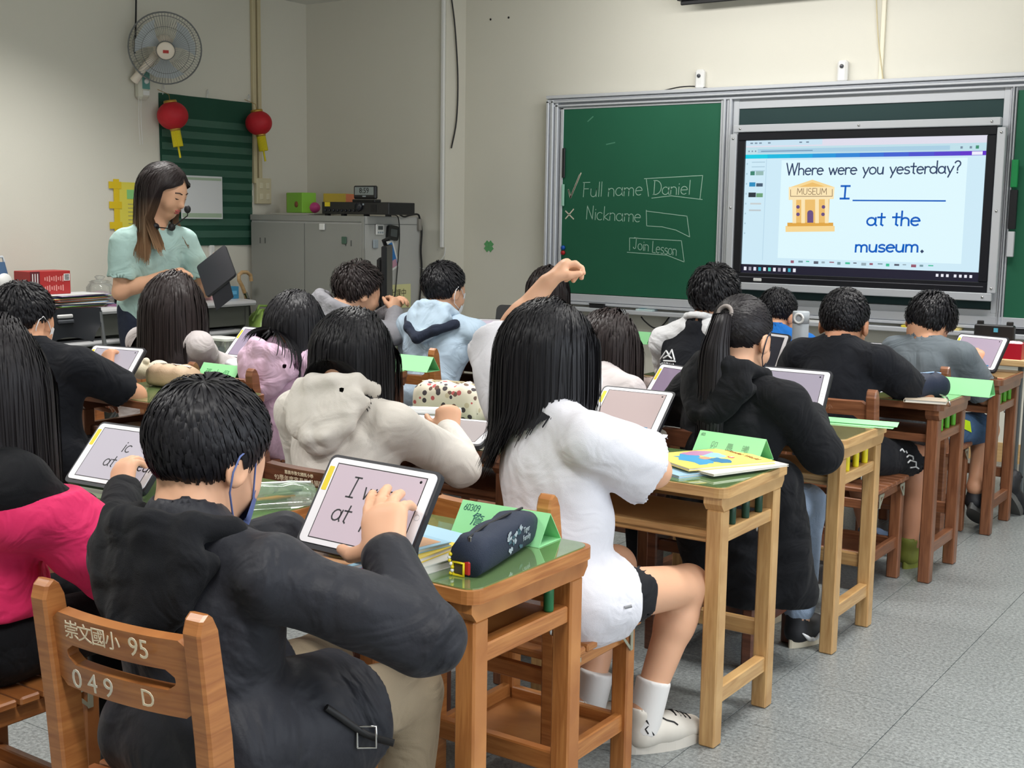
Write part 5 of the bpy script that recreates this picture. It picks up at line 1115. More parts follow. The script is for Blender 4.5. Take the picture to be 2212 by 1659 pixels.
# blue bag at far left edge
q = onT(0, 595, XL+.26)
t = thing('tote_bag', 'blue tote bag with a white round print at the left edge', 'bag', (q[0], q[1]-.1, TT)); bh = pX(4, 566, q[0])[2]-TT
V, F = loft([((0, 0, bh*i/5), (.06-.008*i, 0, 0), (0, .19-.012*i, 0)) for i in range(6)], 20, 4); MB().add(V, F, None, False).build('body', mat('bag_blue', (70, 100, 136), .7), t)
MB().lathe([(.05, 0), (.05, .002), (0, .002)], 20).build('print', M_WHITE, t, T(.04, .1, bh*.6) @ Rm(math.pi/2, 'Y')); MB().tube([(0, -.05, bh), (0, -.05, bh+.03), (0, .12, bh+.03), (0, .13, bh)], .008, 6).build('strap', mat('bag_strap', (200, 205, 210), .7), t)
# small boxes, orange bowl, umbrella, green bag
def on2(px, py, X=XL+.32): return pX(px, py, X)
for px, py0, py1, w_, c_, l in ((463, 650, 630, .11, (206, 166, 172), 'pink medicine carton on the computer table'), (483, 650, 622, .04, (196, 214, 226), 'slim white and blue carton standing beside the pink one'), (499, 649, 634, .085, (64, 140, 180), 'small blue carton on the computer table'), (466, 629, 615, .17, (110, 130, 112), 'dark green carton stacked behind the pink one')):
    a, b = on2(px, py0), on2(px, py1)
    z_ = TT2 if py0 > 640 else TT2+.085
    t = thing('small_carton', l, 'box', (a[0]-(.06 if py0 < 640 else 0), a[1], z_)); hh = .085 if py0 > 640 else .05
    if px == 484: hh = .12
    MB().box((0, 0, hh/2), (.07, w_, hh), .002).build('carton', mat('crt_%d' % c_[0], c_, .5), t); MB().box((.036, 0, hh*.5), (.001, w_*.5, hh*.3)).build('label', mat('crtl_%d' % c_[1], tuple(min(255, v+40) for v in c_), .5), t)
q = on2(446, 650)
t = thing('orange_bowl', 'orange plastic bowl turned on its side on the computer table', 'bowl', (q[0], q[1]-.03, TT2+.085)); MB().lathe([(.03, 0), (.065, .02), (.085, .06), (.088, .066), (.082, .066), (.06, .024), (0, .008)], 24).build('shell', mat('bowl_orange', (240, 100, 20), .35), t, Rm(math.radians(80), 'X'))
MB().tube([(.086*math.cos(2*math.pi*i/24), -.066+.0, .086*math.sin(2*math.pi*i/24)) for i in range(25)], .004, 6, False).build('rim', mat('bowl_rim', (220, 200, 205), .4), t)
q = on2(531, 645, XL+.18)
t = thing('umbrella', 'umbrella with a curved wooden handle leaning on the wall', 'umbrella', (q[0], q[1], 0))
uz = lambda px, py: np.array(pX(px, py, XL+.16))-np.array([q[0], q[1], 0])
MB().tube([uz(533, 645), uz(524, 620), uz(516, 605), uz(516, 594), uz(523, 588), uz(533, 588), uz(541, 594), uz(543, 607)], .014, 10).build('handle', wood('umb_wood', (190, 150, 100), (212, 178, 132)), t)
MB().tube([uz(533, 645), (0.02, .03, .3), (0.03, .05, .02)], [.02, .03, .012], 10).build('canopy', M_BLACK, t)
MB().tube([uz(529, 632), uz(535, 648)], .017, 10).build('collar', M_CHROME, t)
p_ = pX(556, 700, XL+.5); 
t = thing('green_bag', 'crumpled lime green bag slumped beside the computer table', 'bag', (XL+.45, p_[1]+.10, 0))
bz0 = pX(556, 672, XL+.45)[2]
V, F = [], []; n1, n2 = 14, 28
for i in range(n1+1):
    th = math.pi*i/n1
    for k in range(n2):
        a_ = 2*math.pi*k/n2; r_ = 1+.08*math.sin(3*a_+4*th)+.05*math.sin(7*a_-3*th)+.03*math.sin(11*a_)
        V.append((.17*r_*math.sin(th)*math.cos(a_), .15*r_*math.sin(th)*math.sin(a_), bz0*.5*(1+math.cos(th)*(1+.05*math.sin(5*a_)))))
MB().add(V, [(i*n2+k, (i+1)*n2+k, (i+1)*n2+(k+1) % n2, i*n2+(k+1) % n2) for i in range(n1) for k in range(n2)], None, True).build('body', mat('bag_lime', (150, 182, 92), .3, bump=.4, bscale=18), t)
MB().tube([(0, -.1, bz0*.9), (.03, -.06, bz0+.04), (.03, .06, bz0+.03), (0, .1, bz0*.9)], .01, 6).build('strap', mat('bag_lime2', (120, 150, 70), .5), t)
# black folding chair by the table
c0, c1 = pX(80, 700, XL+1.0), pX(218, 670, XL+1.0)
t = thing('folding_chair', 'black plastic folding chair with a slotted back by the left table', 'chair', (XL+.95, (c0[1]+c1[1])/2, 0))
zb_ = pX(150, 730, XL+1.0)[2]; zt3 = pX(150, 668, XL+1.0)[2]; w2 = (c1[1]-c0[1])/2
V = []; n = 12
for i in range(n+1):
    u = -1+2*i/n
    for v in range(7):
        f_ = v/6; zz = zt3-(zt3-zb_)*f_; ww = w2*(1-.35*max(0, f_-.55)/.45*1.0) 
        V.append((.05-.05*(1-u*u)+.02*f_, u*ww, zz-(.03*u*u if v == 6 else 0)))
MB().add(V, [(i*7+j, i*7+j+1, (i+1)*7+j+1, (i+1)*7+j) for i in range(n) for j in range(6)], None, True).add([(p[0]-.015, p[1], p[2]) for p in V], [(i*7+j, (i+1)*7+j, (i+1)*7+j+1, i*7+j+1) for i in range(n) for j in range(6)], None, True).build('backrest', mat('chair_black', (22, 25, 32), .45), t)
MB().box((.0, 0, zt3-(zt3-zb_)*.27), (.03, w2*.5, .022), .006).build('grip_slot', mat('slot_grey', (200, 200, 200), .6), t)
MB().box((.006, 0, zt3-(zt3-zb_)*.45), (.03, w2*.5, .02), .004).build('back_label', mat('label_grey', (70, 74, 80), .6), t)
MB().box((.2, 0, .42), (.4, w2*1.7, .03), .012).build('seat', mat('chair_black', (22, 25, 32), .45), t)
for s in (-1, 1):
    MB().tube([(.04, s*w2, zt3-.02), (.1, s*w2, .45), (.4, s*w2, .01)], .012, 8).build('leg', mat('frame_grey', (120, 122, 124), .35, .6), t); MB().tube([(.35, s*w2*.9, .42), (-.02, s*w2*.9, .01)], .012, 8).build('leg', mat('frame_grey', (120, 122, 124), .35, .6), t)
# ================================================================ smooth solid modelling (signed distances -> surface nets)
_o5 = np.array([(i, j, k) for i in range(5) for j in range(5) for k in range(5)])
_o4 = np.array([(i, j, k) for i in range(4) for j in range(4) for k in range(4)])
def V3(*a): return np.array(a[0] if len(a) == 1 else a, float)
def unit(v): v = np.asarray(v, float); return v/(np.linalg.norm(v)+1e-12)
class Solid:
    def __init__(s): s.P = []; s.wr = []; s.cuts = []
    def cap(s, a, b, ra, rb=None, k=.02, sq=None, op='+'):
        a, b = V3(a), V3(b); rb = ra if rb is None else rb; s.P.append(('c', op, a, b, ra, rb, k, sq, (a+b)/2, np.linalg.norm(b-a)/2+max(ra, rb))); return s
    def ell(s, c, r, R=None, k=.02, op='+'):
        c = V3(c); r = V3(r); s.P.append(('e', op, c, r, R, 0, k, None, c, r.max())); return s
    def cyl(s, a, b, ra, rb=None, k=.01, op='+'):
        a, b = V3(a), V3(b); rb = ra if rb is None else rb; s.P.append(('y', op, a, b, ra, rb, k, None, (a+b)/2, np.linalg.norm(b-a)/2+max(ra, rb))); return s
    def cut(s, p, n, k=.002): s.cuts.append((V3(p), unit(n), k)); return s
    def wrinkle(s, amp, f, seed=0):
        R = np.random.RandomState(seed); s.wr.append((amp, f, R.normal(size=(4, 3)), R.uniform(0, 6, 4))); return s
    @staticmethod
    def _prim(p, Q):
        if p[0] == 'c':
            _, _, a, b, ra, rb, k, sq, _, _ = p; pa = Q-a; ba = b-a; f = 1.0
            if sq is not None:
                ax, f = unit(sq[0]), sq[1]; pa = pa+(1/f-1)*(pa@ax)[..., None]*ax; ba = ba+(1/f-1)*(ba@ax)*ax
            h = np.clip((pa@ba)/(ba@ba+1e-12), 0, 1); d = np.sqrt(((pa-h[..., None]*ba)**2).sum(-1))-(ra+(rb-ra)*h)
            return d*f if sq is not None else d
        if p[0] == 'y':
            _, _, a, b, ra, rb, k, _, _, _ = p; pa = Q-a; ba = b-a; L = np.linalg.norm(ba); ax = ba/L; t = pa@ax
            rd = np.sqrt(((pa-t[..., None]*ax)**2).sum(-1))-(ra+(rb-ra)*np.clip(t/L, 0, 1)); e = np.abs(t-L/2)-L/2
            return np.minimum(np.maximum(rd, e), 0)+np.sqrt(np.maximum(rd, 0)**2+np.maximum(e, 0)**2)
        _, _, c, r, R, _, k, _, _, _ = p; q = Q-c
        if R is not None: q = q@R
        k0 = np.sqrt(((q/r)**2).sum(-1)); k1 = np.sqrt(((q/r**2)**2).sum(-1))+1e-9
        return k0*(k0-1)/k1
    def field(s, Q, cen, rad):
        """Q (M,n,3) blocks with centres cen and radius rad"""
        D = np.full(Q.shape[:2], .5)
        for op_ in ('+', '-'):
            for p in s.P:
                if p[1] != op_: continue
                m = np.linalg.norm(cen-p[8], axis=1) < p[9]+rad+p[6]+.015
                if not m.any(): continue
                d = s._prim(p, Q[m]); k = p[6]; e = D[m]
                if op_ == '+':
                    h = np.clip(.5+.5*(e-d)/k, 0, 1); D[m] = e*(1-h)+d*h-k*h*(1-h)
                else:
                    d = -d; h = np.clip(.5-.5*(e-d)/k, 0, 1); D[m] = e*(1-h)+d*h+k*h*(1-h)
        for amp, f, v, ph in s.wr:
            a = Q@v[0]*f+ph[0]+1.6*np.sin(Q@v[1]*f*.6+ph[1]); b = Q@v[2]*f*1.7+ph[2]+1.3*np.sin(Q@v[3]*f*.8+ph[3])
            D = D+amp*(.62*np.sin(a)+.38*np.sin(b))
        for p, n, k in s.cuts:
            d = (Q-p)@n; D = np.maximum(D, d)
        return D
    def bounds(s):
        lo = np.min([p[8]-p[9] for p in s.P if p[1] == '+'], axis=0)-.03; hi = np.max([p[8]+p[9] for p in s.P if p[1] == '+'], axis=0)+.03
        return lo, hi
    def mesh(s, h):
        lo, hi = s.bounds(); S = 4*h; n = np.ceil((hi-lo)/S).astype(int)+1
        C = np.stack(np.meshgrid(*[np.arange(k) for k in n], indexing='ij'), -1).reshape(-1, 3)
        cen = lo+(C+.5)*S; d = s.field(cen[:, None, :], cen, S)[:, 0]
        C = C[np.abs(d) < S*1.15]; cen = lo+(C+.5)*S
        F = C[:, None, :]*4+_o5[None]; D = np.concatenate([s.field(lo+F[i:i+1500]*h, cen[i:i+1500], S) for i in range(0, len(C), 1500)])
        N = n*4+5; st = np.array([N[1]*N[2], N[2], 1])
        ck, ix = np.unique((F@st).reshape(-1), return_index=True); val = D.reshape(-1)[ix]
        cells = (C[:, None, :]*4+_o4[None]).reshape(-1, 3); base = cells@st
        co = np.array([(i, j, k) for i in (0, 1) for j in (0, 1) for k in (0, 1)])
        v = np.stack([val[np.searchsorted(ck, base+o@st)] for o in co], 1); sg = v < 0
        act = sg.any(1) & ~sg.all(1); cells, base, v, sg = cells[act], base[act], v[act], sg[act]
        od = np.argsort(base); cells, base, v, sg = cells[od], base[od], v[od], sg[od]
        acc = np.zeros((len(cells), 3)); cnt = np.zeros(len(cells))
        for a in range(8):
            for b in range(a+1, 8):
                if np.abs(co[a]-co[b]).sum() != 1: continue
                m = sg[:, a] != sg[:, b]; t = v[m, a]/(v[m, a]-v[m, b]); acc[m] += co[a]+(co[b]-co[a])*t[:, None]; cnt[m] += 1
        P = lo+(cells+acc/cnt[:, None])*h
        quads = []
        for ax in range(3):
            e1, e2 = (ax+1) % 3, (ax+2) % 3; ci = [4, 2, 1][ax]
            m = sg[:, 0] != sg[:, ci]; bk = base[m]; ids = np.nonzero(m)[0]; fl = sg[m, 0]
            ks = [bk, bk-st[e1], bk-st[e1]-st[e2], bk-st[e2]]; idx = [ids]; ok = np.ones(len(bk), bool)
            for kk in ks[1:]:
                j = np.clip(np.searchsorted(base, kk), 0, len(base)-1); ok &= base[j] == kk; idx.append(j)
            q = np.stack(idx, 1)[ok]; fl = fl[ok]; q[~fl] = q[~fl][:, ::-1]; quads.append(q)
        return P, np.concatenate(quads)
    def build(s, name, m, parent, h, relax=1):
        P, Q = s.mesh(h)
        for _ in range(relax):
            acc = np.zeros_like(P); cn = np.zeros(len(P))
            for a, b in ((0, 1), (1, 2), (2, 3), (3, 0)):
                np.add.at(acc, Q[:, a], P[Q[:, b]]); np.add.at(cn, Q[:, a], 1); np.add.at(acc, Q[:, b], P[Q[:, a]]); np.add.at(cn, Q[:, b], 1)
            P = P*.5+.5*acc/np.maximum(cn, 1)[:, None]
        # keep only the largest connected shell
        me = np_mesh(name, P, Q); me.materials.append(m)
        o = bpy.data.objects.new(name, me); COL.objects.link(o)
        if parent is not None: o.parent = parent; o.matrix_parent_inverse = parent.matrix_world.inverted()
        return o
def np_mesh(name, P, Q, smooth=True):
    me = bpy.data.meshes.new(name); me.vertices.add(len(P)); me.vertices.foreach_set('co', np.asarray(P, np.float32).ravel())
    k = Q.shape[1]; me.loops.add(len(Q)*k); me.loops.foreach_set('vertex_index', Q.astype(np.int32).ravel())
    me.polygons.add(len(Q)); me.polygons.foreach_set('loop_start', np.arange(0, len(Q)*k, k, dtype=np.int32)); me.polygons.foreach_set('loop_total', np.full(len(Q), k, np.int32))
    me.update(calc_edges=True); me.validate()
    if smooth: me.shade_smooth()
    return me
def keep(o, parent):
    o.parent = parent; o.matrix_parent_inverse = parent.matrix_world.inverted(); return o
def wbuild(mb, name, m, parent):
    """mesh given in world coordinates, parented to a thing that stands elsewhere"""
    o = mb.build(name, m); return keep(o, parent)

# ---------------------------------------------------------------- people
M_SKIN = {}
def skin(name, rgb): 
    return mat(name, rgb, .5, sss=.12, spec=.35, var=.04, vscale=12)
SK1 = skin('skin_a', (222, 172, 140)); SK2 = skin('skin_b', (205, 152, 120)); SK3 = skin('skin_c', (188, 134, 104))
def cloth(name, rgb, bump=.25, bscale=700, rough=.85, sheen=.04, fold=.5, fscale=9):
    if name in MATS: return MATS[name]
    m = mat(name, rgb, rough, bump=bump, bscale=bscale, var=.04, vscale=6, sheen=sheen, spec=.2); nt = m.node_tree
    bp = [n for n in nt.nodes if n.type == 'BUMP'][0]; tc = [n for n in nt.nodes if n.type == 'TEX_COORD'][0]
    n = nt.nodes.new('ShaderNodeTexNoise'); n.inputs['Scale'].default_value = fscale; n.inputs['Detail'].default_value = 2.5; n.inputs['Distortion'].default_value = 1.6; n.inputs['Roughness'].default_value = .45
    nt.links.new(tc.outputs['Object'], n.inputs['Vector']); b2 = nt.nodes.new('ShaderNodeBump'); b2.inputs['Strength'].default_value = fold; b2.inputs['Distance'].default_value = .035
    nt.links.new(n.outputs['Fac'], b2.inputs['Height']); nt.links.new(b2.outputs['Normal'], bp.inputs['Normal'])
    return m
def hairm(name, rgb, rough=.5):
    if name in MATS: return MATS[name]
    m = mat(name, rgb, rough, spec=.3); b = m.node_tree.nodes['Principled BSDF']; b.inputs['Anisotropic'].default_value = .6
    return m
H_BLACK = hairm('hair_black', (26, 25, 29)); H_BROWN = hairm('hair_brown', (44, 36, 36)); H_BLACK2 = hairm('hair_black_b', (32, 29, 32))
def rotm(yaw=0, pitch=0, roll=0):
    """columns right, forward, up; yaw turns left, pitch looks down, roll tips to the right"""
    return np.array((Matrix.Rotation(yaw, 3, 'Z') @ Matrix.Rotation(-pitch, 3, 'X') @ Matrix.Rotation(roll, 3, 'Y')))
HC = np.array([0, -.010, .030]); HR = np.array([.076, .094, .086])
def head_prims(S, c, R, sc, ears=True):
    w = lambda x, y, z: c+R@(np.array([x, y, z])*sc); E = lambda p, r, k=.02: S.ell(w(*p), np.array(r)*sc, R, k)
    E(HC, HR, .03); E((0, .028, -.042), (.056, .062, .068), .035); E((0, .05, -.085), (.03, .03, .028), .03)
    E((0, .068, .004), (.05, .026, .04), .03); E((0, .098, -.028), (.0115, .018, .016), .014); E((0, .091, -.006), (.009, .012, .024), .014); E((0, .083, -.06), (.022, .014, .009), .012)
    for s in (-1, 1):
        E((s*.032, .062, -.035), (.026, .024, .026), .025)
        if ears:
            E((s*.078, -.004, -.012), (.009, .022, .031), .006); E((s*.074, .004, -.018), (.012, .012, .016), .01); S.ell(w(s*.088, .004, -.012), np.array((.006, .012, .018))*sc, R, .004, '-')
def neck_prims(S, c, R, sc, c7):
    S.cap(c+R@(np.array([0, -.015, -.05])*sc), V3(c7)-np.array([0, 0, .02]), .050*sc, .058*sc, .03)
def hand_prims(S, W, d, n, th, curl=.5, sc=1.0, curls=None, thumb=None):
    d = unit(d); n = unit(n-np.dot(n, d)*d); th = unit(np.cross(d, n))*(1 if np.dot(np.cross(d, n), th) > 0 else -1); W = V3(W)
    q = lambda a, b, c_=0: W+(d*a+th*b+n*c_)*sc
    for o in (-.015, .0, .014): S.cap(q(.008, o*.7), q(.062, o*1.15), .020*sc, .021*sc, .014, (n, .62))
    S.cap(q(.012, .016, .004), q(.045, .026, .008), .017*sc, .013*sc, .012)
    L = (.062, .070, .065, .052); off = (.0275, .0095, -.0085, -.026)
    for i in range(4):
        c_ = (curls[i] if curls else curl)*(1+.08*i); p = q(.066-.004*abs(i-1.2), off[i]); a = .12+c_*.35; r = (.0098, .0100, .0096, .0086)[i]*sc
        sd = th*(off[i]*1.6)
        for j, f in enumerate((.46, .31, .23)):
            a += c_*(.35, 1.0, .8)[j]; dr = unit(d*math.cos(a)+n*math.sin(a)+sd*(1 if j == 0 else .4)); e = p+dr*L[i]*f*sc
            S.cap(p, e, r*(1-.09*j), r*(.93-.1*j), .004); p = e
    tb = thumb if thumb is not None else (.55, .75, .35)
    p = q(.022, .026, .004); e = p+unit(d*tb[0]+th*tb[1]+n*tb[2])*.036*sc; S.cap(p, e, .0135*sc, .011*sc, .008)
    S.cap(e, e+unit(d*(tb[0]+.4)+th*tb[1]*.55+n*(tb[2]+.15))*.028*sc, .0108*sc, .0085*sc, .004)
# ---------------------------------------------------------------- hair
def scalp(n, seed, c, R, sc, infl=1.05, line=None):
    rs = np.random.RandomState(seed); d = rs.normal(size=(n*3, 3)); d /= np.linalg.norm(d, axis=1)[:, None]; L = HC+d*HR*infl
    k = L[:, 2] > hairline(L) if line is None else L[:, 2] > line(L)
    L = L[k][:n]; return L, c+(L*sc)@R.T
def hairline(L):
    y = L[:, 1]; f = np.clip(y/.085, 0, 1); b = np.clip(-y/.07, 0, 1)
    return np.where(y > 0, -.004+.078*f**.8, -.004-.062*b)
def hair_cap(mb, c, R, sc, infl, line=hairline, n1=26, n2=44, jag=.0):
    P = []; rs = np.random.RandomState(3)
    for i in range(n1+1):
        th = math.pi*i/n1*.86
        for k in range(n2): a = 2*math.pi*k/n2; P.append((math.sin(th)*math.cos(a), math.sin(th)*math.sin(a), math.cos(th)))
    P = np.array(P); L = HC+P*HR; m = L[:, 2]-line(L); f = np.clip(m/.018, 0, 1); L = HC+P*HR*(.965+(infl-.965)*f[:, None])
    W = c+(L*sc)@R.T; ok = m > -.012
    fs = [(i*n2+k, (i+1)*n2+k, (i+1)*n2+(k+1) % n2, i*n2+(k+1) % n2) for i in range(n1) for k in range(n2) if ok[i*n2+k] and ok[(i+1)*n2+k] and ok[(i+1)*n2+(k+1) % n2] and ok[i*n2+(k+1) % n2]]
    mb.add([tuple(p) for p in W], fs, None, True)
def ribbons(paths, N, w, taper=.35):
    """paths (m,steps,3), outward normals N same shape -> vertex array, quads"""
    m, st, _ = paths.shape; Tn = np.gradient(paths, axis=1); Tn /= np.linalg.norm(Tn, axis=2)[..., None]+1e-9
    S = np.cross(Tn, N); S /= np.linalg.norm(S, axis=2)[..., None]+1e-9
    u = np.linspace(0, 1, st); prof = np.where(u < .15, .6+.4*u/.15, 1-(1-taper)*np.clip((u-.45)/.55, 0, 1)**1.5)
    ww = (w[:, None]*prof[None])[..., None]; tw = np.random.RandomState(m).normal(size=(m, 1, 1))*.10; S = S+N*tw
    V = np.stack([paths-S*ww, paths+S*ww], 2).reshape(-1, 3)
    i = np.arange(m)[:, None]*st*2+np.arange(st-1)[None]*2; i = i.ravel()
    Q = np.stack([i, i+1, i+3, i+2], 1); return V, Q
def push(p, col, pad=1.0):
    for c, r, R in col:
        q = (p-c)@R; k = np.sqrt(((q/r)**2).sum(-1)); m = k < pad; s = np.where(m, pad/np.maximum(k, 1e-6), 1); p = c+(q*s[..., None])@R.T
    return p
def hair_short(c, R, sc, m, parent, seed=1, n=1500, ln=.055, lift=.012, whorl=(.012, -.058, .095), line=hairline, spike=0.0, droop=.3, w=(.0016, .0034)):
    rs = np.random.RandomState(seed); mb = MB(); hair_cap(mb, c, R, sc, 1.075, line)
    L, W = scalp(n, seed, c, R, sc, 1.05, line); n = len(L); wv = np.array(whorl)
    nrm = (L-HC)/HR**2; nrm /= np.linalg.norm(nrm, axis=1)[:, None]
    t = L-wv; t -= (t*nrm).sum(1)[:, None]*nrm; t /= np.linalg.norm(t, axis=1)[:, None]+1e-6
    sw = np.cross(nrm, t)*.35; t = t+sw+rs.normal(size=t.shape)*.14+np.array([0, 0, -droop]); t -= (t*nrm).sum(1)[:, None]*nrm*(1-spike); t /= np.linalg.norm(t, axis=1)[:, None]
    ll = ln*rs.uniform(.6, 1.15, n); edge = np.clip((L[:, 2]-line(L))/.05, .35, 1); ll *= edge
    steps = 6; rl_, rp_ = rs.uniform(.3, 1.4, n), rs.uniform(.2, 1.2, n); paths = np.zeros((n, steps, 3)); p = L.copy(); N = np.zeros_like(paths)
    for k in range(steps):
        f = k/(steps-1); q = (p-HC)/HR; kk = np.linalg.norm(q, axis=1)
        want = 1.05+(lift/.085)*math.sin(math.pi*min(1, f*.75+.12))*rl_*edge+spike*f*.35*rp_
        pl = HC+(q/kk[:, None]*want[:, None])*HR; paths[:, k] = pl; nn = (pl-HC)/HR**2; N[:, k] = nn/np.linalg.norm(nn, axis=1)[:, None]
        p = pl+t*(ll/(steps-1))[:, None]
    V, Q = ribbons(c+(paths*sc)@R.T, N@R.T, rs.uniform(*w, n)*sc)
    b = len(mb.v); P0 = np.array(mb.v); F0 = np.array(mb.f)
    me = np_mesh('hair', np.concatenate([P0, V]), np.concatenate([F0, Q+b])); me.materials.append(m); o = bpy.data.objects.new('hair', me); COL.objects.link(o); return keep(o, parent)
def hair_long(c, R, sc, m, parent, endz, seed=1, n=900, col=(), back=.0, out=.004, part=(0, .03, .11), line=hairline, steps=18, spread=.03, w=(.0018, .0042), flick=(0, 0, 0), m2=None, drift=None, keepf=None, face=True, tuck=None, front=0.0):
    rs = np.random.RandomState(seed); mb = MB(); hair_cap(mb, c, R, sc, 1.06, line)
    L, W = scalp(n, seed, c, R, sc, 1.04, line); n = len(L)
    if keepf is not None: kk = keepf(L); L, W = L[kk], W[kk]; n = len(L)
    lay = rs.uniform(0, 1, n); hr = HR*sc; hc = c+R@(HC*sc)
    colr = [(hc, hr, R)]+list(col)
    pv = L-np.array(part); pv[:, 1] *= .45; pv[:, 0] += np.where(pv[:, 0] >= 0, 1, -1)*.02*(L[:, 1] > .02); t = (pv/np.linalg.norm(pv, axis=1)[:, None])@R.T
    ez = (endz(W, rs) if callable(endz) else endz)+rs.normal(size=n)*spread*.5+rs.uniform(0, 1, n)**3*spread*1.5
    total = np.maximum(.05, W[:, 2]-ez+.06); paths = np.zeros((n, steps, 3)); N = np.zeros_like(paths); p = W.copy(); vel = t*1.0
    dn = np.array([0, 0, -1.0]); bk = R@np.array([0, -1, 0]); jit = rs.normal(size=(n, 3))*np.array([.12, .12, .02])
    for k in range(steps):
        paths[:, k] = p; nn = p-hc; low = np.clip((hc[2]-p[:, 2])/(.1), 0, 1)[:, None]; nn = nn*np.array([1, 1, 1])-nn*np.array([0, 0, .85])*low; N[:, k] = nn/(np.linalg.norm(nn, axis=1)[:, None]+1e-9)
        f = k/(steps-1); g = min(1, f*4+.15)
        vel = vel*(1-g*.6)+dn*g*.6+jit*.10+bk*back*g; 
        if k > steps*.6: vel = vel+np.array(flick)*((k/steps-.6)/.4)
        if front: vel = vel+(R@np.array([0, 1., 0]))[None]*front*((L[:, 1] > .015) & (((p-c)@R)[:, 2] < -.07*sc))[:, None]
        if drift is not None: vel = vel+drift(p)*g
        v = vel/np.linalg.norm(vel, axis=1)[:, None]
        p = p+v*(total/(steps-1))[:, None]
        p = push(p, [colr[0]], 1.07+.0) if f < .98 else p
        q = (p-hc)@R/hr; kk = np.linalg.norm(q, axis=1); tgt = 1.045+.055*lay
        inn = kk < tgt; s_ = np.where(inn, tgt/np.maximum(kk, 1e-6), 1); p = hc+((q*s_[:, None])*hr)@R.T
        p = push(p, colr[1:], 1.03)
        fq = (p-c)@R/sc; lim = .058+.012*lay; fm = (fq[:, 1] > .012) & (fq[:, 2] < .062) & (fq[:, 2] > -.16) & (np.abs(fq[:, 0]) < lim)
        sx0 = np.where(L[:, 0] >= part[0], 1, -1); fx = np.where(fm, fq[:, 0]*.35+.65*sx0*lim, fq[:, 0]); fx = np.where(fm & (fq[:, 2] < .035), sx0*lim, fx); fq[:, 0] = fx
        if tuck is not None: lowm = np.clip((.06-fq[:, 2])/.05, 0, 1)*(fq[:, 2] > -.13); fq[:, 1] = np.where(fq[:, 1] > tuck, fq[:, 1]+(tuck-fq[:, 1])*lowm, fq[:, 1])
        if face: p = c+(fq*sc)@R.T
    V, Q = ribbons(paths, N, rs.uniform(*w, n)*sc)
    b = len(mb.v); P0 = np.array(mb.v); F0 = np.array(mb.f)
    me = np_mesh('hair', np.concatenate([P0, V]), np.concatenate([F0, Q+b])); me.materials.append(m)
    o = bpy.data.objects.new('hair', me); COL.objects.link(o); return keep(o, parent)
# ---------------------------------------------------------------- face mask
def mask(c, R, sc, m, parent, bulge=.0, z0=-.105, z1=.004, wx=1.15, loops=True, drop=0.0):
    V, F = [], []; nu, nv = 14, 9
    for i in range(nu+1):
        u = -1+2*i/nu
        for j in range(nv+1):
            v = j/nv; z = z0+(z1-z0)*v; a = u*wx; r = (.068-.012*(1-v))+bulge*math.sin(math.pi*v)*math.cos(a)
            x = r*math.sin(a)*(1.0); y = .032+(.074+bulge*.9*math.sin(math.pi*min(1, v*1.1)))*math.cos(a)*(1 if z > -.09 else .93)-.006*(1-v)
            zz = z*(1-.25*abs(u)**2*(1 if v < .5 else -.1))-drop; V.append(tuple(c+R@(np.array([x, y, zz])*sc)))
    F = [(i*(nv+1)+j, (i+1)*(nv+1)+j, (i+1)*(nv+1)+j+1, i*(nv+1)+j+1) for i in range(nu) for j in range(nv)]
    mk = wbuild(MB().add(V, F, None, True), 'face_mask', m, parent)
    if loops:
        for s in (-1, 1):
            g = lambda x, y, z: c+R@(np.array([s*x, y, z-drop])*sc)
            i0 = (nu if s > 0 else 0)*(nv+1); lo_, hi_ = V3(V[i0+1]), V3(V[i0+nv-1])
            wbuild(MB().tube([hi_, g(.076, .03, .012+drop), g(.086, -.002, .022+drop), g(.090, -.018, .006+drop), g(.088, -.02, -.02+drop), g(.078, -.005, -.05+drop), lo_], .0017*sc, 5), 'ear_loop', m, parent)
    return mk
# ================================================================ people
def torso_frame(H, SL, SR):
    mid = (SL+SR)/2; up = unit(mid-H); rt = unit(SR-SL); rt = unit(rt-np.dot(rt, up)*up); fw = np.cross(up, rt)
    return mid, rt, fw, up
def torso_prims(S, H, SL, SR, c7, t, belly=0.0, k=.032, low=.0):
    mid, rt, fw, up = torso_frame(H, SL, SR); R = np.stack([rt, fw, up], 1); L = np.linalg.norm(mid-H); sw = np.linalg.norm(SR-SL)/2
    S.ell(H+up*(.015-low), (.132+t, .100+t, .092+t), R, k); S.ell(H+up*L*.42+fw*belly*.5, (.112+t, .082+t+belly, .15+t*.5), R, k)
    S.ell(H+up*L*.74, (sw*.80+t, .080+t, .135+t*.4), R, k); S.cap(SL, SR, .040+t*.55, None, k); S.cap(mid-up*.02, c7, .056+t*.5, .048+t*.5, k)
    for s_ in (SL, SR): S.cap(s_, c7-up*.02, .038+t*.5, .040+t*.5, k*.8)
    return mid, rt, fw, up
def sleeve(S, sh, el, wr, ru, re, rw, end=1.0, hollow=True):
    """end: 0..1 along the upper arm (short sleeve) or 2.0 for full length"""
    if end <= 1.0:
        e = sh+(el-sh)*end; d = unit(el-sh); S.cap(sh, sh+(e-sh)*.5, ru, (ru+re)/2, .02); S.cyl(sh, e, ru, re, .015)
        S.cyl(e-d*.014, e+d*.02, re-.010, None, .003, '-')
    else:
        S.cap(sh, el, ru, re, .02); d = unit(wr-el); S.cap(el, wr, re, rw, .012)
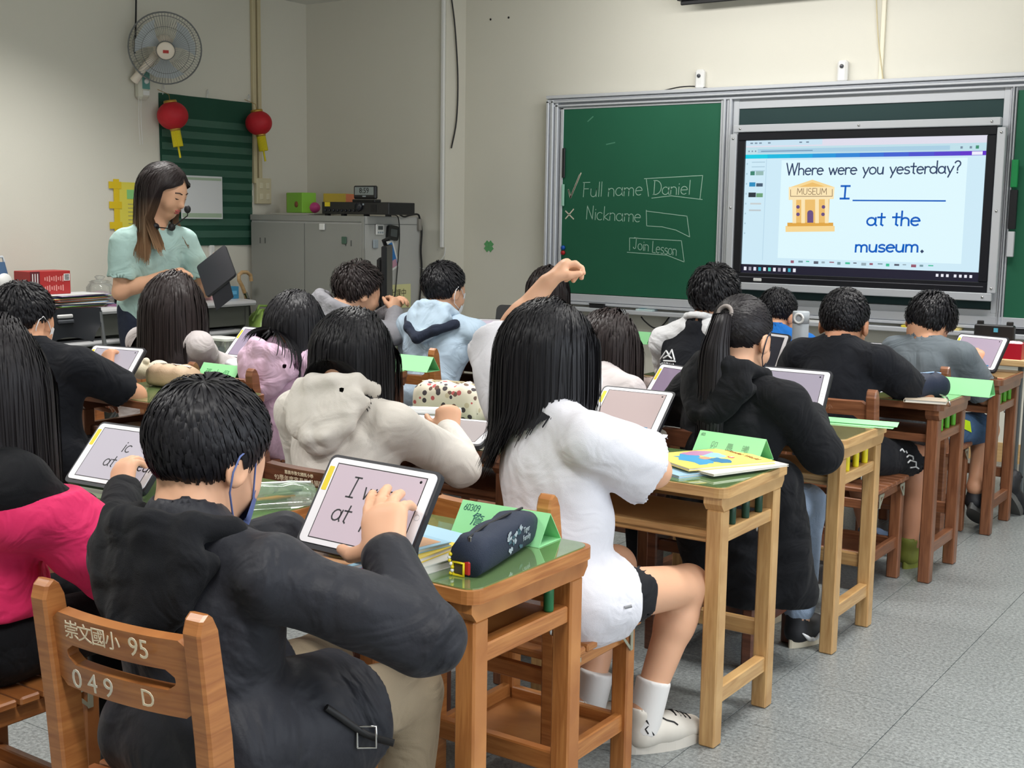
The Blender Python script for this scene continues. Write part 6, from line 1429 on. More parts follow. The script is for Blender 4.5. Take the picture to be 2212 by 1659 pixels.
def shoe(parent, heel, toe, m_up, m_sole, sc=1.0, z=0.0, pitch=0.0, lace=None, sres=.007):
    heel = V3(heel); d = unit((toe[0]-heel[0], toe[1]-heel[1], 0)); x = np.cross(d, (0, 0, 1)); L = .225*sc
    up = np.array([0, 0, 1.]); d2 = d*math.cos(pitch)+up*math.sin(pitch); u2 = np.cross(x, d2)
    o = np.array([heel[0], heel[1], z]); w = lambda a, b, c_: o+x*a*sc+d2*b*sc+u2*c_*sc
    S = Solid(); S.cap(w(0, .03, .045), w(0, .12, .048), .036*sc, .038*sc, .02); S.cap(w(0, .11, .045), w(.003, .185, .036), .04*sc, .036*sc, .03, (u2, .85)); S.cap(w(0, .035, .05), w(0, .03, .105), .037*sc, .036*sc, .02)
    S.cut(w(0, 0, .018), -u2)
    S.cap(w(0, .035, .085), w(0, .03, .16), .028*sc, .03*sc, .004, None, '-')
    s_ = S.build('shoe', m_up, parent, sres)
    pts = []
    for i in range(28):
        a = 2*math.pi*i/28; yy = .112+.118*math.sin(a); ww = .041+.006*math.sin(a)-.008*max(0, -math.sin(a)); pts.append((ww*math.cos(a), yy))
    M = Matrix([[x[i]*sc, d2[i]*sc, u2[i]*sc, o[i]] for i in range(3)]+[[0, 0, 0, 1]])
    so = MB().prism(pts, 0, .028, M).build('sole', m_sole); keep(so, s_)
    if lace is not None:
        for k in range(4): b = wbuild(MB().tube([w(-.022, .125+.016*k, .083-.006*k), w(0, .127+.016*k, .091-.007*k), w(.022, .125+.016*k, .083-.006*k)], .003*sc, 5), 'lace', lace, s_)
    return s_
def hood(parent, c7, rt, fw, up, m, s=1.0, res=.009, seed=3, ring=True):
    S = Solid(); q = lambda a, b, c_: c7+(rt*a+fw*b+up*c_)*s; Rr = np.stack([rt, fw, up], 1)
    if ring:
        ch = [(.04, .085, -.06, .013), (.075, .055, -.02, .016), (.092, .005, .005, .019), (.075, -.05, .018, .021), (.03, -.078, .02, .022), (-.03, -.078, .02, .022), (-.075, -.05, .018, .021), (-.092, .005, .005, .019), (-.075, .055, -.02, .016), (-.04, .085, -.06, .013)]
        for a, b in zip(ch, ch[1:]): S.cap(q(*a[:3]), q(*b[:3]), a[3]*s, b[3]*s, .012)
    S.ell(q(0, -.070, -.030), np.array((.118, .030, .060))*s, Rr, .02); S.ell(q(.0, -.083, -.075), np.array((.098, .024, .058))*s, Rr, .025); S.ell(q(0, -.085, -.11), np.array((.055, .018, .05))*s, Rr, .03)
    S.cap(q(-.10, -.045, -.03), q(-.02, -.10, -.115), .016*s, .02*s, .015); S.cap(q(.10, -.045, -.03), q(.02, -.10, -.115), .016*s, .02*s, .015)
    S.wrinkle(.003, 34, seed); S.wrinkle(.0018, 70, seed+1); return S.build('hood', m, parent, res)
PEOPLE = {}
def person(key, label, H, SL, SR, c7, hc, yaw=0, pitch=.35, roll=0, hs=1.05, R=None, L=None, sk=SK1, top=None, tt=.018, sleeve_end=2.0, slr=(.056, .052, .042), wrk=.004, belly=0.0,
           bottom=None, bend=2.0, knees=None, ankles=None, shoes=None, res=.010, bres=.008, hood_m=None, hood_s=1.0, ears=True, group='students at their desks', topname='jacket', low=0.0, feet=True, body_legs=False, arm_scale=1.0, sleeve_m=None, name='person', hem=0.0, hemr=(.098, .098), laces=None):
    H, SL, SR, c7, hc = (V3(v) for v in (H, SL, SR, c7, hc)); hc = hc-np.array([0, 0, .016]); deg = math.radians
    mid, rt, fw, up = torso_frame(H, SL, SR)
    p = thing(name, label, 'person', (H[0], H[1], 0), group=group); bpy.context.view_layer.update(); p.matrix_world = Matrix.Translation((H[0], H[1], 0)); bpy.context.view_layer.update()
    hR = rotm(deg(yaw), pitch, deg(roll))
    arms = []
    for s, sh, spec_ in ((1, SR, R), (-1, SL, L)):
        if spec_ is None:
            el = sh+rt*s*.05+fw*.15-up*.20; wr = el+fw*.19-rt*s*.10+np.array([0, 0, .02]); spec_ = (el, wr, {})
        el, wr, hd = V3(spec_[0]), V3(spec_[1]), dict(spec_[2]); arms.append((s, sh, el, wr, hd))
    if knees is None: knees = (H+rt*.10+unit((fw[0], fw[1], 0))*.37, H-rt*.10+unit((fw[0], fw[1], 0))*.37); knees = tuple(np.array([k[0], k[1], .47]) for k in knees)
    knees = tuple(V3(k) for k in knees)
    if ankles is None: ankles = tuple(np.array([k[0], k[1]+.02, .09]) for k in knees)
    ankles = tuple(V3(a) for a in ankles)
    # ---- body
    S = Solid(); head_prims(S, hc, hR, hs, ears); neck_prims(S, hc, hR, hs, c7)
    torso_prims(S, H, SL, SR, c7, -.02)
    for s, sh, el, wr, hd in arms:
        a = arm_scale; S.cap(sh, el, .043*a, .037*a, .03); S.cap(el, el+(wr-el)*.45, .037*a, .034*a, .02); S.cap(el+(wr-el)*.35, wr, .034*a, .0245*a, .02)
        if hd is not None:
            d = hd.get('d', unit(wr-el)); n = hd.get('n', np.array([0, 0, -1.])); th = hd.get('th', -rt*s)
            hand_prims(S, wr, V3(d), V3(n), V3(th), hd.get('curl', .45), hd.get('sc', 1.0), hd.get('curls'), hd.get('thumb'))
    hips = (H+rt*.085-up*.0, H-rt*.085)
    for hj, kn, an in zip(hips, knees, ankles):
        S.cap(hj, kn, .070, .052, .03); S.cap(kn, kn+(an-kn)*.3, .051, .050, .02); S.cap(kn+(an-kn)*.25, an, .050, .032, .02); S.cap(an, an+np.array([0, .03, -.04]), .032, .03, .02)
    body = S.build('body', sk, p, bres)
    # ---- top
    S = Solid(); torso_prims(S, H, SL, SR, c7, tt, belly, low=low)
    for s, sh, el, wr, hd in arms:
        if sleeve_end <= 1 or sleeve_m is None: sleeve(S, sh, el, wr, slr[0], slr[1], slr[2], sleeve_end)
        else: pass
    if hem:
        for hj, kn in zip((H+rt*.085, H-rt*.085), knees):
            e = hj+(kn-hj)*hem; d = unit(kn-hj); S.cyl(hj, e, hemr[0], hemr[1], .02); S.ell(hj, np.full(3, hemr[0]), None, .02)
    S.cap(c7+up*.0, c7+up*.10+fw*.02, .052*hs, .056*hs, .004, None, '-')
    if wrk: sd_ = sum(map(ord, key))*7; S.wrinkle(wrk, 13, sd_); S.wrinkle(wrk*.38, 34, sd_+1)
    tp = S.build(topname, top, p, res)
    if sleeve_m is not None:
        for s, sh, el, wr, hd in arms:
            S = Solid(); sleeve(S, sh, el, wr, slr[0]*1.03, slr[1], slr[2], 2.0); S.cap(c7-up*.02-rt*s*-.045, sh, .046+tt*.5, slr[0], .02); S.wrinkle(.004, 40, 5); S.build('sleeve', sleeve_m, p, res)
    # ---- bottom
    if bottom is not None:
        S = Solid(); Rr = np.stack([rt, fw, up], 1); S.ell(H+np.array([0, 0, -.005]), (.122, .095, .072), Rr, .02)
        for hj, kn, an in zip(hips, knees, ankles):
            if bend <= 1:
                e = hj+(kn-hj)*bend; d = unit(kn-hj); S.cap(hj, hj+(e-hj)*.4, .074, None, .02); S.cyl(hj, e, .074, .074, .015); S.cyl(e-d*.025, e+d*.02, .067, None, .003, '-')
            else:
                S.cap(hj, kn, .078, .062, .02); e = kn+(an-kn)*.93; S.cap(kn, e, .060, .052, .015)
        S.wrinkle(.004, 30, 11); S.build('trousers' if bend > 1 else 'shorts', bottom, p, res)
    if feet:
        for i, an in enumerate(ankles):
            mu, ms = (shoes[i] if shoes else (M_BLACK, M_WHITE)); tdir = unit((fw[0], fw[1], 0)); shoe(p, (an[0]-tdir[0]*.035, an[1]-tdir[1]*.035), (an[0]+tdir[0], an[1]+tdir[1]), mu, ms, sres=.007 if shoes else .012, lace=laces)
    if hood_m is not None: hood(p, c7, rt, fw, up, hood_m, hood_s, res)
    PEOPLE[key] = dict(o=p, hc=hc, hR=hR, hs=hs, c7=c7, rt=rt, fw=fw, up=up, H=H, mid=mid, body=body, top=tp, arms=arms, col=[(H+up*np.linalg.norm(mid-H)*.76, np.array([np.linalg.norm(SR-SL)/2*.80+tt+.012, .086+tt, .15+tt*.5]), np.stack([rt, fw, up], 1)), (c7-up*.04, np.array([.066, .05, .05])+tt*.5, np.stack([rt, fw, up], 1)), *[(SL+(SR-SL)*f_, np.full(3, .042+tt*.62), np.eye(3)) for f_ in (0, .16, .32, .5, .68, .84, 1)]])
    return PEOPLE[key]
def short_hair(k, m=H_BLACK, **kw): q = PEOPLE[k]; return hair_short(q['hc'], q['hR'], q['hs'], m, q['o'], **kw)
def long_hair(k, endz, m=H_BLACK, body=True, hoodcol=0, **kw):
    q = PEOPLE[k]; col = list(q['col']) if body else []
    if hoodcol: col.append((q['c7']-q['fw']*.07*hoodcol-q['up']*.04, np.array((.125, .05, .09))*hoodcol, np.stack([q['rt'], q['fw'], q['up']], 1)))
    return hair_long(q['hc'], q['hR'], q['hs'], m, q['o'], endz, col=col, **kw)
M_MASKB = mat('mask_blue', (92, 108, 160), .8); M_MASKW = mat('mask_white', (236, 234, 236), .8); M_MASKN = mat('mask_navy', (40, 48, 66), .8); M_MASKL = mat('mask_lilac', (150, 146, 170), .8)
C_CHAR = cloth('jacket_charcoal', (40, 41, 47), .12, 90, .55, .05, .8, 6); C_BLK = cloth('cloth_black', (19, 20, 24)); C_KHA = cloth('cloth_khaki', (160, 144, 120)); C_PINK = cloth('cloth_hot_pink', (238, 54, 112), .1, 80, .6)
C_TEE = cloth('tee_black', (22, 24, 30)); C_PALE = cloth('cloth_pale', (206, 198, 198)); C_ROSE = cloth('cloth_rose', (222, 188, 212)); C_GRY = cloth('cloth_grey', (150, 149, 155)); C_CRM = cloth('cloth_cream', (222, 216, 208), fold=.35)
C_LBL = cloth('cloth_light_blue', (184, 204, 222)); C_WHT = cloth('tee_white', (226, 225, 232), fold=.28); C_GTEE = cloth('tee_grey', (100, 108, 114)); C_BLU = cloth('cloth_blue', (28, 104, 184)); C_MINT = cloth('cloth_mint', (176, 206, 200), fold=.4); C_JEAN = cloth('denim_light', (140, 156, 178), .3, 300); C_JEAN2 = cloth('denim_blue', (74, 104, 140), .3, 300); C_NAV = cloth('cloth_navy', (40, 46, 62)); C_SLA = cloth('cloth_slate', (66, 64, 72))
C_SHT = cloth('shorts_black', (26, 27, 32))
SOLE = mat('sole_cream', (222, 212, 190), .7); SHW = mat('shoe_white', (214, 208, 198), .6); SHB = mat('shoe_black', (30, 31, 36), .6); SHG = mat('shoe_green', (120, 126, 50), .6); SHBL = mat('shoe_blue', (60, 78, 104), .7)

# A: nearest boy, charcoal jacket
person('A', 'boy in a charcoal jacket with a blue mask writing on the nearest tablet', (-1.56, 1.37, .475), (-1.745, 1.36, .752), (-1.40, 1.375, .775), (-1.585, 1.36, .848), (-1.590, 1.41, .958), 0, .42, 0, 1.06,
       R=((-1.215, 1.53, .672), (-1.352, 1.592, .765), dict(d=(-.42, .45, .72), n=(0, .83, -.56), th=(-1, 0, -.45), curls=(.12, .2, .28, .45), thumb=(.1, 1.0, .05), sc=1.22)), L=((-1.88, 1.50, .66), (-1.70, 1.70, .73), {}),
       top=C_CHAR, tt=.030, slr=(.062, .064, .046), wrk=.005, bottom=C_KHA, knees=((-1.425, 1.75, .465), (-1.67, 1.77, .46)), ankles=((-1.44, 1.74, .10), (-1.66, 1.76, .10)), shoes=((SHB, SHB), (SHB, SHB)), res=.007, bres=.0045, low=.03, hem=.60, hemr=(.115, .115))
hood(PEOPLE['A']['o'], PEOPLE['A']['c7']+np.array([.0, -.010, -.015]), PEOPLE['A']['rt'], PEOPLE['A']['fw'], PEOPLE['A']['up'], C_BLK, 1.16, .007)
short_hair('A', H_BLACK, seed=3, n=5200, ln=.075, lift=.010)
q = PEOPLE['A']; mask(q['hc'], q['hR'], q['hs'], M_MASKB, q['o'], .006, drop=.035)
# B: pink and black jacket at the left edge
person('B', 'student in a hot pink and black jacket with long hair at the left edge', (-2.30, 1.42, .475), (-2.49, 1.42, .83), (-2.12, 1.40, .82), (-2.30, 1.41, .91), (-2.275, 1.45, 1.018), 10, .4, 0, 1.05,
       R=((-2.09, 1.60, .63), (-2.285, 1.775, .715), dict(d=(-.45, .45, .75), n=(.1, .8, -.55), th=(-1, 0, .1), curls=(.3, .4, .45, .6))), top=C_BLK, tt=.03, slr=(.060, .060, .046), wrk=.005, bottom=C_BLK, res=.008, bres=.005)
q = PEOPLE['B']
S = Solid(); torso_prims(S, q['H']+np.array([0, 0, .07]), q['arms'][1][1]-np.array([0, 0, .06]), q['arms'][0][1]-np.array([0, 0, .06]), q['c7']-np.array([0, 0, .12]), .036)
sh, el = q['arms'][0][1], q['arms'][0][2]; S.cap(sh+(el-sh)*.25, el+np.array([0, -.01, 0]), .078, .080, .03); S.wrinkle(.005, 30, 4)
S.cut(q['c7']-np.array([0, 0, .105]), (0, 0, 1)); S.cut(q['H']+np.array([0, 0, .07]), (0, 0, -1)); S.ell(el+np.array([-.06, .075, .03]), (.08, .08, .08), None, .01, '-'); S.build('jacket_panel', C_PINK, q['o'], .008)
long_hair('B', .80, H_BLACK2, seed=5, n=4600, w=(.0010, .0024), steps=18)
mask(q['hc'], q['hR'], q['hs'], mat('mask_steel', (120, 134, 170), .8), q['o'], .004)
# G: cream hoodie
person('G', 'girl in a cream hoodie with shoulder-length black hair, fist raised by the tablet', (-2.22, 2.45, .475), (-2.435, 2.49, .80), (-2.125, 2.54, .79), (-2.285, 2.50, .865), (-2.285, 2.55, .975), -12, .45, 0, 1.08,
       R=((-2.05, 2.74, .655), (-2.165, 2.83, .725), dict(d=(-.3, .35, .85), n=(-.6, .75, .1), th=(-.5, -.4, .4), curl=1.25)), top=C_CRM, tt=.032, slr=(.060, .058, .045), wrk=.005, bottom=C_SHT, hood_m=C_CRM, hood_s=1.1, res=.008, bres=.005, topname='hoodie')
long_hair('G', .865, H_BLACK, hoodcol=1.3, seed=8, n=4600, w=(.0012, .0028), steps=18, flick=(.0, .0, 0), spread=.03)
q = PEOPLE['G']; mask(q['hc'], q['hR'], q['hs'], M_MASKW, q['o'], .006)
# I: raised hand
person('I', 'girl in a white T-shirt raising her left hand, wearing a white mask', (-1.515, 2.43, .465), (-1.715, 2.50, .885), (-1.415, 2.37, .855), (-1.575, 2.42, .935), (-1.575, 2.455, 1.046), -48, .12, 0, 1.05,
       L=((-1.865, 2.66, 1.025), (-1.775, 2.735, 1.178), dict(d=(.35, .55, .62), n=(.55, .3, -.75), th=(.6, -.6, -.1), curls=(.75, .85, .95, 1.0), thumb=(.8, .35, .7))),
       R=((-1.345, 2.55, .765), (-1.50, 2.76, .745), {}), top=C_WHT, tt=.03, sleeve_end=.9, slr=(.068, .092, .05), wrk=.005, bottom=C_SHT, bend=.45, knees=((-1.385, 2.83, .415), (-1.60, 2.83, .43)), ankles=((-1.435, 2.70, .10), (-1.58, 2.66, .10)),
       shoes=((SHW, SHW), (SHW, SHW)), laces=M_BLACK, res=.007, bres=.0045, topname='t_shirt', low=.03, belly=.01, hem=.22, hemr=(.108, .104))
long_hair('I', lambda W, rs: .915-.11*np.clip((-.02-(W[:, 0]+1.575))/.06, 0, 1), H_BLACK, seed=12, n=5200, w=(.0012, .0028), steps=20, spread=.03, flick=(-.35, -.1, 0))
q = PEOPLE['I']; mask(q['hc'], q['hR'], q['hs'], M_MASKW, q['o'], .022)
for an in ((-1.435, 2.70), (-1.58, 2.66)):
    S = Solid(); S.cyl((an[0], an[1]-.002, .05), (an[0]+.012, an[1]+.03, .185), .041, .045, .01); S.build('sock', mat('sock_white', (226, 224, 222), .85), q['o'], .005)
# M: ponytail
person('M', 'girl in a black hoodie with a ponytail sitting at the yellow-peg desk', (-1.59, 3.42, .475), (-1.72, 3.49, .82), (-1.375, 3.42, .82), (-1.56, 3.45, .90), (-1.562, 3.50, 1.01), -6, .3, 0, 1.07,
       R=((-1.30, 3.52, .665), (-1.43, 3.77, .735), {}), L=((-1.87, 3.60, .68), (-1.93, 3.80, .74), dict(d=(-.1, .6, .6), n=(.1, .7, -.5))), top=C_BLK, tt=.034, slr=(.062, .062, .046), wrk=.005, bottom=C_JEAN,
       knees=((-1.44, 3.78, .45), (-1.66, 3.80, .46)), ankles=((-1.42, 3.70, .10), (-1.62, 3.78, .10)), shoes=((SHB, SOLE), (SHB, SOLE)), hood_m=C_BLK, hood_s=1.15, res=.009, bres=.006, topname='hoodie', low=.03)
q = PEOPLE['M']; S = Solid(); S.cap((-1.42, 3.44, .56), (-1.375, 3.50, .24), .095, .085, .05); S.cap((-1.52, 3.38, .54), (-1.47, 3.42, .25), .10, .085, .05); S.cap((-1.62, 3.36, .52), (-1.58, 3.38, .28), .09, .08, .05); S.wrinkle(.006, 30, 6); S.cut((0, 0, .20), (0, 0, -1)); S.build('jacket_skirt', C_BLK, q['o'], .010)
def pulled_back(k, tie, m, seed, endz, n=900, tail=380, w_=(.0018, .0038), sway=(0, -.02, 0)):
    """hair combed to a tie point at the back, then a hanging tail"""
    q = PEOPLE[k]; c, R, sc = q['hc'], q['hR'], q['hs']; rs = np.random.RandomState(seed); mb = MB(); hair_cap(mb, c, R, sc, 1.05)
    L, W = scalp(n, seed, c, R, sc, 1.05); n = len(L); tl = np.array(tie); steps = 9; paths = np.zeros((n, steps, 3)); N = np.zeros_like(paths)
    for s_ in range(steps):
        f = s_/(steps-1); p = L*(1-f)+tl*f; qn = (p-HC)/HR; kk = np.linalg.norm(qn, axis=1)[:, None]; fl = np.clip((f-.75)/.25, 0, 1)
        ps = HC+qn/kk*(1.06+.05*rs.uniform(0, 1, (n, 1))*math.sin(math.pi*f))*HR; p = ps*(1-fl)+tl*fl if s_ < steps-1 else np.repeat(tl[None], n, 0)
        paths[:, s_] = p; nn = (ps-HC)/HR**2; N[:, s_] = nn/np.linalg.norm(nn, axis=1)[:, None]
    V, Q = ribbons(c+(paths*sc)@R.T, N@R.T, rs.uniform(*w_, n)*sc)
    t0 = c+R@(tl*sc); st = 16; P = np.zeros((tail, st, 3)); N2 = np.zeros_like(P); th = rs.uniform(0, 2*math.pi, tail); rr = np.sqrt(rs.uniform(0, 1, tail))
    ez = endz+rs.normal(size=tail)*.03; bk = R@np.array([0, -1, 0])
    for s_ in range(st):
        f = s_/(st-1); rad = (.016+.034*math.sin(math.pi*min(.62, f*.9+.05)))*rr
        z = t0[2]+.02*math.sin(min(1, f*6)*math.pi)-(t0[2]-ez)*f; cen = t0[None]*[1, 1, 0]+bk[None]*[1, 1, 0]*(.05*math.sin(min(1, f*3)*math.pi/2))+np.array(sway)*f
        P[:, s_, 0] = cen[:, 0]+rad*np.cos(th); P[:, s_, 1] = cen[:, 1]+rad*.7*np.sin(th); P[:, s_, 2] = z
        N2[:, s_] = np.stack([np.cos(th), np.sin(th), np.zeros(tail)], 1)
    V2, Q2 = ribbons(P, N2, rs.uniform(.002, .0045, tail))
    P0 = np.array(mb.v); F0 = np.array(mb.f); me = np_mesh('hair', np.concatenate([P0, V, V2]), np.concatenate([F0, Q+len(P0), Q2+len(P0)+len(V)])); me.materials.append(m)
    o = bpy.data.objects.new('hair', me); COL.objects.link(o); keep(o, q['o'])
    wbuild(MB().tube([t0+bk*.004+R@np.array([.022*math.cos(a), 0, .022*math.sin(a)]) for a in np.linspace(0, 2*math.pi, 17)], .007, 6, False), 'hair_tie', mat('tie_grey', (140, 132, 128), .8), q['o'])
pulled_back('M', (-.004, -.105, .045), H_BLACK2, 4, .72, 2600, 700)
mask(q['hc'], q['hR'], q['hs'], M_MASKN, q['o'], .005)
# O: black T-shirt boy
person('O', 'boy in a black T-shirt with cropped hair at the desk with bright green pegs', (-1.62, 4.53, .475), (-1.80, 4.59, .83), (-1.485, 4.555, .835), (-1.645, 4.58, .895), (-1.655, 4.65, .978), 4, .25, 0, 1.10,
       R=((-1.375, 4.75, .69), (-1.58, 4.88, .73), {}), L=((-1.92, 4.76, .69), (-1.74, 4.92, .73), {}), sk=SK3, top=C_TEE, tt=.034, sleeve_end=.8, slr=(.066, .070, .05), bottom=C_SHT, bend=.9, knees=((-1.42, 4.88, .43), (-1.70, 4.92, .46)), ankles=((-1.415, 4.84, .09), (-1.62, 4.95, .09)),
       shoes=((SHG, SHG), (SHBL, SOLE)), res=.010, bres=.006, topname='t_shirt', arm_scale=1.15)
short_hair('O', H_BLACK, seed=6, n=2400, ln=.028, lift=.006, droop=.1)
# P: grey T-shirt boy
person('P', 'boy in a grey T-shirt bending over his tablet nearest the lectern', (-1.60, 5.43, .475), (-1.715, 5.49, .785), (-1.43, 5.475, .78), (-1.59, 5.50, .845), (-1.60, 5.565, .922), -8, .75, 14, 1.12,
       R=((-1.345, 5.62, .595), (-1.44, 5.74, .715), dict(d=(.1, .5, .8), n=(-.1, .8, -.5), th=(-.8, 0, .3), curl=.5)), sk=SK2, top=C_GTEE, tt=.032, sleeve_end=.85, slr=(.064, .070, .05), bottom=C_JEAN2, bend=.92, knees=((-1.375, 5.78, .43), (-1.66, 5.80, .46)), ankles=((-1.365, 5.60, .20), (-1.60, 5.76, .12)), feet=False, res=.010, bres=.0065, topname='t_shirt')
short_hair('P', H_BLACK, seed=9, n=2200, ln=.05, lift=.012, spike=.35)
q = PEOPLE['P']; shoe(q['o'], (-1.365, 5.55), (-1.365, 5.8), SHB, mat('sole_grey', (96, 96, 94), .7), 1.0, .11, -.5); shoe(q['o'], (-1.33, 5.95), (-1.28, 6.1), SHB, mat('sole_grey', (96, 96, 94), .7), 1.0, .14, -.9)
# C: boy far left
person('C', 'boy in a black T-shirt with a white ear loop at the far left', (-3.74, 2.60, .475), (-3.99, 2.59, .82), (-3.63, 2.65, .82), (-3.83, 2.60, .885), (-3.885, 2.62, .975), 6, .35, 0, 1.10,
       R=((-3.61, 2.87, .695), (-3.89, 2.97, .755), dict(d=(-.45, .4, .8), n=(.2, .8, -.5), th=(-1, 0, .2), curls=(.25, .5, .7, .8))), sk=SK2, top=C_TEE, tt=.032, sleeve_end=.8, slr=(.066, .070, .05), bottom=C_SHT, res=.010, bres=.006, topname='t_shirt', arm_scale=1.08)
short_hair('C', H_BLACK, seed=14, n=2400, ln=.05, lift=.01); q = PEOPLE['C']; mask(q['hc'], q['hR'], q['hs'], M_MASKW, q['o'], .005)
# D: very long hair
person('D', 'student with very long straight hair in a pale jacket in front of the teacher', (-4.27, 3.48, .475), (-4.37, 3.52, .79), (-4.04, 3.55, .79), (-4.21, 3.52, .86), (-4.20, 3.56, .962), 0, .35, 0, 1.12, R=(tuple(pY(448, 778, 3.72)), tuple(pY(512, 800, 3.84)), {}), top=C_PALE, tt=.03, slr=(.062, .062, .052), bottom=C_SHT, res=.011, bres=.009)
long_hair('D', .63, H_BROWN, seed=21, n=3000, steps=20, flick=(-.6, -.2, 0), spread=.06)
# E: pink hoodie
person('E', 'student in a pink hoodie with wavy black hair to the shoulders', (-3.56, 3.48, .475), (-3.655, 3.49, .765), (-3.34, 3.52, .765), (-3.485, 3.50, .835), (-3.478, 3.55, .925), -5, .35, 0, 1.10, top=C_ROSE, tt=.034, bottom=C_SHT, res=.010, bres=.009, topname='hoodie')
q = PEOPLE['E']; hood(q['o'], q['c7']-q['up']*.035-q['fw']*.01, q['rt'], q['fw'], q['up'], C_ROSE, 1.2, .010)
long_hair('E', .765, H_BLACK, hoodcol=1.15, seed=22, n=2400, steps=18, flick=(-.3, -.1, .05), spread=.03)
# F: grey hoodie, hands up
fh = pY(858, 655, 4.72)
person('F', 'boy in a grey hoodie holding his hands together in front of the cabinet', (-4.27, 4.47, .475), (-4.30, 4.50, .82), (-3.97, 4.50, .82), (-4.12, 4.51, .905), (-4.085, 4.60, .988), -22, .3, 0, 1.12,
       R=((-3.86, 4.60, .78), tuple(fh+np.array([.015, -.04, -.05])), dict(d=(-.2, .4, .8), n=(-1, .1, .1), th=(-.2, -1, .3), curl=.8)), L=((-4.20, 4.72, .76), tuple(fh+np.array([-.05, .03, -.04])), dict(d=(.5, .1, .7), n=(1, 0, .1), th=(-.2, -1, .3), curl=.8)), top=C_GRY, tt=.03, hood_m=C_GRY, hood_s=1.25, bottom=C_SHT, res=.011, bres=.006, topname='hoodie')
short_hair('F', H_BROWN, seed=23, n=1800, ln=.07, lift=.02)
# H: light blue hoodie
person('H', 'boy in a light blue hoodie with a navy collar and white ear loop', (-3.62, 4.55, .475), (-3.80, 4.65, .82), (-3.425, 4.66, .815), (-3.61, 4.63, .895), (-3.63, 4.70, 1.012), -8, .2, 0, 1.10, R=((-3.35, 4.82, .68), (-3.42, 5.0, .735), {}), top=C_LBL, tt=.034, bottom=C_SHT, hood_m=C_LBL, hood_s=1.05, res=.010, bres=.008, topname='hoodie', slr=(.060, .060, .046))
short_hair('H', H_BLACK, seed=24, n=2000, ln=.05, lift=.01); q = PEOPLE['H']; mask(q['hc'], q['hR'], q['hs'], M_MASKW, q['o'], .005)
S = Solid(); hq = lambda a, b, c_: q['c7']+q['rt']*a+q['fw']*b+q['up']*c_
for a, b in (((-.135, -.035, -.05), (-.075, -.10, -.10)), ((-.075, -.10, -.10), (.0, -.120, -.150)), ((0, -.120, -.150), (.075, -.10, -.10)), ((.075, -.10, -.10), (.135, -.035, -.05))): S.cap(hq(*a), hq(*b), .024, None, .015)
S.build('hood_lining', C_NAV, q['o'], .008)
# J: below the board
person('J', 'student in dark clothes with straight hair below the corner of the chalkboard', (-3.60, 5.40, .475), (-3.74, 5.45, .79), (-3.43, 5.45, .79), (-3.585, 5.47, .865), (-3.59, 5.55, .975), 0, .3, 0, 1.05, L=((-3.86, 5.55, .70), (-3.88, 5.72, .735), {}), top=C_SLA, tt=.028, bottom=C_SHT, res=.012, bres=.010)
long_hair('J', .80, H_BROWN, seed=25, n=700, w=(.003, .006))
# K: navy mask
person('K', 'girl in a white top with a navy mask bending behind the white T-shirt', (-2.25, 3.60, .475), (-2.40, 3.78, .75), (-2.10, 3.78, .75), (-2.25, 3.82, .81), (-2.262, 3.90, .900), -35, .5, 0, 1.08, top=C_PALE, tt=.028, bottom=C_SHT, res=.011, bres=.008)
long_hair('K', .70, H_BROWN, seed=26, n=1800, steps=18); q = PEOPLE['K']; mask(q['hc'], q['hR'], q['hs'], M_MASKN, q['o'], .005)
# L: raglan shirt
person('L', 'boy in a black shirt with white sleeves and a mountain print on the back', (-2.25, 4.58, .475), (-2.43, 4.66, .84), (-2.11, 4.62, .85), (-2.25, 4.64, .925), (-2.225, 4.70, 1.04), -4, .2, 0, 1.10, top=C_TEE, tt=.03, sleeve_m=cloth('sleeve_white', (222, 222, 224)), slr=(.060, .060, .046), bottom=C_SHT, res=.011, bres=.009, topname='shirt', sk=SK2)
short_hair('L', H_BLACK, seed=27, n=2000, ln=.06, lift=.016); q = PEOPLE['L']
S = Solid()
for a in range(14):
    t0, t1 = 2*math.pi*a/14, 2*math.pi*(a+1)/14; f_ = lambda t: q['c7']+q['rt']*.066*math.cos(t)+q['fw']*(.062*math.sin(t))+q['up']*(.02+.012*-math.sin(t)); S.cap(f_(t0), f_(t1), .013, None, .01)
S.build('collar', cloth('sleeve_white', (222, 222, 224)), q['o'], .006)
# N: blue jacket
person('N', 'small boy in a bright blue jacket beside the grey flask', (-2.28, 5.48, .475), (-2.46, 5.55, .77), (-2.16, 5.55, .77), (-2.325, 5.57, .83), (-2.345, 5.65, .915), -6, .45, 0, 1.05, top=C_BLU, tt=.03, bottom=C_SHT, res=.012, bres=.009, sk=SK2)
short_hair('N', H_BLACK, seed=28, n=1600, ln=.035, lift=.008)
